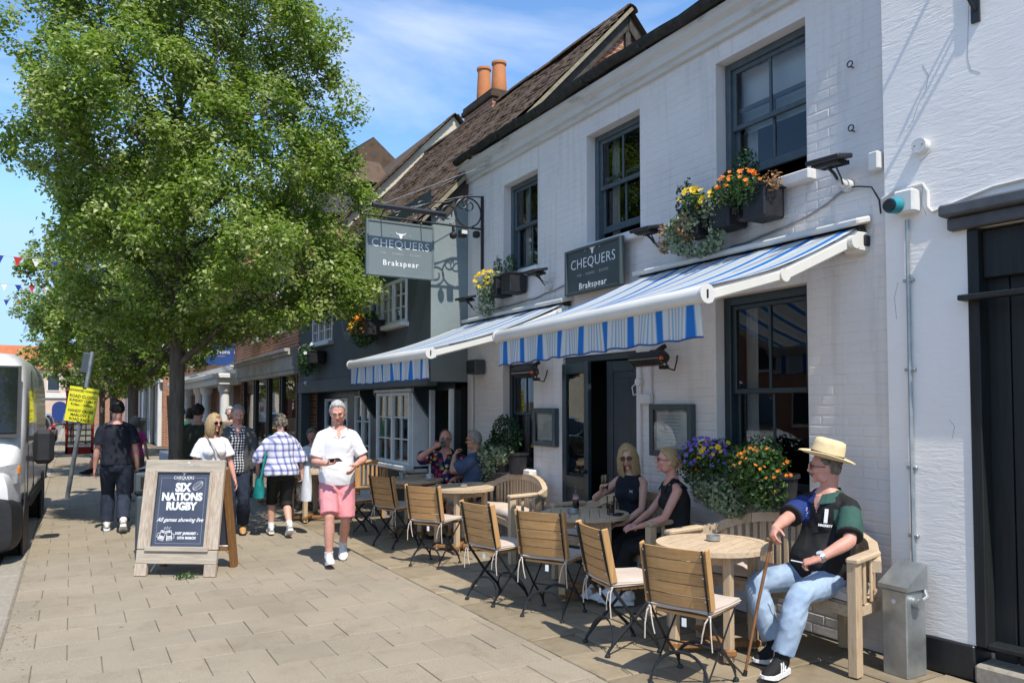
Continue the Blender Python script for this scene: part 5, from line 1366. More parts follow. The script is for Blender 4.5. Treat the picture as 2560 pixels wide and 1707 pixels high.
def bench_proto(w=1.5):
    """curved banana bench, sitter looks along +y; origin under the middle"""
    t = thing('curved_bench', 'x', 'bench', group='curved slatted wooden benches along the pub wall')
    hw = w / 2
    def cur(u):                        # plan line of the back, u in -1..1
        return (u * hw, -.27 + .16 * abs(u) ** 2.2 + (.18 * max(0, abs(u) - .82) / .18))
    def rz(u): return .90 - .2 * abs(u) ** 2.6
    # top rail: three flat bent pieces
    def strip(us, fz, th, dep, name, mt, z0=None):
        b = MB(); vs = []
        for u in us:
            x, y = cur(u); x2, y2 = cur(min(1, u + .01)); x1, y1 = cur(max(-1, u - .01)); tx, ty = x2 - x1, y2 - y1; l = math.hypot(tx, ty); nx, ny = -ty / l, tx / l
            z = fz(u)
            for o_, zz in ((-dep / 2, z - th), (dep / 2, z - th), (dep / 2, z), (-dep / 2, z)): vs.append((x + nx * o_, y + ny * o_, zz))
        n = len(us) - 1; fs = [(0, 1, 2, 3)[::-1], tuple(n * 4 + q for q in range(4))]
        for i in range(n):
            for q in range(4): fs.append((i * 4 + q, i * 4 + (q + 1) % 4, i * 4 + 4 + (q + 1) % 4, i * 4 + 4 + q))
        b.add(vs, fs); return b.build(name, mt, t)
    for a, c in ((-1, -.48), (-.475, .475), (.48, 1)):
        strip([a + (c - a) * k / 12 for k in range(13)], rz, .075, .06, 'top_rail', M['oldteak'])
    strip([-.86 + 1.72 * k / 24 for k in range(25)], lambda u: .47, .06, .04, 'lower_rail', M['oldteak'])
    ns = 22
    for k in range(ns):
        u = -.9 + 1.8 * (k + .5) / ns
        x, y = cur(u); ang = math.atan2(cur(u + .01)[1] - cur(u - .01)[1], cur(u + .01)[0] - cur(u - .01)[0])
        zt = rz(u) - .07; zb = .46
        if zt - zb < .05: continue
        b = MB(); b.box((x, y, (zt + zb) / 2), (.036 if k % 5 else .055, .014, zt - zb), (0, 0, ang), ch=.003); b.build('back_slat', M['oldteak_v'], t)
    # seat frame and slats
    def front(u): return .27 - .13 * (1 - u * u) * 1.0 + .0
    b = MB(); vs = []
    us = [-1 + 2 * k / 24 for k in range(25)]
    for u in us:
        y = front(u) + .02
        for o_, zz in ((-.02, .36), (.02, .36), (.02, .43), (-.02, .43)): vs.append((u * (hw - .04), y + o_, zz))
    fs = [(0, 1, 2, 3)[::-1], tuple(24 * 4 + q for q in range(4))]
    for i in range(24):
        for q in range(4): fs.append((i * 4 + q, i * 4 + (q + 1) % 4, i * 4 + 4 + (q + 1) % 4, i * 4 + 4 + q))
    b.add(vs, fs); b.build('front_rail', M['oldteak'], t)
    for k in range(6):
        b = MB(); vs = []
        for u in us:
            yb = cur(u * .88)[1] + .04; yf = front(u) + .02; y0 = yb + (yf - yb) * (k + .06) / 6; y1 = yb + (yf - yb) * (k + .94) / 6
            for yy, zz in ((y0, .425), (y1, .425), (y1, .443), (y0, .443)): vs.append((u * (hw - .06), yy, zz))
        b.add(vs, fs); b.build('seat_slat', M['oldteak'], t)
    for sg in (-1, 1):
        b = MB(); b.box((sg * (hw - .03), .31, .36), (.065, .075, .715), ch=.006); b.build('front_leg', M['oldteak_v'], t)
        b = MB(); b.box((sg * (hw - .38), -.22, .22), (.055, .055, .44), ch=.006); b.build('back_leg', M['oldteak_v'], t)
        b = MB(); b.bar((sg * (hw - .02), .36, .728), cur_end(sg, cur, rz), .085, .04, ch=.012); b.build('armrest', M['oldteak'], t)
        b = MB(); b.box((sg * (hw - .05), .12, .39), (.03, .36, .07), ch=.004); b.build('side_rail', M['oldteak'], t)
        for k in range(2):
            b = MB(); b.box((sg * (hw - .03), .08 + .1 * k, .57), (.014, .035, .27), ch=.003); b.build('arm_slat', M['oldteak_v'], t)
    b = MB()
    def cs(u, v, top):
        uu = -1 + 2 * u; yb = cur(uu * .86)[1] + .06; yf = front(uu) + .02
        e = max(0, 1 - abs(2 * u - 1) ** 12) * max(0, 1 - abs(2 * v - 1) ** 6)
        th = (.03 + .022 * e ** .5 + .006 * math.sin(u * 19)) * (1 if top else -.5)
        return (uu * (hw - .09), yb + (yf - yb) * v, .472 + th)
    b.grid(lambda u, v: cs(u, v, True), 34, 9); b.grid(lambda u, v: cs(u, v, False), 34, 9)
    n1 = 34 * 9
    ring = [(i, 0) for i in range(34)] + [(33, j) for j in range(1, 9)] + [(i, 8) for i in range(32, -1, -1)] + [(0, j) for j in range(7, 0, -1)]
    for k in range(len(ring)):
        a, c = ring[k], ring[(k + 1) % len(ring)]; ia, ic = a[1] * 34 + a[0], c[1] * 34 + c[0]
        b.f.append((ia, n1 + ia, n1 + ic, ic)); b.m.append(0)
    b.build('cushion', M['cushion'], t, True, angle=70)
    return t
def cur_end(sg, cur, rz):
    x, y = cur(sg * .93); return (x, y, rz(.93) + .0)
bp_ = bench_proto()
BENCHES = [(4.50, 3.95, 100, 'curved bench at the right, with the man in the straw hat on it'), (4.50, 5.72, 90, 'curved bench the two women sit on'), (4.50, 7.98, 88, 'empty curved bench with a beige cushion left of the door'), (4.48, 9.42, 92, 'curved bench with the man in the blue shirt on it')]
first = True
for x, y, a, lb in BENCHES:
    c = bp_ if first else copy_tree(bp_); first = False
    c.location = (x, y, .004); c.rotation_euler = (0, 0, R(a)); c['label'] = lb

# wooden tub armchair
t = thing('tub_armchair', 'brown wooden tub armchair with slatted back behind the man in pink shorts', 'armchair', (4.12, 11.75, .004), R(150))
for k in range(11):
    a = R(200 + k * 14); b = MB(); b.box((.29 * math.cos(a), .29 * math.sin(a), .6), (.035, .014, .32), (0, 0, a + math.pi / 2), ch=.003); b.build('back_slat', M['teak_end'], t)
b = MB(); b.tube([(.3 * math.cos(R(a)), .3 * math.sin(R(a)), .74 + .08 * math.exp(-((a - 270) / 45) ** 2)) for a in range(170, 371, 10)], .035, n=4, flat=.022, xdir=(0, 0, 1)); b.build('top_rail', M['teak'], t)
for sx, sy in ((-.27, .2), (.27, .2), (-.22, -.22), (.22, -.22)):
    b = MB(); b.box((sx, sy, .36), (.055, .055, .72), ch=.006); b.build('leg', M['teak_end'], t)
for k in range(5): b = MB(); b.box((0, -.18 + k * .09, .42), (.5, .078, .02), ch=.004); b.build('seat_slat', M['teak'], t)

# small things on the tables
def ashtray(label, loc):
    t = thing('ashtray', label, 'ashtray', loc, group='glass ashtrays on the tables'); b = MB(); b.lathe([(.045, 0), (.05, .005), (.05, .036), (.043, .036), (.04, .012), (.0, .012)], (0, 0, 0), 20); b.build('bowl', M['steel'], t, True)
ashtray('ashtray on the table beside the man in the straw hat', (3.99, 4.08, .754)); ashtray('ashtray on the table before the empty bench', (4.08, 8.3, .754)); ashtray('ashtray beside the cola bottle on the women\'s table', (3.92, 5.75, .754))
M['cola'] = mat('dark_cola', (.02, .006, .003), rough=.1, spec=.5)
M['label_red'] = mat('red_bottle_label', (.4, .02, .02), (.55, .5, .48), scale=30, rough=.5)
def bottle(loc):
    t = thing('cola_bottle', 'small contour glass bottle of cola on the women\'s table', 'bottle', loc)
    pr = [(.026, 0), (.029, .01), (.028, .03), (.031, .06), (.027, .09), (.029, .115), (.026, .14), (.015, .175), (.0125, .2), (.0145, .21), (.0145, .222)]
    b = MB(); b.lathe(pr, (0, 0, 0), 18); b.build('glass', M['glass_clear'], t, True)
    b = MB(); b.lathe([(r_ * .9, z) for r_, z in pr[:5]] + [(0, .092)], (0, 0, .003), 18); b.build('cola', M['cola'], t, True)
    b = MB(); b.lathe([(.0285, .105), (.0295, .115), (.0268, .138)], (0, 0, 0), 18); b.build('paper_label', M['label_red'], t, True)
bottle((4.03, 5.86, .754))
def tumbler(label, loc, h=.16, fill=.09, r=.038):
    t = thing('drinking_glass', label, 'glass', loc); b = MB(); b.lathe([(r * .85, 0), (r, h), (r * .95, h), (r * .8, .012), (0, .012)], (0, 0, 0), 18); b.build('glass', M['glass_clear'], t, True)
    b = MB(); b.lathe([(r * .78, .014), (r * .9, fill), (0, fill)], (0, 0, 0), 18); b.build('drink', M['cola'], t, True); return t
tumbler('tall glass of cola and ice on the women\'s table', (4.17, 5.52, .754))
t = thing('phone', 'mobile phone lying on the women\'s table by the glass', 'phone', (4.2, 5.45, .758), R(40)); b = MB(); b.box((0, 0, 0), (.15, .075, .009), ch=.003); b.build('case', M['dark_plastic'], t); b = MB(); b.box((0, 0, .0052), (.14, .068, .001)); b.build('screen', M['room_pane'], t)
def cup(label, loc, r=.04):
    t = thing('cup', label, 'cup', loc); b = MB(); b.lathe([(r * .55, 0), (r * .9, .03), (r, .065), (r * .93, .065), (r * .8, .03), (0, .012)], (0, 0, .008), 16); b.tube([(r * .95, 0, .06), (r * 1.5, 0, .055), (r * 1.5, 0, .03), (r * .85, 0, .025)], .005, n=5); b.build('bowl', M['white_plastic'], t, True); b = MB(); b.lathe([(.03, 0), (.07, .008), (.072, .012), (0, .006)], (0, 0, 0), 18); b.build('saucer', M['white_plastic'], t, True)
cup('white cup and saucer on the shaded table near the men', (4.1, 9.35, .754)); cup('grey cup further left on the shaded table', (3.88, 9.75, .754))
t = thing('sugar_jar', 'small glass jar on the shaded table', 'jar', (3.82, 9.6, .754)); b = MB(); b.lathe([(.03, 0), (.032, .07), (.02, .08), (.02, .09), (0, .09)], (0, 0, 0), 14); b.build('jar', M['steel'], t, True)
M['orange_card'] = mat('orange_card', (.8, .35, .02), rough=.6)
t = thing('menu_holder', 'orange card holder on a far table left of the plaid shirt', 'menu holder', (2.85, 15.9, .754 + .02)); b = MB(); b.box((0, 0, .11), (.1, .06, .22), ch=.01); b.build('card', M['orange_card'], t)
c = copy_tree(tp); c.location = (2.85, 15.9, .004); c['label'] = 'far round table with the orange card holder'

# A-board
ab = thing('pavement_sign', 'weathered wooden A-board with a blue rugby poster on the pavement', 'sign', (.94, 8.46, 0), R(-33.5))
ab2 = MB()
TL = R(-10)                                 # lean of the front frame; local -y looks at the camera
def fb(x, s_, o=0.): return (x, math.sin(-TL) * s_ - o * math.cos(TL), math.cos(TL) * s_ + o * math.sin(-TL) * 0 + o * math.sin(TL) * -1 * 0)
Mf = Euler((TL, 0, 0)).to_matrix()
def fbox(name, x, s_, w, h, th, mt, off=0., ch=.005, parent=ab):
    b = MB(); p = Mf @ Vector((0, -off, s_)); b.box((x, p.y, p.z), (w, th, h), Mf, ch); return b.build(name, mt, parent)
Wb = .84; Hb = 1.17
for sx in (-1, 1):
    fbox('stile', sx * (Wb / 2 - .06), .66, .12, .79, .045, M['greywood'])
    fbox('foot', sx * (Wb / 2 - .06), .06, .125, .12, .047, M['greywood'])
fbox('top_rail', 0, Hb - .062, Wb, .124, .045, M['greywood_h']); fbox('bottom_rail', 0, .19, Wb, .135, .045, M['greywood_h'])
for sx in (-1, 1): fbox('bead', sx * .292, .665, .03, .80, .02, M['greywood'], .03)
fbox('bead', 0, 1.05, .61, .02, .02, M['greywood_h'], .03); fbox('bottom_bead', 0, .27, .66, .05, .03, M['greywood_h'], .03)
fbox('poster_board', 0, .665, .555, .77, .012, M['board_blue'], .012)
def ftext(body, size, s_, x=0, mt='letter', **kw):
    p = Mf @ Vector((0, -.0195, s_)); return text(body, size, M[mt], ab, (x, p.y, p.z), (R(90) + TL, 0, 0), **kw)
ftext('CHEQUERS', .042, .985, space=1.05); ftext('PUB - DINING - ROOMS', .012, .963, mt='letter_dim'); ftext('SIX', .115, .885, bold=.006, sx=.95); ftext('NATIONS', .105, .79, bold=.0055, sx=.93); ftext('RUGBY', .105, .695, bold=.0055, sx=.93)
ftext('All games showing live', .056, .56, shear=.45, sx=.95, bold=.0008); ftext('31ST JANUARY -', .034, .425, x=.085, bold=.0018, space=1.15, sx=.85); ftext('15TH MARCH', .034, .38, x=.085, bold=.0018, space=1.15, sx=.85)
p = Mf @ Vector((0, -.024, Hb - .06)); text('CHEQUERS', .045, M['letter_dim'], ab, (.04, p.y, p.z), (R(90) + TL, 0, 0), space=1.05)
b = MB(); bull(b, lambda x, z: Mf @ Vector((x, -.0195, 1.03 + z)), 0, .024); bull(b, lambda x, z: Mf @ Vector((x + .04, -.024, Hb - .025 + z)), 0, .02); b.build('bull_emblem', M['letter'], ab)
b = MB(); q = lambda x, z: Mf @ Vector((x, -.019, z))
for a, c in (((-.235, .985), (-.235, .325)), ((.235, .985), (.235, .325)), ((-.235, .325), (.235, .325)), ((-.235, .985), (-.12, .985)), ((.12, .985), (.235, .985))): b.tube([q(*a), q(*c)], .0015, n=4)
b.build('printed_border', M['letter_dim'], ab)
b = MB(); ca, sa = math.cos(R(38)), math.sin(R(38))
for rx_, ry_ in ((.06, .032), (.06, .008)): b.tube([q(.155 + ca * rx_ * math.cos(k / 24 * 6.283) - sa * ry_ * math.sin(k / 24 * 6.283), .905 + sa * rx_ * math.cos(k / 24 * 6.283) + ca * ry_ * math.sin(k / 24 * 6.283)) for k in range(25)], .002, n=4)
b.build('rugby_ball_drawing', M['letter'], ab)
b = MB()
for cx, tl in ((-.17, .3), (-.095, -.08)):
    def mq(x, z, cx=cx, tl=tl): return q(cx + x * math.cos(tl) + z * math.sin(tl), .40 - x * math.sin(tl) + z * math.cos(tl))
    b.tube([mq(-.028, -.045), mq(-.025, .035), mq(.025, .035), mq(.028, -.045), mq(-.028, -.045)], .003, n=4)
    for z in (-.03, -.018, -.006): b.tube([mq(-.024, z), mq(.024, z)], .004, n=4)
    for xx in (-.02, -.005, .012): b.tube([mq(xx + .011 * math.cos(k), .042 + .011 * math.sin(k)) for k in range(8)], .003, n=4)
    sg = 1 if tl < 0 else -1
    b.tube([mq(sg * .026, .02), mq(sg * .05, .015), mq(sg * .05, -.025), mq(sg * .027, -.03)], .003, n=4)
for k in range(5): b.tube([q(-.15 + k * .012, .46 + .01 * (k % 2)), q(-.155 + k * .016, .485 + .006 * (k % 3))], .0018, n=4)
b.build('beer_mug_drawing', M['letter'], ab)
# rear frame
for sx in (-1, 1):
    b = MB(); b.bar((sx * (Wb / 2 - .035), .27, 1.06), (sx * (Wb / 2 - .035), .52, .0), .05, .11, up=(1, 0, 0) if False else (0, 1, .28), ch=.005); b.build('rear_leg', M['brownwood'], ab)
b = MB(); b.bar((-Wb / 2 + .06, .46, .2), (Wb / 2 - .06, .46, .2), .1, .03); b.bar((-Wb / 2 + .06, .235, 1.0), (Wb / 2 - .06, .235, 1.0), .1, .03); b.build('rear_rail', M['brownwood'], ab)
b = MB(); b.box((0, .35, .6), (Wb - .14, .012, .75), (R(15.8), 0, 0)); b.build('rear_panel', M['board_blue'], ab)
t = thing('weeds', 'small green weed growing under the pavement sign', 'weed', (1.02, 8.3, 0)); foliage('leaves', t, [(0, 0, .03, .12, .08, .035)], 70, .05, M['leaf_green'], .3)
# litter bin behind the board
t = thing('litter_bin', 'dark grey litter bin with domed top behind the pavement sign', 'bin', (.95, 9.65, 0), R(-25))
b = MB(); b.box((0, 0, .36), (.5, .42, .72), ch=.03); b.build('body', M['paint_grey'], t)
b = MB(); b.box((0, 0, .86), (.54, .46, .26), ch=.04); b.build('hood', M['paint_grey'], t)
b = MB(); b.grid(lambda u, v: (-.27 + u * .54, -.23 + v * .46, .99 + .09 * math.sin(math.pi * u) ** .7 * math.sin(math.pi * (.06 + v * .88)) ** .5), 14, 8); b.build('dome', M['paint_grey'], t, True)
b = MB(); b.box((0, -.232, .86), (.36, .01, .13)); b.build('slot', M['dark_room'], t)

# ------------------------------------------------------------------ trees
M['bark'] = mat('pear_bark', (.075, .06, .045), (.17, .14, .11), scale=5, rough=.95, bump=1., bscale=9, bdist=.03, stretch=(3, 3, .55), detail=8)
M['pear_leaf'] = leaf_mat('pear_leaf', (.1, .165, .022), (.25, .34, .065), .42, .36)
M['pear_leaf2'] = leaf_mat('pear_leaf_pale', (.24, .3, .08), (.45, .5, .2), .35, .4)
def street_tree(label, loc, zs, rl, rr, depth, trunk_h, trunk_r, nclus, per, leaf, seed, back=0.):
    """crown given by left/right radii at heights zs, measured across the view; depth = front/back radius factor"""
    rng = np.random.default_rng(seed); rnd = random.Random(seed)
    t = thing('street_tree', label, 'tree', loc, R(-29.8), 'pear trees along the pavement')
    ph = rng.uniform(0, 6.28, 12)
    def lump(a, z): return 1 + .13 * np.sin(3 * a + ph[0] + z * 1.1) + .11 * np.sin(5 * a + ph[1] - z * 1.9) + .08 * np.sin(z * 3.1 + ph[2] + 2 * a) + .06 * np.sin(8 * a + z * 2.7 + ph[3]) + .05 * np.sin(z * 6.3 + ph[4] - 4 * a)
    def rad(a, z):
        l = np.interp(z, zs, rl); r_ = np.interp(z, zs, rr); c = np.cos(a)
        side = np.where(c > 0, r_, l)
        return np.sqrt((side * c) ** 2 + (depth * (l + r_) / 2 * np.sin(a)) ** 2) * lump(a, z) * (1 - back * np.exp(-((np.mod(a, 6.2832) - 2.62) / .6) ** 2))
    # clusters
    pts = []
    while len(pts) < nclus:
        m = 4000
        z = rng.uniform(zs[0], zs[-1], m); a = rng.uniform(0, 6.283, m)
        k = rng.random(m); k = np.where(rng.random(m) < .62, 1 - .28 * k ** 1.4, np.sqrt(k))
        r0 = rad(a, z); keep = rng.random(m) < np.clip(r0 / max(max(rl), max(rr)), .05, 1)
        P_ = np.column_stack([np.cos(a) * r0 * k, np.sin(a) * r0 * k, z])
        gap = np.sin(P_[:, 0] * 2.6 + ph[5]) * np.sin(P_[:, 1] * 2.3 + ph[6]) * np.sin(P_[:, 2] * 2.9 + ph[7]) + .45 * np.sin(P_[:, 0] * 6 + ph[8]) * np.sin(P_[:, 2] * 5.3 + ph[9])
        keep &= gap > -.22
        pts.extend(P_[keep].tolist())
    pts = np.array(pts[:nclus])
    # trunk and limbs
    b = MB(); zt = trunk_h
    top = zs[-1]
    tk = [(0.0, 0, -.02), (.0, .0, .15), (.015, .0, zt * .5), (.0, .01, zt), (.03, .02, zt + (top - zt) * .3), (-.02, .0, zt + (top - zt) * .6), (0, 0, zt + (top - zt) * .88)]
    rs = [trunk_r * 1.25, trunk_r * 1.06, trunk_r * .95, trunk_r * .98, trunk_r * .6, trunk_r * .34, trunk_r * .1]
    # finer trunk with wobble
    b.tube(tk, rs, n=14); 
    trunk = b.build('trunk', M['bark'], t, True)
    b = MB(); limbs = []
    for k in range(26):
        a = k * 2.4 + rnd.uniform(-.3, .3); z0 = zt * .93 + (top - zt) * .62 * (k / 26) ** 1.1
        z1 = min(z0 + rnd.uniform(.7, 1.8), top - .3); rr_ = float(rad(np.array([a]), np.array([z1]))[0]) * rnd.uniform(.7, .9)
        p0 = Vector((0, 0, z0)); p2 = Vector((math.cos(a) * rr_, math.sin(a) * rr_, z1)); p1 = p0.lerp(p2, .45) + Vector((0, 0, rnd.uniform(-.05, .25)))
        r0 = trunk_r * (.5 - .3 * k / 26)
        ptsl = [p0, p0.lerp(p1, .5) + Vector((rnd.uniform(-.06, .06), rnd.uniform(-.06, .06), 0)), p1, p1.lerp(p2, .5) + Vector((rnd.uniform(-.08, .08), rnd.uniform(-.08, .08), .05)), p2]
        b.tube(ptsl, [r0, r0 * .75, r0 * .5, r0 * .3, .008], n=7); limbs += ptsl[1:]
    Lp = np.array([tuple(p) for p in limbs])
    sel = rng.choice(len(pts), min(len(pts), 420), replace=False)
    for i in sel:
        p = pts[i]; dd = np.linalg.norm(Lp - p, axis=1) + np.where(Lp[:, 2] > p[2] + .2, 1.5, 0); q_ = Lp[dd.argmin()]
        m_ = (p + q_) / 2 + rng.normal(0, .07, 3)
        b.tube([q_, m_, p], [.014, .009, .004], n=4, cap=False)
    b.build('limbs', M['bark'], t, True)
    # leaves
    n = len(pts) * per
    C = np.repeat(pts, per, 0); dirn = rng.normal(0, 1, (n, 3)); dirn /= np.linalg.norm(dirn, axis=1)[:, None]
    sp = np.repeat(rng.uniform(.12, .27, len(pts)), per)
    C = C + dirn * (sp * rng.random(n) ** .45)[:, None]
    out = dirn * .55 + np.array([0, -.25, .85])
    V, F = leaf_cards(C, out, leaf, asp=.62, wild=.5)
    pale = np.repeat(rng.random(len(pts)) < .3, per) & (rng.random(n) < .75)
    mi = np.concatenate([pale, pale]).astype(int)
    link('crown', np_mesh('crown', V, F, [M['pear_leaf'], M['pear_leaf2']], mi), t)
    return t
street_tree('nearest pear tree with a broad crown behind the pavement sign', (1.31, 12.0, 0), [2.62, 2.95, 3.4, 3.9, 4.4, 4.9, 5.4, 5.9, 6.4, 6.9, 7.4, 7.9, 8.5, 9.1], [.4, 1.0, 1.3, 1.4, 1.5, 2.15, 2.45, 2.3, 1.85, 1.75, 1.8, 1.7, 1.0, .3], [.4, 1.9, 3.0, 2.95, 2.5, 2.45, 2.5, 2.4, 1.85, 1.9, 2.0, 2.0, 1.3, .3], .85, 2.45, .105, 3200, 48, .07, 3, .6)
street_tree('second pear tree along the pavement', (1.31, 21.0, 0), [2.3, 2.8, 3.4, 4.2, 5.2, 6.2, 7.2, 8.0], [.4, 1.3, 1.8, 2.0, 2.0, 1.8, 1.3, .4], [.4, 1.4, 1.9, 2.1, 2.1, 1.9, 1.4, .4], 1., 2.2, .12, 1200, 26, .11, 5)
street_tree('third pear tree along the pavement', (1.25, 29.5, 0), [2.1, 2.8, 3.4, 4.2, 5.2, 6.2, 7.0, 7.6], [.5, 1.7, 2.3, 2.6, 2.6, 2.2, 1.6, .4], [.5, 1.6, 2.2, 2.5, 2.5, 2.2, 1.6, .4], 1., 2.1, .12, 900, 24, .13, 9)
street_tree('farthest pear tree along the pavement', (1.2, 39, 0), [2.1, 2.8, 3.4, 4.2, 5.2, 6.2, 7.0, 7.6], [.5, 1.7, 2.3, 2.6, 2.6, 2.2, 1.6, .4], [.5, 1.6, 2.2, 2.5, 2.5, 2.2, 1.6, .4], 1., 2.1, .12, 600, 22, .16, 11)

# ------------------------------------------------------------------ vehicles
M['van_white'] = mat('white_van_paint', (.8, .8, .8), (.84, .84, .84), scale=.8, rough=.3, spec=.5, coat=.6)
M['rubber'] = mat('tyre_rubber', (.012, .012, .012), (.025, .024, .023), scale=20, rough=.85)
M['bumper'] = mat('black_bumper_plastic', (.016, .016, .018), (.026, .026, .028), scale=10, rough=.6, bump=.2, bscale=200)
M['car_glass'] = mat('car_window', (.01, .013, .014), rough=.05, spec=.6)
M['headlamp'] = mat('headlamp_lens', (.35, .36, .37), (.6, .6, .6), scale=14, rough=.08, spec=.6)
M['amber'] = mat('amber_lens', (.6, .2, .03), rough=.2)
M['red_lens'] = mat('red_tail_lens', (.5, .01, .01), rough=.2)
def body_loft(st, n=20, p=5.):
    """st: (y, zlow, zhigh, half width low, half width high)"""
    b = MB(); vs = []
    for y, z0, z1, w0, w1 in st:
        for k in range(n):
            a = 2 * math.pi * (k + .5) / n; c, s_ = math.cos(a), math.sin(a)
            cx = math.copysign(abs(c) ** (2 / p), c); cz = math.copysign(abs(s_) ** (2 / p), s_)
            u = (cz + 1) / 2; vs.append((cx * (w0 + (w1 - w0) * u ** 1.6), y, z0 + (z1 - z0) * u))
    fs = [tuple(range(n)), tuple((len(st) - 1) * n + k for k in range(n))[::-1]]
    for i in range(len(st) - 1):
        for k in range(n):
            k2 = (k + 1) % n; fs.append((i * n + k, i * n + n + k, i * n + n + k2, i * n + k2))
    b.add(vs, fs); return b
def wheel(parent, c, r=.34, w=.22, sg=1):
    t = thing('wheel', None, None); t.parent = parent; t.location = c
    My = Matrix.Rotation(R(90), 3, 'Y')
    b = MB(); b.lathe([(r * .62, -w / 2), (r * .93, -w / 2), (r, -w / 2 + .03), (r, w / 2 - .03), (r * .93, w / 2), (r * .62, w / 2)], (0, 0, 0), 28, M=My); b.build('tyre', M['rubber'], t, True)
    b = MB(); b.lathe([(0, sg * w * .30), (r * .2, sg * w * .32), (r * .5, sg * w * .18), (r * .58, sg * w * .42), (r * .64, sg * w * .48)], (0, 0, 0), 28, M=My); b.build('rim', M['steel'], t, True)
# van: local +y = backwards, nose at y=0
vn = thing('white_van', 'white delivery van parked at the kerb with its nose towards us', 'van', (-1.49, 9.9, -.105), R(-1.3))
b = body_loft([(0.0, .42, .92, .62, .6), (.03, .36, 1.02, .84, .8), (.12, .3, 1.14, .95, .88), (.45, .28, 1.28, 1.0, .95), (.85, .28, 1.38, 1.01, .97), (1.25, .28, 1.82, 1.02, .97), (1.6, .28, 2.2, 1.02, .95), (1.95, .28, 2.44, 1.02, .94), (2.4, .28, 2.54, 1.02, .94), (3.2, .28, 2.58, 1.02, .95), (5.6, .3, 2.58, 1.02, .95), (5.75, .34, 2.5, .98, .84)], 28, 6.5); b.build('body', M['van_white'], vn, True, angle=30)
b = MB(); b.grid(lambda u, v: ((u - .5) * 2 * (.92 - .05 * v), .90 + .74 * v - .06 * (1 - (2 * u - 1) ** 2) - .04, 1.46 + .8 * v + .045), 12, 6); b.build('windscreen', M['car_glass'], vn, True)
b = MB(); b.grid(lambda u, v: ((u - .5) * 2 * (.955 - .05 * v), .87 + .79 * v - .06 * (1 - (2 * u - 1) ** 2) - .032, 1.42 + .87 * v + .036), 12, 2); b.build('windscreen_seal', M['bumper'], vn, True)
b = body_loft([(-.03, .3, .8, .7, .7), (.02, .24, .86, .97, .95), (.2, .2, .84, 1.025, 1.02), (.55, .2, .8, 1.03, 1.03)], 24, 6); b.build('bumper', M['bumper'], vn, True)
for sg in (1, -1):
    b = MB(); b.grid(lambda u, v: (sg * (.55 + .43 * u), .03 + .34 * u ** 2.2 - .012, .9 + .22 * v + .06 * u), 8, 5); b.build('headlamp', M['headlamp'], vn, True)
    b = MB(); b.box((sg * .985, .42, 1.1), (.04, .14, .1), ch=.015); b.build('indicator', M['amber'], vn)
    b = MB(); b.quad((sg * 1.012, 1.35, 1.35), (sg * 1.012, 2.35, 1.35), (sg * .995, 2.3, 2.05), (sg * .995, 1.75, 2.05)); b.build('side_window', M['car_glass'], vn)
    mr = thing('wing_mirror', None, None); mr.parent = vn
    b = MB(); b.box((sg * 1.18, 1.28, 1.32), (.22, .16, .42), ch=.05); b.bar((sg * 1.0, 1.32, 1.18), (sg * 1.2, 1.28, 1.16), .07, .06); b.bar((sg * 1.0, 1.32, 1.42), (sg * 1.2, 1.28, 1.44), .07, .06); b.build('shell', M['bumper'], mr)
    b = MB(); b.box((sg * 1.18, 1.365, 1.36), (.17, .01, .3)); b.box((sg * 1.18, 1.365, 1.17), (.17, .01, .08)); b.build('mirror_glass', M['chrome'], mr)
    for yy in (.95, 4.4):
        wheel(vn, (sg * .9, yy, .35), .35, .22, sg)
        b = MB(); b.lathe([(.36, -.01), (.44, -.01), (.44, .01), (.36, .01)], (sg * 1.022, yy, .36), 26, M=Matrix.Rotation(R(90), 3, 'Y')); b.build('wheel_arch', M['bumper'], vn)
    b = MB(); b.box((sg * 1.022, 3.0, .62), (.02, 2.6, .14), ch=.008); b.build('rub_strip', M['bumper'], vn)
    b = MB(); b.bar((sg * 1.02, 2.45, .5), (sg * .96, 2.45, 2.3), .012, .012); b.bar((sg * 1.02, 1.25, .6), (sg * 1.018, 1.25, 1.35), .012, .012); b.build('door_gap', M['bumper'], vn)
b = MB(); b.box((0, -.035, .5), (.52, .01, .11)); b.build('number_plate', M['white_plastic'], vn)
b = MB(); b.box((0, .035, .78), (1.0, .02, .14), ch=.01); b.build('grille', M['bumper'], vn)
M['car_dark'] = mat('dark_grey_car_paint', (.02, .022, .026), (.03, .032, .036), scale=2, rough=.2, spec=.5, coat=.8)
M['car_blue'] = mat('dark_blue_car_paint', (.015, .025, .06), (.02, .035, .075), scale=2, rough=.2, spec=.5, coat=.8)
M['car_silver'] = mat('silver_car_paint', (.35, .36, .37), (.42, .43, .44), scale=2, rough=.22, metal=.5, coat=.8)
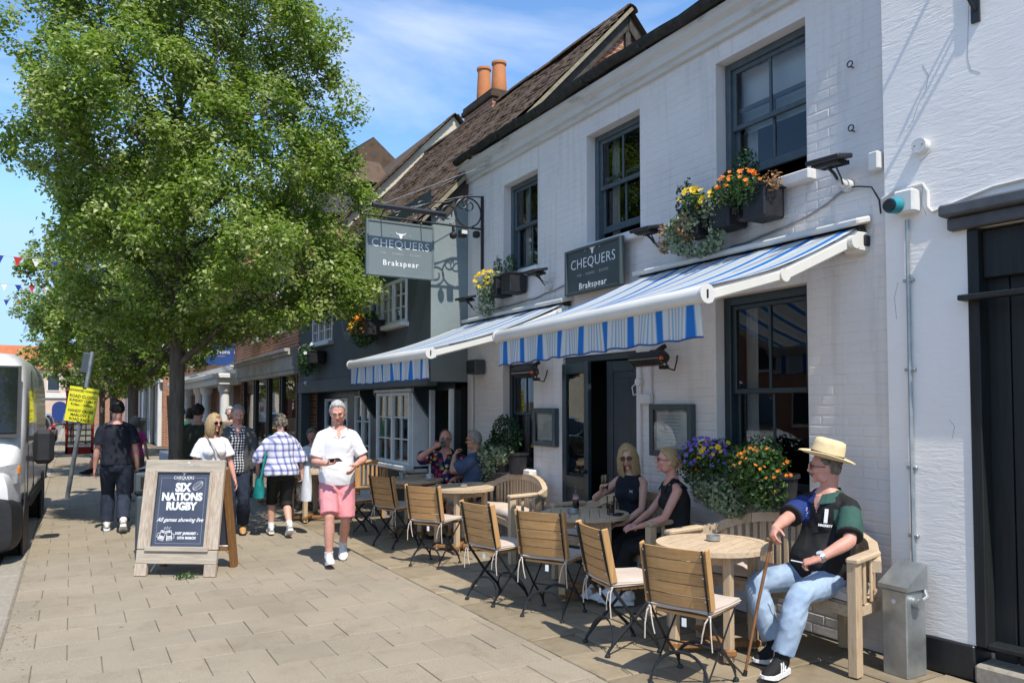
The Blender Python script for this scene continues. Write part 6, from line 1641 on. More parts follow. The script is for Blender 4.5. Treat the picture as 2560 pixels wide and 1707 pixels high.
def car(label, loc, rz, paint):
    t = thing('parked_car', label, 'car', loc, rz, 'cars parked along the kerb')
    b = body_loft([(0, .35, .72, .62, .6), (.06, .26, .86, .82, .76), (.5, .22, .95, .88, .8), (1.2, .22, .98, .89, .8), (3.4, .22, 1.0, .89, .8), (3.95, .26, .96, .86, .76), (4.1, .36, .8, .7, .66)], 24, 5); b.build('body', paint, t, True)
    b = body_loft([(.12, .9, .93, .7, .66), (.45, .9, 1.3, .76, .6), (.95, .9, 1.45, .78, .6), (2.0, .9, 1.46, .78, .6), (2.6, .9, 1.32, .76, .6), (3.15, .9, .96, .72, .68)], 24, 4); b.build('cabin', M['car_glass'], t, True)
    b = body_loft([(.6, 1.36, 1.4, .58, .55), (1.0, 1.42, 1.475, .62, .57), (2.0, 1.43, 1.485, .62, .57), (2.4, 1.38, 1.42, .58, .55)], 20, 4); b.build('roof', paint, t, True)
    for sg in (1, -1):
        b = MB(); b.box((sg * .74, .03, .82), (.16, .08, .2), ch=.02); b.build('tail_lamp', M['red_lens'], t)
        b = MB(); b.box((sg * .66, 4.05, .76), (.24, .08, .12), ch=.02); b.build('headlamp', M['headlamp'], t)
        b = MB(); b.box((sg * .95, 2.75, 1.02), (.14, .1, .1), ch=.02); b.build('wing_mirror', paint, t)
        for yy in (.78, 3.3): wheel(t, (sg * .8, yy, .31), .31, .2, sg)
    b = MB(); b.box((0, -.005, .62), (.52, .02, .11)); b.build('number_plate', M['petal_y'], t)
car('dark grey car parked directly beyond the van', (-1.45, 18.6, -.105), R(-1), M['car_dark'])
car('black car parked second beyond the van', (-1.45, 24.5, -.105), 0, M['car_dark'])
car('dark blue car parked third beyond the van', (-1.5, 30.4, -.105), 0, M['car_blue'])
car('silver car parked far along the kerb', (-1.5, 37, -.105), 0, M['car_silver'])
car('dark car at the far end of the parked row', (-1.5, 45, -.105), 0, M['car_dark'])

# ------------------------------------------------------------------ street furniture
M['yellow'] = mat('yellow_notice', (.78, .72, .03), (.85, .8, .05), scale=4, rough=.5)
t = thing('sign_post', 'leaning grey steel post with a yellow road closure notice', 'sign post', (-.03, 16.76, 0)); t.rotation_euler = (R(-1), R(8.2), R(-29.8))
b = MB(); b.tube([(0, 0, -.05), (0, 0, 2.78)], .04, n=12); b.build('post', M['steel'], t, True)
b = MB(); b.box((0, -.055, 1.76), (.56, .006, .66)); b.build('notice', M['yellow'], t)
for k, (s_, sz) in enumerate((('ADVANCED WARNING', .055), ('ROAD CLOSED', .075), ('SUNDAY 11 MAY', .066), ('9:15am - 10:45am', .058), ('HANDY CROSS', .07), ('MARLOW 5', .07), ('ROAD RACE', .07))):
    text(s_, sz, M['letter_black'], t, (0, -.06, 2.02 - k * .078 - (.03 if k > 0 else 0) - (.04 if k > 3 else 0)), (R(90), 0, 0), bold=.0012)
b = MB(); b.box((0, -.06, 2.085), (.07, .02, .015)); b.box((0, -.06, 1.44), (.07, .02, .015)); b.build('cable_tie', M['dark_plastic'], t)
b = MB(); b.box((-.09, .03, 2.55), (.16, .1, .4), ch=.02); b.build('back_plate', M['paint_grey'], t)
# telephone box
M['phone_red'] = mat('telephone_box_red', (.35, .012, .012), (.45, .02, .018), scale=4, rough=.35)
t = thing('telephone_box', 'red telephone box far along the pavement', 'phone box', (.3, 33, 0))
b = MB()
for sx in (-.42, .42):
    for sy in (-.42, .42): b.box((sx, sy, 1.1), (.08, .08, 2.2))
b.box((0, 0, .12), (.92, .92, .24)); b.box((0, 0, 2.2), (.94, .94, .22), ch=.02); b.ball((0, 0, 2.28), (.5, .5, .18)); b.build('frame', M['phone_red'], t)
b = MB()
for sg in (-1, 1):
    for k in range(8): b.box((0, sg * .42, .42 + k * .22), (.76, .03, .03)); b.box((sg * .42, 0, .42 + k * .22), (.03, .76, .03))
    for xx in (-.2, .2): b.box((xx, sg * .42, 1.2), (.025, .03, 1.8)); b.box((sg * .42, xx, 1.2), (.03, .025, 1.8))
b.build('glazing_bars', M['phone_red'], t)
b = MB()
for sg in (-1, 1): b.box((0, sg * .405, 1.2), (.78, .006, 1.8)); b.box((sg * .405, 0, 1.2), (.006, .78, 1.8))
b.build('pane', M['glass'], t)
b = MB(); b.box((0, -.475, 2.2), (.6, .01, .12)); b.build('telephone_panel', M['letter'], t)
# bunting across the road
M['flag_r'] = mat('red_flag_cloth', (.55, .03, .04), rough=.8); M['flag_w'] = mat('white_flag_cloth', (.75, .75, .74), rough=.8); M['flag_b'] = mat('blue_flag_cloth', (.015, .05, .3), rough=.8)
FC = [M['flag_r'], M['flag_w'], M['flag_b']]
def bunting(label, a, c, n, sz, sag):
    t = thing('bunting', label, 'bunting', (0, 0, 0), 0, 'strings of bunting across the road')
    pt = lambda u: Vector(a).lerp(Vector(c), u) - Vector((0, 0, sag * 4 * u * (1 - u)))
    b = MB(); b.tube([pt(k / 30) for k in range(31)], .006, n=4); b.build('string', M['cord'], t)
    for k in range(n):
        p = pt((k + .5) / n); d = (pt((k + .6) / n) - p).normalized(); f = MB(); h = sz * 1.25; sw = random.uniform(-.1, .1)
        p1, p2, p3 = p - d * sz / 2, p + d * sz / 2, p + Vector((random.uniform(-.02, .02), sw * h, -h)); th = Vector((0, .003, 0))
        f.add([p1, p2, p3, p1 + th, p2 + th, p3 + th], [(0, 2, 1), (3, 4, 5), (0, 1, 4, 3), (1, 2, 5, 4), (2, 0, 3, 5)]); f.build('pennant', FC[k % 3], t)
bunting('nearest and highest string of red, white and blue pennants', (-9.6, 20, 5.35), (2.2, 20.5, 5.0), 34, .17, .05)
bunting('middle string of pennants across the road', (-9.6, 27, 5.5), (2.2, 27.3, 5.35), 34, .17, .05)
bunting('lowest and farthest string of pennants across the road', (-9.6, 32, 5.55), (2.2, 32.3, 5.5), 32, .17, .05)
# bench by the trees and low planter wall in the distance
b = MB(); b.box((2.6, 24.5, .2), (.5, 2.4, .4), ch=.03); tag(b.build('stone_bench', M['cornice']), 'low pale stone block bench far along the pavement', 'bench')
t = thing('iron_railing', 'dark railings before the brick house far along the pavement', 'railing', (2.9, 40, 0))
for k in range(24): b = MB(); b.box((0, -2 + k * .17, .6), (.025, .025, 1.2)); b.build('bar', M['black_iron'], t)
b = MB(); b.box((0, 0, 1.12), (.03, 4.1, .04)); b.box((0, 0, .15), (.03, 4.1, .04)); b.build('rail', M['black_iron'], t)

# ------------------------------------------------------------------ people
def remeshed(mb, voxel, smooth_it, name):
    me = mb.mesh(name, [M['skin']])
    o = bpy.data.objects.new(name, me); COL.objects.link(o)
    md = o.modifiers.new('r', 'REMESH'); md.mode = 'VOXEL'; md.voxel_size = voxel; md.use_smooth_shade = True
    dg = bpy.context.evaluated_depsgraph_get(); ev = o.evaluated_get(dg); nm = bpy.data.meshes.new_from_object(ev)
    bpy.data.objects.remove(o); bpy.data.meshes.remove(me)
    n = len(nm.vertices); V = np.empty(n * 3, np.float32); nm.vertices.foreach_get('co', V); V = V.reshape(-1, 3).astype(np.float64)
    E = np.empty(len(nm.edges) * 2, np.int32); nm.edges.foreach_get('vertices', E); E = E.reshape(-1, 2)
    cnt = np.bincount(E.ravel(), minlength=n).astype(float)[:, None]; cnt[cnt == 0] = 1
    for _ in range(smooth_it):
        S = np.zeros_like(V)
        for k in range(3): S[:, k] = np.bincount(E[:, 0], V[E[:, 1], k], n) + np.bincount(E[:, 1], V[E[:, 0], k], n)
        V = V * .45 + .55 * S / cnt
    return nm, V
def finish(nm, V, name, mats, parent, mi_fn=None):
    nm.vertices.foreach_set('co', V.astype(np.float32).ravel())
    nm.materials.clear()
    for m in mats: nm.materials.append(m)
    nf = len(nm.polygons)
    mi = np.zeros(nf, np.int32)
    if mi_fn is not None:
        c = np.empty(nf * 3, np.float32); nm.polygons.foreach_get('center', c); mi = mi_fn(c.reshape(-1, 3)).astype(np.int32)
    nm.polygons.foreach_set('material_index', mi)
    nm.polygons.foreach_set('use_smooth', np.ones(nf, bool)); nm.update(); nm.name = name
    return link(name, nm, parent)
def folds(nm, V, amp, seed, kx=(14, 14, 9)):
    rng = np.random.default_rng(seed); n = len(V)
    nm.vertices.foreach_set('co', V.astype(np.float32).ravel()); nm.update()
    N = np.empty(n * 3, np.float32); nm.vertex_normals.foreach_get('vector', N); N = N.reshape(-1, 3)
    h = np.zeros(n); W_ = V + .03 * np.sin(V[:, [1, 2, 0]] * 11 + rng.uniform(0, 6, 3))
    for i in range(7):
        k = rng.normal(0, 1, 3) * np.array(kx) * (1 + .5 * i); h += np.sin(W_ @ k + rng.uniform(0, 6.28)) / (1 + .45 * i)
    h = np.tanh(h * .8); h = h * .55 + (.6 - 1.5 * np.abs(h)) * .6      # soft swells with sharper creases
    return V + N * (h * amp)[:, None]
def ik(a, b, l1, l2, pole):
    a, b, pole = Vector(a), Vector(b), Vector(pole); d = b - a; L_ = d.length
    if L_ > (l1 + l2) * .995: b = a + d.normalized() * (l1 + l2) * .995; d = b - a; L_ = d.length
    x = (l1 * l1 - l2 * l2 + L_ * L_) / (2 * L_); h = math.sqrt(max(l1 * l1 - x * x, 1e-6)); u = d.normalized()
    p = pole - u * pole.dot(u); p = p.normalized() if p.length > 1e-4 else Vector((0, 1, 0))
    return a + u * x + p * h, b
def interp(t, xs, ys): return float(np.interp(t, xs, ys))
TT = [-.12, -.06, .03, .12, .2, .28, .36, .43, .48, .52, .56]
TORSO = {'m': ([.10, .155, .166, .158, .152, .158, .166, .160, .135, .095, .064], [.085, .115, .118, .108, .105, .112, .12, .113, .095, .075, .06]),
         'f': ([.10, .16, .172, .148, .13, .134, .144, .147, .13, .085, .052], [.085, .115, .12, .1, .092, .1, .11, .1, .083, .065, .05])}
HEADP = [((.0, .101, .006), (.0085, .014, .028)), ((0, .110, -.022), (.0118, .015, .0125)), ((.012, .103, -.026), (.0085, .01, .008)), ((-.012, .103, -.026), (.0085, .01, .008)),
         ((.03, .083, .03), (.024, .014, .008)), ((-.03, .083, .03), (.024, .014, .008)), ((.042, .066, -.022), (.023, .022, .023)), ((-.042, .066, -.022), (.023, .022, .023)),
         ((0, .0895, -.056), (.021, .0085, .0060)), ((0, .088, -.066), (.018, .009, .0068)), ((0, .077, -.096), (.021, .015, .016)), ((.048, .022, -.07), (.018, .036, .03)), ((-.048, .022, -.07), (.018, .036, .03)),
         ((.078, -.008, -.008), (.009, .02, .031)), ((-.078, -.008, -.008), (.009, .02, .031)), ((.078, .0, -.03), (.008, .011, .012)), ((-.078, .0, -.03), (.008, .011, .012))]
def head_r(d):
    """head surface for unit directions d (n,3): x side, y forward, z up"""
    x, y, z = d[:, 0], d[:, 1], d[:, 2]
    zn = np.clip(-z, 0, 1)
    px = .0765 * x * (1 - .30 * zn ** 1.4); py = .097 * y * np.where(y > 0, 1 - .03 * zn, 1 - .42 * np.clip(zn - .25, 0, 1)); pz = .118 * z
    py = np.where(y > .55, py - .012 * (y - .55), py)
    P = np.column_stack([px, py, pz])
    for sx in (.031, -.031):
        g_ = np.exp(-(((P[:, 0] - sx) / .017) ** 2 + ((P[:, 2] - .008) / .012) ** 2)) * (y > .3)
        P[:, 1] -= .011 * g_
    return P
def sphere_dirs(nu, nv):
    D = [(0, 0, 1)]
    for i in range(1, nv):
        th = math.pi * i / nv
        for j in range(nu):
            a = 2 * math.pi * j / nu; D.append((math.sin(th) * math.cos(a), math.sin(th) * math.sin(a), math.cos(th)))
    D.append((0, 0, -1))
    fs = [(0, 1 + j, 1 + (j + 1) % nu) for j in range(nu)]
    for i in range(nv - 2):
        for j in range(nu):
            o = 1 + i * nu; j2 = (j + 1) % nu; fs.append((o + j, o + nu + j, o + nu + j2, o + j2))
    e = len(D) - 1; o = 1 + (nv - 2) * nu; fs += [(e, o + (j + 1) % nu, o + j) for j in range(nu)]
    return np.array(D), fs

def person(label, loc, rz, P, top=None, bottom=None, shoes=None, hair=None, skin='skin', voxel=.009, group=None, extra=None, pr=None):
    s = P.get('s', 1.); sex = P.get('sex', 'm'); thin = .86 if sex == 'f' else 1.; bel = P.get('belly', 0.); fat = P.get('fat', 1.)
    p0 = Vector(P.get('pel', (0, 0, .93 * s)))
    Rt = Euler((R(-P.get('lean', 0)), R(P.get('side', 0)), 0)).to_matrix()
    Rs = Rt @ Matrix.Rotation(R(P.get('twist', 0)), 3, 'Z')
    Rhalf = Euler((R(-P.get('lean', 0) * .45 - P.get('neck', 4)), R(P.get('side', 0) * .4), 0)).to_matrix()
    hy, hp, hr_ = P.get('head', (0, 0, 0)); Rh = Euler((R(-hp), R(hr_), 0)).to_matrix(); Rh = Matrix.Rotation(R(hy), 3, 'Z') @ Rh
    rxs, rys = TORSO[sex]
    def tor(t):
        k = min(max((t + .05) / .5, 0), 1); Rr = Matrix(((1, 0, 0), (0, 1, 0), (0, 0, 1))); Rr = Rt @ Matrix.Rotation(R(P.get('twist', 0)) * k, 3, 'Z')
        bb = bel * math.exp(-((t - .1) / .13) ** 2); curve = P.get('slump', 0.) * math.sin(min(max(t / .5, 0), 1) * math.pi)
        return p0 + Rt @ Vector((0, bb * .75 - curve, t * s)), Rr, interp(t, TT, rxs) * s * fat + bb * .35, interp(t, TT, rys) * s * fat + bb * .75
    nb = tor(.56)[0]
    hc = nb + Rhalf @ Vector((0, .022, .15)) * s
    sw = (.168 if sex == 'm' else .148) * fat ** .5
    SH = {}; EL = {}; WR = {}; HP = {}; KN = {}; AN = {}
    for sd, sg in (('l', -1), ('r', 1)):
        SH[sd] = p0 + Rs @ Vector((sg * sw, 0, .452 + P.get('shrug' + sd, 0))) * s + Vector((0, -P.get('slump', 0) * .2, 0))
        EL[sd], WR[sd] = ik(SH[sd], P['h' + sd], .285 * s, .25 * s, P.get('e' + sd, (sg * .5, -1, -.3)))
        HP[sd] = p0 + Vector((sg * .09 * s, 0, -.03 * s))
        KN[sd], AN[sd] = ik(HP[sd], P['f' + sd], .43 * s, .425 * s, P.get('k' + sd, (0, 1, 0)))
    def torso(mb, t0, t1, inf, n=10, top_inf=None):
        ts = [t0 + (t1 - t0) * k / n for k in range(n + 1)]; vs = []; m = 22
        for i, t in enumerate(ts):
            c, Rr, rx, ry = tor(t); q = inf if top_inf is None else inf + (top_inf - inf) * i / n
            for j in range(m):
                a = 2 * math.pi * j / m; ca, sa = math.cos(a), math.sin(a)
                vs.append(c + Rr @ Vector((math.copysign(abs(ca) ** .82, ca) * (rx + q), math.copysign(abs(sa) ** .9, sa) * (ry + q), 0)))
        fs = [tuple(range(m))[::-1], tuple(n * m + j for j in range(m))]
        for i in range(n):
            for j in range(m):
                j2 = (j + 1) % m; fs.append((i * m + j, i * m + j2, i * m + m + j2, i * m + m + j))
        mb.add(vs, fs)
        if sex == 'f' and t0 < .33 < t1:
            for sg in (-1, 1): c, Rr, rx, ry = tor(.335); mb.ball(c + Rr @ Vector((sg * .066 * s, ry * .72, 0)), ((.062 + inf) * s, (.06 + inf) * s, (.064 + inf) * s), nu=12, nv=8)
    def limb(mb, a, b_, c, ra, t0, t1, inf, n=12, flare=None, xd=None):
        """a-b-c joints; t 0..1 upper, 1..2 lower; ra: radii keyed over t"""
        pts = []; rs = []
        for k in range(n + 1):
            t = t0 + (t1 - t0) * k / n
            if t < 1: p = a.lerp(b_, t)
            else: p = b_.lerp(c, t - 1)
            bl = math.exp(-((t - 1) / .14) ** 2); mid = (a.lerp(b_, .86) + b_.lerp(c, .14)) / 2; p = p.lerp(p * .6 + mid * .4, bl * .7)
            pts.append(p); e = inf if flare is None else inf + (flare - inf) * (k / n); rs.append(interp(t, ra[0], ra[1]) * s * thin ** .6 * fat ** .7 + e)
        mb.tube(pts, rs, n=14, xdir=xd)
    ARM = ([0, .15, .5, .95, 1.25, 1.6, 2], [.05, .051, .047, .041, .043, .034, .0265] if sex == 'm' else [.043, .044, .042, .037, .038, .031, .0235])
    LEG = ([0, .3, .7, .98, 1.1, 1.35, 1.75, 2], [.09, .086, .068, .055, .053, .059, .043, .036])
    # ---------------- body
    b = MB(); torso(b, -.12, .56, 0., 14)
    c0 = tor(.50)[0]; b.tube([c0, nb, hc + Rh @ Vector((0, -.028, -.055)) * s, hc + Rh @ Vector((0, -.02, 0)) * s], [.066 * s * thin, .057 * s * thin, .055 * s * thin, .05 * s], n=14)
    for sd in 'lr': b.tube([tor(.535)[0], SH[sd] + Vector((0, 0, .008 * s))], [.05 * s * thin, .044 * s * thin], n=12); b.ball(SH[sd], .051 * s * thin); limb(b, SH[sd], EL[sd], WR[sd], ARM, 0, 2, 0)
    for sd in 'lr': b.ball(HP[sd], .085 * s); limb(b, HP[sd], KN[sd], AN[sd], LEG, 0, 2, 0, 16)
    for sd, sg in (('l', -1), ('r', 1)):                         # hands
        f, pn = P.get('d' + sd, (None, None)); fo = (WR[sd] - EL[sd]).normalized()
        f = Vector(f).normalized() if f is not None else fo
        pn = Vector(pn) if pn is not None else Vector((-sg, 0, 0)); pn = (pn - f * pn.dot(f)).normalized()
        th = f.cross(pn) * (1 if sd == 'r' else -1); hs_ = s * (.95 if sex == 'f' else 1.); cu = P.get('c' + sd, .35); spr = P.get('sp' + sd, .08)
        W_ = WR[sd]
        b.tube([W_ - f * .01, W_ + f * .03 * hs_, W_ + f * .06 * hs_, W_ + f * .09 * hs_], [.026 * hs_, .034 * hs_, .041 * hs_, .039 * hs_], n=10, flat=[.02 * hs_, .019 * hs_, .017 * hs_, .013 * hs_], xdir=th)
        for k, (ln, off) in enumerate(((.07, .029), (.079, .0095), (.073, -.0105), (.057, -.029))):
            k0 = W_ + f * (.086 - .004 * abs(k - 1)) * hs_ + th * off * hs_; d = (f + th * (off * spr * 40)).normalized(); pts = [k0 - f * .015]; p = k0; ang = 0
            c_ = cu[k] if hasattr(cu, '__len__') else cu
            pts.append(p)
            for seg in (.46, .3, .24):
                ang += c_ * (1.0 if seg != .24 else .7); dd = d * math.cos(ang) + pn * math.sin(ang); p = p + dd * ln * seg * hs_; pts.append(p)
            b.tube(pts, [.0098 * hs_, .0096 * hs_, .0088 * hs_, .0082 * hs_, .0066 * hs_], n=8)
        tc = P.get('t' + sd, .4); p = W_ + f * .022 * hs_ + th * .026 * hs_; d1 = (f * .6 + th * .7 + pn * tc).normalized(); d2 = (f * .8 + th * .25 + pn * (tc + .25)).normalized()
        b.tube([p - d1 * .012, p, p + d1 * .042 * hs_, p + d1 * .042 * hs_ + d2 * .03 * hs_, p + d1 * .042 * hs_ + d2 * .045 * hs_], [.016 * hs_, .0155 * hs_, .0115 * hs_, .0105 * hs_, .007 * hs_], n=8)
    D, F_ = sphere_dirs(30, 22); HV = head_r(D)
    b.add([hc + Rh @ Vector(p) * s for p in HV], F_)
    for c, r_ in HEADP: b.ball(hc + Rh @ Vector(c) * s, [q * s for q in r_], Rh, nu=10, nv=7)
    for sd in 'lr':                                                   # bare feet below trousers are covered by shoes
        b.ball(AN[sd], .04 * s)
    nm, V = remeshed(b, voxel, 2, 'person')
    lipc = hc + Rh @ Vector((0, .1, -.061)) * s; lr = .0145 * s
    def skin_zone(c):
        q = (c - np.array(lipc)) @ np.array(Rh); return ((np.abs(q[:, 0]) < .021 * s) & (np.abs(q[:, 2]) < .0105 * s) & (q[:, 1] > -.013 * s)).astype(int)
    body = finish(nm, V, 'person', [M[skin], M['lips']], None, skin_zone)
    tag(body, label, 'person', group); body.location = loc; body.rotation_euler = (0, 0, rz)
    H_ = lambda v: hc + Rh @ Vector(v) * s
    # ---------------- eyes, brows
    if P.get('eyes', True) and voxel < .011:
        for sg in (-1, 1):
            e = MB(); e.ball(H_((sg * .031, .0695, .007)), (.0125 * s, .0125 * s, .0085 * s), nu=10, nv=7); eo = e.build('eye', M['eye_white'], body, True)
            e = MB(); e.ball(H_((sg * .031, .0775, .007)), (.0062 * s, .0055 * s, .0058 * s), Rh, nu=8, nv=6); e.build('iris', M['iris'], eo, True)
    # ---------------- hair
    if hair:
        hm = hair['m']; st = hair.get('style', 'short'); th_ = hair.get('th', .014); D, F_ = sphere_dirs(44, 32); HV = head_r(D)
        line = hair.get('line', ([-1, -.25, .1, .32, .6, 1], [-.58, -.36, .1, .48, .72, .7]) if sex == 'm' else ([-1, -.25, .15, .45, .7, 1], [-.62, -.42, .02, .42, .62, .6])); z0 = np.interp(D[:, 1], line[0], line[1])
        mk = np.clip((D[:, 2] - z0) / .16, -1, 1); rng = np.random.default_rng(int(loc[0] * 100) % 999 + 5)
        nz = np.zeros(len(D))
        for i in range(6): nz += np.sin(D @ (rng.normal(0, 1, 3) * (7 + 4 * i)) + rng.uniform(0, 6)) / (1 + .5 * i)
        thick = th_ * (.45 + .55 * np.clip(D[:, 2] + .35, 0, 1)) * np.clip(mk, 0, 1) ** .6 * (1 + .16 * nz) + np.where(mk < 0, -.012, 0) + np.where((mk > 0), hair.get('top', 0.) * np.clip(D[:, 2], 0, 1) ** 2, 0)
        hv = HV * 1.0 + D * thick[:, None]
        h = MB(); h.add([hc + Rh @ Vector(p) * s for p in hv], F_)
        rr = random.Random(3 + int(loc[1] * 10))
        if st in ('bob', 'long'):
            Lh = hair.get('len', .2)
            for k in range(110):
                a = rr.uniform(-2.55, 2.55); a = a + math.pi / 2 * 0; ca, sa = math.sin(a), -math.cos(a)     # a=0 is the back of the head
                z1 = rr.uniform(.0, .06); part_ = rr.uniform(-.012, .012)
                p_0 = Vector((part_ + ca * .015, sa * .015 + .0, .122)); p_1 = Vector((ca * .074, sa * .09, .075)); r2 = 1 + rr.uniform(0, .1)
                p_2 = Vector((ca * .092 * r2, sa * .112 * r2 - .002, -.02)); le = Lh * rr.uniform(.82, 1.05)
                p_3 = Vector((ca * (.088 + rr.uniform(-.005, .02)), sa * .105, .03 - le * .75)); p_4 = Vector((ca * (.075 + rr.uniform(-.01, .02)), sa * .095, .03 - le))
                if abs(a) > 2.0: p_2.y -= .018; p_3.y -= .022; p_4.y -= .025
                h.tube([H_(p) for p in (p_0, p_1, p_2, p_3, p_4)], [.008 * s, .017 * s, .019 * s, .015 * s, .004 * s], n=6, flat=[.004 * s, .008 * s, .010 * s, .008 * s, .003 * s])
        if st == 'bun':
            h.ball(H_((0, -.115, -.03)), (.035 * s, .035 * s, .04 * s), Rh)
            for k in range(46):
                a = rr.uniform(-1.5, 1.5); p_0 = Vector((math.sin(a) * .07, .055 * math.cos(a), .085 + .02 * math.cos(a))); p_1 = Vector((math.sin(a) * .085, -.04, .045)); p_2 = Vector((math.sin(a) * .05, -.1, 0)); h.tube([H_(p) for p in (p_0, p_1, p_2, Vector((0, -.115, -.03)))], [.005 * s, .012 * s, .012 * s, .006 * s], n=5)
            for k in range(9): a = rr.uniform(-1, 1); h.tube([H_((0, -.12, -.05)), H_((a * .03, -.145, -.07)), H_((a * .05, -.15, -.095 + rr.uniform(-.01, .02)))], [.008 * s, .006 * s, .002 * s], n=5)
        if st == 'short':
            for k in range(360):
                a = rr.uniform(0, 6.28); zz = rr.uniform(-.1, 1); d = Vector((math.cos(a) * math.sqrt(1 - zz * zz), math.sin(a) * math.sqrt(1 - zz * zz), zz))
                if zz < interp(d.y, line[0], line[1]) + .1: continue
                q = Vector((d.x * .078, d.y * .098, d.z * .119)); dr = Vector((rr.uniform(-.5, .5), rr.uniform(-.2, .9), rr.uniform(-.1, .5)))
                h.tube([H_(q * 1.05), H_(q * (1.08 + th_ * 3) + dr * .012), H_(q * (1.05 + th_ * 4) + dr * .028)], [.0065 * s, .006 * s, .0015 * s], n=4)
        if st == 'curly':
            for k in range(150):
                a = rr.uniform(0, 6.28); zz = rr.uniform(-.45, 1); d = Vector((math.cos(a) * math.sqrt(1 - zz * zz), math.sin(a) * math.sqrt(1 - zz * zz), zz))
                if zz < interp(d.y, line[0], line[1]): continue
                h.ball(H_((d.x * .088, d.y * .11, d.z * .13)), rr.uniform(.014, .026) * s, nu=7, nv=5)
        ho = h.build('hair', hm, body, True, angle=80)
        if hair.get('brow', True) and voxel < .011:
            h = MB()
            for sg in (-1, 1): h.tube([H_((sg * .014, .0935, .029)), H_((sg * .03, .093, .034)), H_((sg * .048, .08, .029))], [.004 * s, .005 * s, .002 * s], n=6)
            h.build('eyebrows', hair.get('bm', hm), body, True)
        if hair.get('tache'):
            h = MB(); h.tube([H_((-.03, .087, -.055)), H_((-.014, .1, -.047)), H_((0, .103, -.045)), H_((.014, .1, -.047)), H_((.03, .087, -.055))], [.004 * s, .008 * s, .008 * s, .008 * s, .004 * s], n=7); h.build('moustache', hair['tache'], body, True)
    # ---------------- glasses
    gl = P.get('glasses')
    if gl:
        go = MB(); 
        for sg in (-1, 1):
            go.tube([H_((sg * .032 + .024 * math.cos(k / 14 * 6.283), .0985 - .006 * (math.cos(k / 14 * 6.283) * sg > .3), .006 + .018 * math.sin(k / 14 * 6.283))) for k in range(15)], .0019 * s if gl == 'clear' else .0035 * s, n=5)
            go.tube([H_((sg * .056, .092, .01)), H_((sg * .078, .05, .008)), H_((sg * .081, -.01, .004))], .0025 * s, n=5)
        go.tube([H_((-.009, .1, .01)), H_((0, .106, .012)), H_((.009, .1, .01))], .0025 * s, n=5); gg = go.build('glasses', M['dark_plastic'], body, True)
        lm = M['sunglass'] if gl == 'dark' else M['glass_clear']
        for sg in (-1, 1):
            g_ = MB(); g_.lathe([(0, .0), (.024 * s, 0), (.024 * s, .002)], H_((sg * .032, .098, .006)), 14, M=Rh @ Matrix.Rotation(R(-90), 3, 'X')); g_.build('lens', lm, gg)
    # ---------------- clothes
    if top:
        b = MB(); lo = top.get('lo', .0); inf = top.get('inf', .014); hi = top.get('hi', .515)
        torso(b, lo, hi, inf + top.get('loose', .0), 12, inf)
        sl = top.get('sleeve', .62)
        if sl > 0:
            for sd in 'lr':
                b.tube([tor(.525)[0], SH[sd] + Vector((0, 0, .006 * s))], [.055 * s * thin, .044 * s * thin + inf * .7], n=12); b.ball(SH[sd], .05 * s * thin + inf * .75); limb(b, SH[sd], EL[sd], WR[sd], ARM, 0, sl, inf, 10, inf + top.get('flare', .022))
        else:
            for sd in 'lr': b.tube([tor(.53)[0], tor(.53)[0].lerp(SH[sd], .72) + Vector((0, 0, .012))], [.05 * s * thin + inf * .4, .048 * s * thin + inf * .5], n=12)
        nm, V = remeshed(b, max(voxel, .008), 3, 'shirt'); V = folds(nm, V, top.get('fold', .006), int(loc[1] * 37) + 1)
        zfn = top.get('zone')
        tm = list(top['m']) if isinstance(top['m'], list) else [top['m']]
        if top.get('collar'): tm.append(M[skin])
        zv, zt_ = tor(.415)[0], tor(.52)[0]; axv = (zt_ - zv).normalized()
        def zall(c, n_=len(tm) - 1):
            z = zfn(c, tor, SH, s, EL) if zfn else np.zeros(len(c), int)
            if top.get('collar'):
                d_ = c - np.array(zv); h_ = d_ @ np.array(axv); xs = d_ @ np.array(Rs @ Vector((1, 0, 0))); ys = d_ @ np.array(Rs @ Vector((0, 1, 0)))
                z[(h_ > 0) & (np.abs(xs) < h_ * .42) & (ys > 0)] = n_
            return z
        to = finish(nm, V, top.get('name', 'shirt'), tm, body, zall)
        col_ = top.get('collar')
        if col_:
            for sg in (-1, 1):
                q = MB(); pts = []
                for k in range(9):
                    a = math.pi * (1.5 + sg * (k / 8) * .94); c, Rr, rx, ry = tor(.56 - .05 * (k / 8) ** 2); co, Ro, rxo, ryo = tor(.512 - .065 * (k / 8) ** 1.6); ci_, si_ = math.cos(a), math.sin(a); wd = 1. - .25 * (k / 8); pts.append((c + Rr @ Vector((ci_ * (rx + .012) * 1.02, si_ * (ry + .012), .012 * s * (1 - k / 8))), co + Ro @ Vector((ci_ * (rxo + inf + .016) * wd, si_ * (ryo + inf + .016), 0))))
                vs = [p for pr_ in pts for p in pr_]; up_ = Vector((0, 0, .006)); vs2 = [p + up_ for p in vs]
                fs = [(2 * k, 2 * k + 1, 2 * k + 3, 2 * k + 2) for k in range(8)]; n0 = len(vs); fs += [tuple(i + n0 for i in f[::-1]) for f in fs]
                edge = [2 * k for k in range(9)] + [2 * k + 1 for k in range(8, -1, -1)]; fs += [(edge[i], edge[(i + 1) % 18], edge[(i + 1) % 18] + n0, edge[i] + n0) for i in range(18)]
                q.add(vs + vs2, fs); q.build('collar', (col_[0] if sg < 0 else col_[1]) if isinstance(col_, (list, tuple)) else col_, to)
        for (bt, btm) in top.get('badges', []): bt(to, tor, btm)
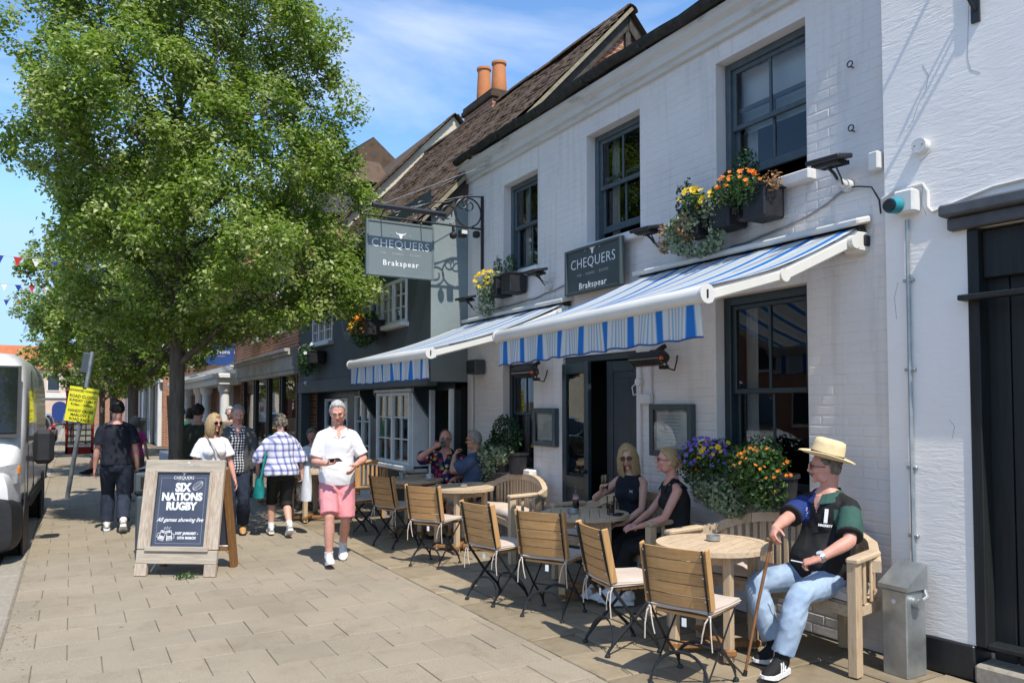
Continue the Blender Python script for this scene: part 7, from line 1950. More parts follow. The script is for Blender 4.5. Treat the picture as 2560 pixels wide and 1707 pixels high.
    if bottom:
        b = MB(); inf = bottom.get('inf', .014); t1 = bottom.get('len', 1.95); fl = bottom.get('flare', .03); torso(b, -.12, bottom.get('waist', .02), inf, 6)
        for sd in 'lr': b.ball(HP[sd], .085 * s + inf); limb(b, HP[sd], KN[sd], AN[sd], LEG, 0, t1, inf, 18, fl)
        nm, V = remeshed(b, max(voxel, .0085), 3, 'trousers'); V = folds(nm, V, bottom.get('fold', .006), int(loc[1] * 53) + 2, (15, 15, 12))
        finish(nm, V, bottom.get('name', 'trousers'), [bottom['m']], body)
    if shoes:
        for sd in 'lr':
            yw = P.get('y' + sd, 0); pt = P.get('p' + sd, 0); Rf = Matrix.Rotation(R(yw), 3, 'Z') @ Matrix.Rotation(R(pt), 3, 'X'); A = AN[sd]
            Q = lambda x, y, z: A + Rf @ Vector((x, y, z)) * s
            q = MB(); st_ = [(-.065, .020, .028, -.045), (-.05, .034, .055, -.022), (-.01, .038, .062, -.012), (.05, .04, .048, -.028), (.1, .045, .036, -.04), (.15, .043, .028, -.048), (.185, .03, .02, -.054), (.2, .012, .012, -.058)]
            q.tube([Q(0, y, zc) for y, w_, h_, zc in st_], [w_ * s for _, w_, _, _ in st_], n=14, flat=[h_ * s for _, _, h_, _ in st_], xdir=Rf @ Vector((1, 0, 0))); q.tube([Q(0, -.02, .0), Q(0, -.015, .045)], [.046 * s, .044 * s], n=12)
            so = q.build('shoe', shoes['m'], body, True, angle=60)
            q = MB(); out = [(-.075, .015), (-.065, .034), (0, .042), (.06, .043), (.11, .049), (.16, .045), (.195, .03), (.212, .01)]; m = [(w_, y) for y, w_ in out] + [(-w_, y) for y, w_ in reversed(out)]
            q.add([Q(x, y, -.085 + max(0, y - .13) * .25) for x, y in m] + [Q(x * 1.03, y, -.055 + max(0, y - .13) * .12) for x, y in m], [tuple(range(16))[::-1], tuple(range(16, 32))] + [(i, (i + 1) % 16, 16 + (i + 1) % 16, 16 + i) for i in range(16)]); q.build('sole', shoes['sole'], so)
            if shoes.get('lace'):
                q = MB()
                for k in range(4): q.tube([Q(-.022, .035 + k * .022, .022 - k * .012), Q(0, .038 + k * .022, .028 - k * .012), Q(.022, .035 + k * .022, .022 - k * .012)], .0035 * s, n=5)
                q.build('laces', shoes['lace'], so)
            if shoes.get('stripe'):
                q = MB()
                for sg in (-1, 1):
                    for k in range(3): q.bar(Q(sg * .041, .02 + k * .024, -.048), Q(sg * .034, .0 + k * .024, .004), .012 * s, .006 * s, up=Rf @ Vector((1, 0, 0)))
                tag(q.build('stripes', shoes['stripe'], so), kind='stuff')
            if shoes.get('sock'):
                q = MB(); u = (KN[sd] - A).normalized(); q.tube([A - u * .01, A + u * .05 * s, A + u * shoes.get('sh', .1) * s], [.046 * s, .043 * s, .045 * s], n=14); q.build('sock', shoes['sock'], body, True)
    pr_ = dict(hc=hc, Rh=Rh, SH=SH, EL=EL, WR=WR, KN=KN, AN=AN, tor=tor, H=H_, body=body, s=s)
    return body, pr_

# cloth and hair materials
M['hair_white'] = mat('white_grey_hair', (.3, .29, .28), (.6, .585, .56), scale=30, rough=.6, stretch=(4, 1, 1), bump=.6, bscale=70)
M['hair_grey'] = mat('grey_hair', (.2, .18, .16), (.38, .36, .33), scale=30, rough=.6, stretch=(4, 1, 1), bump=.6, bscale=70)
M['hair_salt'] = mat('grey_brown_hair', (.11, .085, .06), (.24, .2, .16), scale=30, rough=.6, bump=.6, bscale=60)
M['hair_dark'] = mat('dark_brown_hair', (.015, .01, .007), (.035, .022, .014), scale=30, rough=.5, bump=.5, bscale=70)
M['hair_blonde'] = mat('blonde_hair', (.24, .155, .065), (.5, .37, .2), scale=24, rough=.45, stretch=(6, 6, .8), bump=.5, bscale=60)
M['cloth_white'] = mat('white_cotton', (.72, .72, .74), (.78, .78, .79), scale=5, rough=.85, bump=.3, bscale=220, spec=.2)
M['cloth_pink'] = mat('pink_chino', (.62, .23, .25), (.7, .29, .31), scale=5, rough=.85, bump=.4, bscale=160, spec=.2)
M['cloth_navy'] = mat('navy_cotton', (.008, .01, .018), (.014, .017, .028), scale=5, rough=.85, bump=.3, bscale=160)
M['cloth_black'] = mat('black_cotton', (.008, .008, .009), (.016, .016, .017), scale=6, rough=.8, bump=.3, bscale=160)
M['cloth_bottle'] = mat('bottle_green_cotton', (.025, .075, .062), (.035, .095, .078), scale=6, rough=.8, bump=.3, bscale=160)
M['cloth_royal'] = mat('royal_blue_cotton', (.012, .03, .15), (.018, .045, .2), scale=6, rough=.8, bump=.3, bscale=160)
M['denim_dark'] = mat('dark_denim', (.012, .018, .035), (.028, .038, .065), scale=14, rough=.85, bump=.4, bscale=200)
M['denim_light'] = mat('faded_denim', (.11, .185, .3), (.34, .44, .57), (.2, .3, .44), scale=5, rough=.85, bump=.45, bscale=160, lo=.25, hi=.75)
M['cloth_blue'] = mat('slate_blue_shirt_cloth', (.035, .06, .12), (.06, .095, .17), scale=6, rough=.75, bump=.3, bscale=160)
M['cloth_olive'] = mat('olive_cotton', (.03, .035, .022), (.05, .055, .035), scale=6, rough=.85)
M['cloth_grey'] = mat('grey_wool', (.06, .06, .06), (.1, .1, .098), scale=60, rough=.9)
M['cloth_magenta'] = mat('magenta_cotton', (.45, .03, .16), (.55, .05, .22), scale=6, rough=.85)
M['cloth_cream'] = mat('cream_cotton', (.6, .55, .45), (.68, .62, .5), scale=6, rough=.85)
M['cloth_green'] = mat('green_cotton', (.02, .16, .07), (.03, .22, .09), scale=6, rough=.85)
M['cloth_taupe'] = mat('taupe_cotton', (.14, .11, .09), (.2, .16, .13), scale=6, rough=.85)
M['trainer_white'] = mat('white_trainer', (.62, .61, .58), (.75, .74, .71), scale=30, rough=.6, bump=.4, bscale=90)
M['sole_dark'] = mat('dark_sole', (.02, .02, .022), rough=.8)
M['tan_leather'] = mat('tan_leather', (.42, .22, .08), (.52, .3, .13), scale=8, rough=.55)
def check_mat(name, base, cols, periods, axes='xz', soft=False):
    """woven checks: stripes along two axes multiplied"""
    m, nt, b = base_mat(name, .85, .2)
    tc = node(nt, 'ShaderNodeTexCoord'); sp = node(nt, 'ShaderNodeSeparateXYZ'); nz = node(nt, 'ShaderNodeTexNoise', Scale=6.); nt.links.new(tc.outputs['Object'], nz.inputs['Vector'])
    mxv = node(nt, 'ShaderNodeVectorMath', operation='MULTIPLY_ADD'); mxv.inputs[1].default_value = (.02, .02, .02); nt.links.new(nz.outputs['Color'], mxv.inputs[0]); nt.links.new(tc.outputs['Object'], mxv.inputs[2]); nt.links.new(mxv.outputs[0], sp.inputs[0])
    ad = node(nt, 'ShaderNodeMath', operation='ADD'); nt.links.new(sp.outputs[0], ad.inputs[0]); mu = node(nt, 'ShaderNodeMath', operation='MULTIPLY'); mu.inputs[1].default_value = .7; nt.links.new(sp.outputs[1], mu.inputs[0]); nt.links.new(mu.outputs[0], ad.inputs[1])
    col = None
    for src in (ad.outputs[0], sp.outputs[2]):
        for (per, stops) in periods:
            k = node(nt, 'ShaderNodeMath', operation='MULTIPLY'); k.inputs[1].default_value = 1 / per; nt.links.new(src, k.inputs[0]); f = node(nt, 'ShaderNodeMath', operation='FRACT'); nt.links.new(k.outputs[0], f.inputs[0])
            c = ramp(nt, f.outputs[0], stops, 'LINEAR' if soft else 'CONSTANT')
            if col is None: col = c
            else:
                mm = node(nt, 'ShaderNodeMixRGB', blend_type='MULTIPLY'); mm.inputs[0].default_value = 1; nt.links.new(col, mm.inputs[1]); nt.links.new(c, mm.inputs[2]); col = mm.outputs[0]
    bb = node(nt, 'ShaderNodeMixRGB', blend_type='MULTIPLY'); bb.inputs[0].default_value = 1; bb.inputs[2].default_value = C4(base); nt.links.new(col, bb.inputs[1]); nt.links.new(bb.outputs[0], b.inputs['Base Color'])
    return m
M['gingham'] = check_mat('black_white_gingham', (.72, .72, .72), None, [(.036, [(0, (1, 1, 1)), (.5, (.12, .12, .14))])])
M['plaid'] = check_mat('blue_white_plaid', (.7, .7, .76), None, [(.085, [(0, (1, 1, 1)), (.25, (.95, .95, 1)), (.35, (.42, .46, .66)), (.5, (.3, .33, .52)), (.62, (.6, .6, .76)), (.7, (1, .97, .95)), (.8, (.78, .72, .8)), (.86, (1, 1, 1))])], soft=True)
def floral_mat():
    m, nt, b = base_mat('floral_shirt_cloth', .75, .25)
    tc = node(nt, 'ShaderNodeTexCoord'); v = node(nt, 'ShaderNodeTexVoronoi', Scale=19.); nt.links.new(tc.outputs['Object'], v.inputs['Vector'])
    sp = node(nt, 'ShaderNodeSeparateXYZ'); nt.links.new(v.outputs['Color'], sp.inputs[0])
    c = ramp(nt, sp.outputs[0], [(0, (.5, .02, .03)), (.3, (.6, .5, .36)), (.45, (.02, .035, .16)), (.6, (.65, .4, .05)), (.72, (.6, .06, .06)), (.86, (.05, .14, .1))], 'CONSTANT')
    ed = ramp(nt, v.outputs['Distance'], [(.42, (1, 1, 1)), (.5, (0, 0, 0))])
    mx = node(nt, 'ShaderNodeMixRGB'); mx.inputs[1].default_value = (.008, .012, .05, 1); nt.links.new(ed, mx.inputs[0]); nt.links.new(c, mx.inputs[2]); nt.links.new(mx.outputs[0], b.inputs['Base Color'])
    return m
M['floral'] = floral_mat()
M['straw'] = mat('pale_straw', (.68, .54, .3), (.78, .65, .4), scale=40, rough=.8, bump=.5, bscale=140)
M['red_ribbon'] = mat('red_ribbon', (.28, .02, .03), rough=.6)
M['navy_ribbon'] = mat('navy_ribbon', (.012, .015, .03), rough=.6)
M['cane_wood'] = mat('varnished_cane', (.13, .05, .018), (.28, .13, .05), scale=20, rough=.3, coat=.4, stretch=(1, 1, .5))
M['bag_teal'] = mat('teal_bag_cloth', (.0, .16, .16), (.01, .22, .21), scale=6, rough=.7)
M['bag_white'] = mat('white_plastic_bag', (.62, .64, .68), (.74, .75, .77), scale=6, rough=.35, bump=.4, bscale=20)
M['bag_blue'] = mat('blue_patterned_bag', (.03, .09, .3), (.2, .35, .25), scale=20, rough=.6)
M['watch'] = mat('watch_dial', (.5, .58, .65), rough=.15, spec=.6)

# --- the man in the straw hat
def zone_hat(c, tor, SH, s, EL):
    z = np.zeros(len(c), int)
    for k, sd in ((1, 'l'), (2, 'r')):
        a, e = np.array(SH[sd]), np.array(EL[sd]); d = (e - a) / np.linalg.norm(e - a); t = (c - a) @ d; r_ = np.linalg.norm(c - a - t[:, None] * d, axis=1)
        m = (t > .045) & (r_ < .1); z[m] = k; z[m & (t > .228)] = 0
    return z
seat = .56
def chest(x, t, out=.0):
    def f(tor_): c, Rr, rx, ry = tor_(t); return c + Rr @ Vector((x, ry + .016 + out, 0)), Rr
    return f
def badge_hat(to, tor, _):
    for body_, sz, x, t, dy in (('1', .12, -.085, .375, .004), ('GB', .038, .085, .405, .004), ('HKT', .03, .085, .37, .004), ('HACKETT', .02, -.085, .315, .012)):
        c, Rr, rx, ry = tor(t); k = min(abs(x) / rx, .95); yy = (ry + .016) * math.sqrt(1 - k ** 2.2) + dy + .012
        o = text(body_, sz, M['letter'], to, c + Rr @ Vector((x, yy, 0)), (0, 0, 0), bold=.0015 if sz < .1 else .006)
        o.rotation_euler = (Rr @ Euler((R(82), 0, R(180) + (-x / rx) * .75), 'XYZ').to_matrix()).to_euler()
    q = MB(); c, Rr, rx, ry = tor(.388); yy = (ry + .016) * .93 + .012; q.bar(c + Rr @ Vector((.062, yy, 0)), c + Rr @ Vector((.108, yy - .012, 0)), .003, .003); q.build('badge_line', M['letter'], to)
hat_p = dict(s=1.0, pel=(0, 0, .585), lean=-6, belly=.07, head=(50, -2, 0), slump=.03, fat=1.04,
             hl=(-.215, .33, .735), el=(-1, -.15, -.5), dl=((.75, .55, -.3), (.1, -.35, -1)), cl=1.0, tl=.7,
             hr=(.03, .44, .905), er=(.9, -.3, -.6), dr=((-.35, .7, -.55), (-.4, -.75, -.5)), cr=(.7, .8, .85, .9), tr=.5,
             fl=(-.09, .54, .098), yl=12, fr=(.13, .34, .098), yr=4, kl=(-.25, .6, 1), kr=(.6, .6, 1), glasses='clear')
hat_p['head'] = (-50, 2, 0)
body, q = person('seated man in a straw hat and black polo with a walking stick', (4.47, 3.53, 0.0), R(90), hat_p,
    top=dict(m=[M['cloth_black'], M['cloth_bottle'], M['cloth_royal']], lo=-.05, inf=.014, sleeve=.86, flare=.026, fold=.005, zone=zone_hat, collar=(M['cloth_bottle'], M['cloth_royal']), badges=[(badge_hat, None)], name='polo_shirt'),
    bottom=dict(m=M['denim_light'], inf=.008, len=1.9, flare=.032, fold=.007, name='jeans'), shoes=dict(m=M['cloth_black'], sole=M['cloth_white'], stripe=M['letter'], lace=M['cloth_black'], sock=M['cloth_black']),
    hair=dict(m=M['hair_salt'], th=.008, tache=M['hair_salt']), skin='skin_pink', voxel=.0065)
H_ = q['H']
ht = thing('straw_hat', 'pale straw hat with a red and navy ribbon on the seated man', 'hat', (0, 0, 0)); ht.matrix_world = body.matrix_basis
ht.location = body.location; ht.rotation_euler = body.rotation_euler
tilt = q['Rh'] @ Euler((R(17), R(0), 0)).to_matrix()
hb = H_((0, -.008, .062))
b = MB(); N_ = 36
def hatpt(r_, a, z, k=1.): return hb + tilt @ Vector((r_ * .95 * math.sin(a), r_ * 1.12 * math.cos(a), z))
rings = [(.168, .006), (.166, .012), (.135, .0), (.1, .0), (.097, .02), (.094, .09), (.086, .122), (.062, .132), (.03, .118), (.004, .113)]
vs = [hatpt(r_, 2 * math.pi * j / N_, z + (.022 * abs(math.sin(2 * math.pi * j / N_)) ** 2 * (1 if r_ > .12 else 0)) - (.02 * math.exp(-((2 * math.pi * j / N_ - math.pi) / .8) ** 2) * 0)) for r_, z in rings for j in range(N_)]
fs = [(i * N_ + j, i * N_ + (j + 1) % N_, (i + 1) * N_ + (j + 1) % N_, (i + 1) * N_ + j) for i in range(len(rings) - 1) for j in range(N_)] + [tuple((len(rings) - 1) * N_ + j for j in range(N_))]
b.add(vs, fs); b.build('crown_and_brim', M['straw'], ht, True, angle=60)
for z0_, z1_, mm, ex in ((.004, .013, 'navy_ribbon', .0025), (.013, .024, 'red_ribbon', .003), (.024, .034, 'navy_ribbon', .0025)):
    b = MB(); vs = [hatpt(.0975 - .06 * z + ex, 2 * math.pi * j / N_, z) for z in (z0_, z1_) for j in range(N_)]; b.add(vs, [(j, (j + 1) % N_, N_ + (j + 1) % N_, N_ + j) for j in range(N_)]); b.build('ribbon', M[mm], ht, True)
Wl = q['WR']['l']; El = q['EL']['l']; ax = (El - Wl).normalized()
b = MB(); b.tube([Wl + ax * .015, Wl + ax * .04], .034, n=16); wo_ = b.build('watch', M['chrome'], body, True)
upw = Vector((0, .2, 1)); upw = (upw - ax * upw.dot(ax)).normalized(); Mz = Matrix((ax, upw.cross(ax), upw)).transposed()
b = MB(); b.lathe([(.021, 0), (.021, .012), (0, .012)], Wl + ax * .028 + upw * .024, 16, M=Mz); b.build('watch_face', M['watch'], wo_, True)
Wr = q['WR']['r']
hnd = Wr + Vector(hat_p['dr'][0]).normalized() * .1 + Vector((0, 0, -.005))
cn = thing('walking_stick', 'brown wooden walking stick held by the man in the straw hat', 'walking stick'); cn.location = body.location; cn.rotation_euler = body.rotation_euler
tip = Vector((3.56 - 3.53, 4.47 - 3.74, .006))
b = MB(); d_ = (hnd - tip).normalized(); b.tube([tip, tip.lerp(hnd, .5) + Vector((.004, .004, 0)), hnd], [.0085, .0105, .012], n=10); b.build('shaft', M['cane_wood'], cn, True)
b = MB(); b.tube([tip - Vector((0, 0, .004)), tip + d_ * .03], [.014, .013], n=10); b.build('ferrule', M['rubber'], cn, True)
b = MB(); hx = Vector((.8, -.45, .1)).normalized(); b.tube([hnd - hx * .055 + Vector((0, 0, .0)), hnd - hx * .02 + Vector((0, 0, .01)), hnd + hx * .03 + Vector((0, 0, .008)), hnd + hx * .06 - Vector((0, 0, .008))], [.011, .015, .015, .012], n=10); b.build('handle', M['cane_wood'], cn, True)
ci = thing('cigarette', 'cigarette in the left hand of the man in the straw hat', 'cigarette'); ci.location = body.location; ci.rotation_euler = body.rotation_euler
b = MB(); f_ = Wl + Vector(hat_p['dl'][0]).normalized() * .095; b.tube([f_, f_ + Vector((.075, .02, .005))], .004, n=8); b.build('paper', M['letter'], ci, True)

# --- the two women
def badge_ua(to, tor, _):
    c, Rr, rx, ry = tor(.385); q_ = MB(); x0 = -.07; yy = ry + .03
    for sx in (-1, 1): q_.tube([c + Rr @ Vector((x0 + sx * .016, yy - .004, .012)), c + Rr @ Vector((x0 + sx * .006, yy, .004)), c + Rr @ Vector((x0 + sx * .006, yy, -.004)), c + Rr @ Vector((x0 + sx * .016, yy - .004, -.012))], .0022, n=5)
    q_.tube([c + Rr @ Vector((x0 - .007, yy, 0)), c + Rr @ Vector((x0 + .007, yy, 0))], .002, n=5); q_.build('chest_emblem', M['letter'], to)
w1 = dict(s=.95, sex='f', pel=(0, 0, .57), lean=3, head=(20, 12, 4), slump=.03, glasses='dark', eyes=False,
          hr=(.15, .28, .93), er=(1, -.3, -.7), dr=((-.3, .35, .8), (-.6, -.1, -.4)), cr=.75, tr=.5,
          hl=(-.1, .34, .66), el=(-1, -.4, -.3), dl=((.7, .6, -.1), (0, -.2, -1)), cl=.4,
          fl=(-.08, .5, .1), fr=(.12, .46, .1), kl=(0, .6, 1), kr=(.1, .6, 1))
body1, q1 = person('blonde woman in dark sunglasses and black top raising a glass', (4.56, 5.72, 0.0), R(112), w1, top=dict(m=M['cloth_navy'], lo=-.04, inf=.01, sleeve=0, fold=.004, hi=.535, badges=[(badge_ua, None)], name='sleeveless_top'), bottom=dict(m=M['cloth_black'], inf=.008, len=1.95, flare=.012, fold=.003, name='leggings'), shoes=dict(m=M['trainer_white'], sole=M['cloth_white']), hair=dict(m=M['hair_blonde'], style='bob', len=.25, th=.016), skin='skin', voxel=.007)
gp = q1['WR']['r'] + Vector(w1['dr'][0]).normalized() * .085 + Vector((-.02, -.01, .0))
gt = tumbler('glass with a pale drink held up by the woman in sunglasses', (0, 0, 0), h=.14, fill=.085, r=.036); gt.location = (Matrix.Translation(body1.location) @ Euler(body1.rotation_euler).to_matrix().to_4x4()) @ gp - Vector((0, 0, .06))
w2 = dict(s=.95, sex='f', pel=(0, 0, .57), lean=2, fat=1.06, head=(-6, -4, 0), slump=.03, glasses='clear',
          hl=(-.12, .33, .70), el=(-1, -.6, -.3), dl=((.55, .8, -.3), (0, -.3, -1)), cl=.22, spl=.16, hr=(.06, .34, .69), er=(1, -.4, -.4), dr=((-.6, .7, -.1), (0, -.2, -1)), cr=.3,
          fl=(.1, .52, .12), fr=(.02, .42, .1), kl=(.3, .7, 1), kr=(.2, .6, .8))
body2, q2 = person('woman in a black vest with blonde hair tied back, seen from the side', (4.5, 5.06, 0.0), R(62), w2, top=dict(m=M['cloth_black'], lo=-.04, inf=.01, sleeve=0, fold=.004, hi=.492, name='vest_top'), bottom=dict(m=M['cloth_black'], inf=.008, len=1.95, flare=.012, fold=.003, name='leggings'), shoes=dict(m=M['trainer_white'], sole=M['cloth_white']), hair=dict(m=M['hair_blonde'], style='bun', th=.011, bm=M['hair_salt']), skin='skin_pink', voxel=.007)
b = MB(); tr_ = q2['tor']
for sg in (-1, 1):
    pts_ = []
    for t_, xx, fr_ in ((.44, .085, 1), (.5, .083, .75), (.535, .085, .2), (.53, .085, -.35), (.46, .07, -1)):
        c_, Rr_, rx_, ry_ = tr_(t_); pts_.append(c_ + Rr_ @ Vector((sg * xx, fr_ * (ry_ + .012), .012 if abs(fr_) < .5 else 0)))
    b.tube(pts_, .006, n=6, flat=.02, xdir=(0, .3, 1))
b.build('straps', M['cloth_black'], body2, True)

# --- the man in pink shorts
pk = dict(s=1.015, pel=(0, 0, .925), lean=3, head=(-8, 20, 2), twist=4, fat=.96, belly=.012,
          hr=(.12, .30, 1.10), er=(.7, -.9, -.4), dr=((-.75, .6, .12), (.1, .15, 1)), cr=.5, tr=.5,
          hl=(-.17, .25, 1.07), el=(-.8, -.9, -.3), dl=((.45, .6, -.65), (.8, -.1, .2)), cl=.35,
          fr=(.09, .20, .10), pr=8, fl=(-.09, -.20, .17), pl=-32, yl=-4, yr=4)
body3, q3 = person('white haired man in white polo shirt and pink shorts looking at his phone', (2.56, 8.36, 0), R(167), pk, top=dict(m=M['cloth_white'], lo=-.07, inf=.013, loose=.026, sleeve=.82, flare=.022, fold=.006, collar=M['cloth_white'], name='polo_shirt'), bottom=dict(m=M['cloth_pink'], inf=.012, len=.93, flare=.045, fold=.006, waist=-.03, name='shorts'), shoes=dict(m=M['trainer_white'], sole=M['cloth_white'], lace=M['letter'], sock=M['cloth_white'], sh=.055), hair=dict(m=M['hair_white'], th=.013, top=.01), skin='skin_pink', voxel=.0075)
ph_ = thing('phone', 'black mobile phone in the hand of the man in pink shorts', 'phone', (0, 0, 0)); ph_.location = body3.location; ph_.rotation_euler = body3.rotation_euler
pp = q3['WR']['r'] + Vector(pk['dr'][0]).normalized() * .095 + Vector((0, .015, .03)); b = MB(); b.box(pp, (.145, .074, .009), (R(28), R(6), R(-38)), ch=.003); b.build('case', M['dark_plastic'], ph_)
b = MB(); b.box(pp + Euler((R(28), R(6), R(-38))).to_matrix() @ Vector((0, 0, .0052)), (.135, .066, .001), (R(28), R(6), R(-38))); b.build('screen', M['room_pane'], ph_)
# --- woman in plaid
pw = dict(s=.915, sex='f', fat=1.16, pel=(0, 0, .85), lean=8, head=(-12, 14, 0), eyes=False, hr=(.27, .02, .80), er=(1, -.6, 0), hl=(-.27, .14, .84), el=(-1, -.6, 0), fl=(-.09, .2, .1), fr=(.09, -.16, .15), pr=-28, cr=.9, cl=.9)
body4, q4 = person('woman walking away in a blue and white plaid shirt and black leggings', (2.42, 10.35, 0), R(-4), pw, top=dict(m=M['plaid'], lo=-.06, inf=.022, loose=.03, sleeve=1.25, flare=.03, fold=.01, name='plaid_shirt', collar=M['plaid']), bottom=dict(m=M['cloth_black'], inf=.012, len=1.22, flare=.025, fold=.005, name='leggings'), shoes=dict(m=M['trainer_white'], sole=M['cloth_white'], sock=M['cloth_white'], sh=.08), hair=dict(m=M['hair_salt'], th=.02, style='curly'), skin='skin', voxel=.009)
def bag(label, mt, host, c, w_, h_, d_, name='shopping_bag', cat='bag', strap=None):
    t = thing(name, label, cat, host.location, host.rotation_euler[2]); b = MB()
    b.grid(lambda u, v: (lambda a, z: (c[0] + d_ * math.sin(a) * (1 - .45 * z ** 2) * (1 + .12 * math.sin(a * 3 + z * 4)), c[1] + w_ * math.cos(a) * (1 - .3 * z ** 2) * (1 + .08 * math.sin(a * 5 + z * 7)), c[2] - h_ + h_ * z))(u * 6.283, v), 18, 8, closed=False); b.add([(c[0] + d_ * math.sin(k / 12 * 6.283), c[1] + w_ * math.cos(k / 12 * 6.283), c[2] - h_ + .001) for k in range(12)], [tuple(range(12))]); b.build('sack', mt, t, True)
    b = MB()
    for q_ in (strap or [[(c[0], c[1] - w_ * .4, c[2] - .01), (c[0], c[1], c[2] + .1), (c[0], c[1] + w_ * .4, c[2] - .01)]]): b.tube(q_, .006, n=5, flat=.014)
    b.build('handle', mt, t, True); return t
wr = q4['WR']['r']; bag('white plastic carrier bag carried by the woman in plaid', M['bag_white'], body4, (wr.x + .06, wr.y - .02, wr.z + .12), .13, .46, .07, strap=[[(wr.x + .03, wr.y, wr.z + .1), (wr.x + .0, wr.y - .02, wr.z + .3), (wr.x - .05, wr.y - .08, wr.z + .42)]])
sh_ = q4['SH']['l']; bag('teal shoulder bag of the woman in plaid', M['bag_teal'], body4, (-.27, .06, .78), .13, .26, .07, strap=[[(-.26, -.02, .77), (sh_.x - .05, sh_.y - .07, sh_.z - .15), (sh_.x, sh_.y, sh_.z + .075), (sh_.x - .04, sh_.y + .08, sh_.z - .2), (-.26, .12, .77)]])
# --- man in navy t-shirt
nv = dict(s=1.03, pel=(0, 0, .94), lean=3, head=(6, 4, 0), eyes=False, hr=(.27, .06, .83), er=(.6, -1, 0), hl=(-.26, .1, .85), el=(-.6, -1, 0), fl=(-.1, -.16, .1), fr=(.09, .2, .13), pl=0, pr=8, dr=(None, None)); nv['fl'] = (-.1, .18, .095); nv['fr'] = (.1, -.2, .16); nv['pr'] = -26
body5, q5 = person('man walking away in a navy t-shirt and dark jeans', (.55, 11.85, 0), R(-3), {k: v for k, v in nv.items() if k != 'dr'}, top=dict(m=M['cloth_navy'], lo=-.03, inf=.015, loose=.012, sleeve=.72, flare=.028, fold=.006, name='t_shirt'), bottom=dict(m=M['denim_dark'], inf=.014, len=1.93, flare=.04, fold=.008, name='jeans'), shoes=dict(m=M['trainer_white'], sole=M['cloth_white']), hair=dict(m=M['hair_dark'], th=.012), skin='skin_pink', voxel=.009)
# --- blonde woman in white t-shirt
bw = dict(s=.92, sex='f', fat=1.05, pel=(0, 0, .86), lean=3, head=(18, 4, 0), glasses='dark', eyes=False, hr=(.23, .05, .8), er=(.6, -1, 0), hl=(-.24, .12, .80), el=(-.6, -1, 0), fl=(-.09, .12, .1), fr=(.09, -.12, .12))
body6, q6 = person('blonde woman in a white t-shirt with a tan bag strap behind the pavement sign', (1.5, 9.95, 0), R(-172), bw, top=dict(m=M['cloth_white'], lo=-.03, inf=.015, loose=.01, sleeve=.7, flare=.03, fold=.006, name='t_shirt'), bottom=dict(m=M['denim_dark'], inf=.012, len=1.9, flare=.03, name='jeans'), shoes=dict(m=M['trainer_white'], sole=M['cloth_white']), hair=dict(m=M['hair_blonde'], style='bob', len=.2, th=.018), skin='skin_pink', voxel=.009)
b = MB(); tr_ = q6['tor']; pts_ = []
for t_, xx, fr_ in ((.5, .09, -.6), (.55, .085, .1), (.48, .07, 1.0), (.4, .03, 1.25), (.3, -.02, 1.3), (.2, -.07, 1.2), (.1, -.13, 1.0), (.03, -.19, .5)):
    c_, Rr_, rx_, ry_ = tr_(t_); pts_.append(c_ + Rr_ @ Vector((xx, fr_ * (ry_ + .02) + (.018 if fr_ > .9 else 0), 0)))
b.tube(pts_, .004, n=6, flat=.02, xdir=(-.6, 0, .8)); b.build('bag_strap', M['tan_leather'], body6, True)
# --- man in gingham shirt and blazer
gm = dict(s=.985, pel=(0, 0, .915), lean=4, head=(10, 20, 0), hr=(.26, .05, .84), er=(.6, -1, 0), hl=(-.26, .08, .84), el=(-.6, -1, 0), fl=(-.09, -.12, .13), fr=(.09, .14, .1), pl=-18)
def zone_blazer(c, tor, SH, s, EL):
    return ((np.abs(c[:, 0]) < .085 - .0 * c[:, 2]) & (c[:, 1] > .03)).astype(int)
body7, q7 = person('grey haired man in a gingham shirt and grey blazer looking down', (1.93, 10.75, 0), R(172), gm, top=dict(m=[M['cloth_grey'], M['gingham']], lo=-.08, inf=.02, loose=.02, sleeve=1.9, flare=.024, fold=.006, zone=zone_blazer, name='blazer_and_shirt', collar=M['gingham']), bottom=dict(m=M['denim_dark'], inf=.014, len=1.93, flare=.04, name='jeans'), shoes=dict(m=M['tan_leather'], sole=M['sole_dark']), hair=dict(m=M['hair_grey'], th=.007), skin='skin_pink', voxel=.009)
# --- man in olive t-shirt seen from behind
body8, q8 = person('man in a dark olive t-shirt seen from behind beyond the blonde woman', (1.66, 12.4, 0), R(-10), dict(s=1.0, fat=1.1, pel=(0, 0, .92), lean=2, head=(-14, 4, 0), eyes=False, hr=(.28, .05, .84), hl=(-.28, .1, .84), fl=(-.1, .1, .1), fr=(.1, -.1, .1)), top=dict(m=M['cloth_olive'], lo=-.04, inf=.018, loose=.012, sleeve=.78, fold=.006, name='t_shirt'), bottom=dict(m=M['cloth_black'], inf=.014, len=1.93, name='trousers'), shoes=dict(m=M['cloth_black'], sole=M['sole_dark']), hair=dict(m=M['hair_dark'], th=.01), skin='skin_pink', voxel=.011)
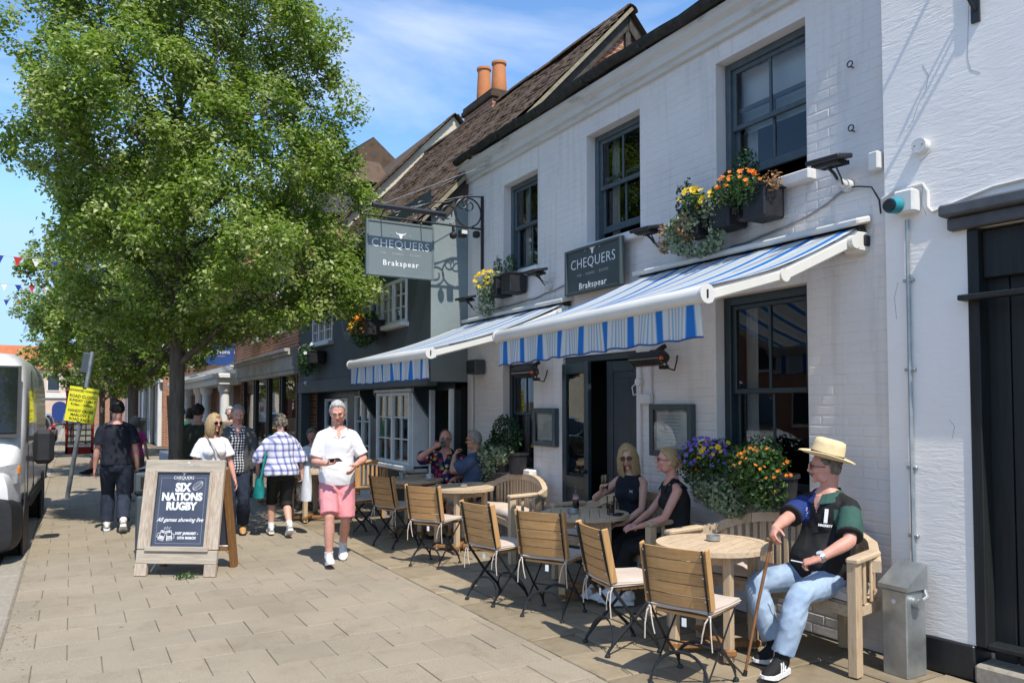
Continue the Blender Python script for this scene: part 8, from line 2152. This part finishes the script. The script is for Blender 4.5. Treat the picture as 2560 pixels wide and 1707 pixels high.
# --- seated men at the shaded table
hw_ = dict(s=.99, fat=1.14, belly=.06, pel=(0, 0, .57), lean=4, head=(4, 6, 0), glasses='clear', hr=(.13, .24, 1.165), er=(1.2, .1, -.9), dr=((-.75, -.1, .45), (-.2, -1, 0)), cr=.9, tr=.5, hl=(-.2, .36, .77), el=(-1, -.3, -.3), dl=((.5, .8, 0), (0, 0, -1)), fl=(-.12, .42, .1), fr=(.12, .42, .1), kl=(0, .6, 1), kr=(0, .6, 1))
body9, q9 = person('bald man in a bright floral shirt drinking from a cup', (4.47, 9.62, 0), R(148), hw_, top=dict(m=M['floral'], lo=-.06, inf=.018, loose=.012, sleeve=.8, flare=.035, fold=.007, name='floral_shirt', collar=M['floral']), bottom=dict(m=M['cloth_navy'], inf=.014, len=.95, flare=.03, name='shorts'), shoes=dict(m=M['tan_leather'], sole=M['sole_dark']), hair=dict(m=M['hair_salt'], th=.002, line=([-1, -.2, 0, 1], [-.5, -.3, 1.4, 1.5])), skin='skin_pink', voxel=.009)
t = thing('cup', 'grey cup held to the mouth of the bald man', 'cup'); t.location = body9.location; t.rotation_euler = body9.rotation_euler; m_ = q9['H']((.02, .135, -.06)); b = MB(); b.lathe([(.022, -.03), (.036, 0), (.04, .04), (.036, .04), (.03, 0), (0, -.02)], m_, 16, M=q9['Rh'] @ Euler((R(-40), 0, 0)).to_matrix()); b.build('bowl', M['sign_frame'], t, True)
bl = dict(s=1.0, pel=(0, 0, .57), lean=-8, head=(-4, 2, 0), glasses='dark', eyes=False, slump=.03, hl=(-.05, .19, 1.08), el=(-.7, .5, -1), dl=((.25, -.45, .9), (.2, -.9, -.2)), cl=.8, hr=(.1, .3, .86), er=(1, -.3, -.5), dr=((-.9, .3, .1), (0, -.5, -.9)), cr=.4, fl=(-.02, .62, .32), fr=(.1, .42, .1), kl=(-.1, .3, 1), kr=(.1, .5, 1), pl=-20)
body10, q10 = person('grey haired man in a slate blue shirt with his hand at his mouth', (4.48, 8.92, 0), R(52), bl, top=dict(m=M['cloth_blue'], lo=-.05, inf=.018, loose=.014, sleeve=.8, flare=.035, fold=.009, name='shirt', collar=M['cloth_blue']), bottom=dict(m=M['cloth_cream'], inf=.016, len=.72, flare=.04, name='shorts'), shoes=dict(m=M['tan_leather'], sole=M['sole_dark']), hair=dict(m=M['hair_grey'], th=.012, top=.006), skin='skin_tan', voxel=.009)
# --- curly haired woman and others further off
def far(label, loc, rz, P, top, bottom, shoes, hair, skin='skin', **kw): return person(label, loc, rz, dict(dict(eyes=False, hr=(.24, .06, .82), hl=(-.24, .08, .82), fl=(-.09, .08, .1), fr=(.09, -.08, .1)), **P), top=top, bottom=bottom, shoes=shoes, hair=hair, skin=skin, voxel=.013, **kw)
SHO = dict(m=M['trainer_white'], sole=M['cloth_white']); SHB = dict(m=M['cloth_black'], sole=M['sole_dark'])
far('seated woman with curly brown hair and a white top at a far table', (3.62, 13.2, 0), R(150), dict(s=.93, sex='f', pel=(0, 0, .56), lean=4, head=(10, 4, 0), hr=(.12, .34, .8), hl=(-.12, .34, .8), fl=(-.1, .42, .1), fr=(.1, .42, .1), kl=(0, .6, 1), kr=(0, .6, 1)), dict(m=M['cloth_white'], lo=-.03, sleeve=.8, name='blouse'), dict(m=M['cloth_taupe'], len=1.9, name='trousers'), SHB, dict(m=M['hair_salt'], style='curly', th=.03), 'skin_pink')
far('distant woman in a magenta top carrying a blue bag', (1.02, 15.6, 0), R(-8), dict(s=.87, sex='f', pel=(0, 0, .81), hr=(.22, .06, .74), hl=(-.22, .08, .74)), dict(m=M['cloth_magenta'], lo=-.03, sleeve=.5, name='top'), dict(m=M['cloth_taupe'], len=1.9, flare=.05, name='trousers'), SHB, dict(m=M['hair_salt'], style='bob', len=.14, th=.018))
bag('blue patterned bag carried by the woman in magenta', M['bag_blue'], type('o', (), {'location': (1.02, 15.6, 0), 'rotation_euler': (0, 0, R(-8))})(), (.25, .06, .66), .14, .34, .07)
far('distant person in a green shirt half hidden by the nearest tree', (2.18, 18.8, 0), R(60), dict(s=.97, pel=(0, 0, .9)), dict(m=M['cloth_green'], lo=-.03, sleeve=.7, name='t_shirt'), dict(m=M['denim_dark'], len=1.9, name='jeans'), SHB, dict(m=M['hair_dark'], th=.012))
far('distant woman in a cream dress with long dark hair', (2.9, 23.2, 0), R(20), dict(s=.95, sex='f', pel=(0, 0, .89)), dict(m=M['cloth_cream'], lo=-.1, sleeve=.9, loose=.03, name='dress'), dict(m=M['cloth_cream'], len=1.3, flare=.06, name='skirt'), SHO, dict(m=M['hair_dark'], style='bob', len=.3, th=.016))
far('woman in a black and white skirt sitting far along the pavement', (.95, 22.2, 0), R(80), dict(s=.93, sex='f', pel=(0, 0, .5), hr=(.12, .34, .66), hl=(-.12, .34, .66), fl=(-.1, .55, .1), fr=(.1, .5, .1), kl=(0, .6, 1), kr=(0, .6, 1)), dict(m=M['cloth_white'], lo=-.03, sleeve=.6, name='blouse'), dict(m=M['gingham'], len=1.2, flare=.05, name='skirt'), SHB, dict(m=M['hair_salt'], style='bob', len=.16, th=.018))
b = MB(); b.box((1.05, 22.2, .2), (.5, 1.6, .4), ch=.03); tag(b.build('stone_bench', M['cornice']), 'low stone seat under the seated far woman by the second tree', 'seat')
far('far man in a white shirt and dark trousers walking beside the parked cars', (-.05, 42, 0), 0, dict(s=1.0), dict(m=M['cloth_white'], lo=-.03, sleeve=1.6, name='shirt'), dict(m=M['cloth_black'], len=1.9, name='trousers'), SHB, dict(m=M['hair_grey'], th=.01))
far('distant woman in a white sun hat near the porch columns', (3.0, 17.6, 0), R(170), dict(s=.96, sex='f', pel=(0, 0, .9)), dict(m=M['cloth_taupe'], lo=-.04, sleeve=.9, name='top'), dict(m=M['cloth_white'], len=1.9, flare=.05, name='trousers'), SHO, dict(m=M['hair_white'], style='curly', th=.03))
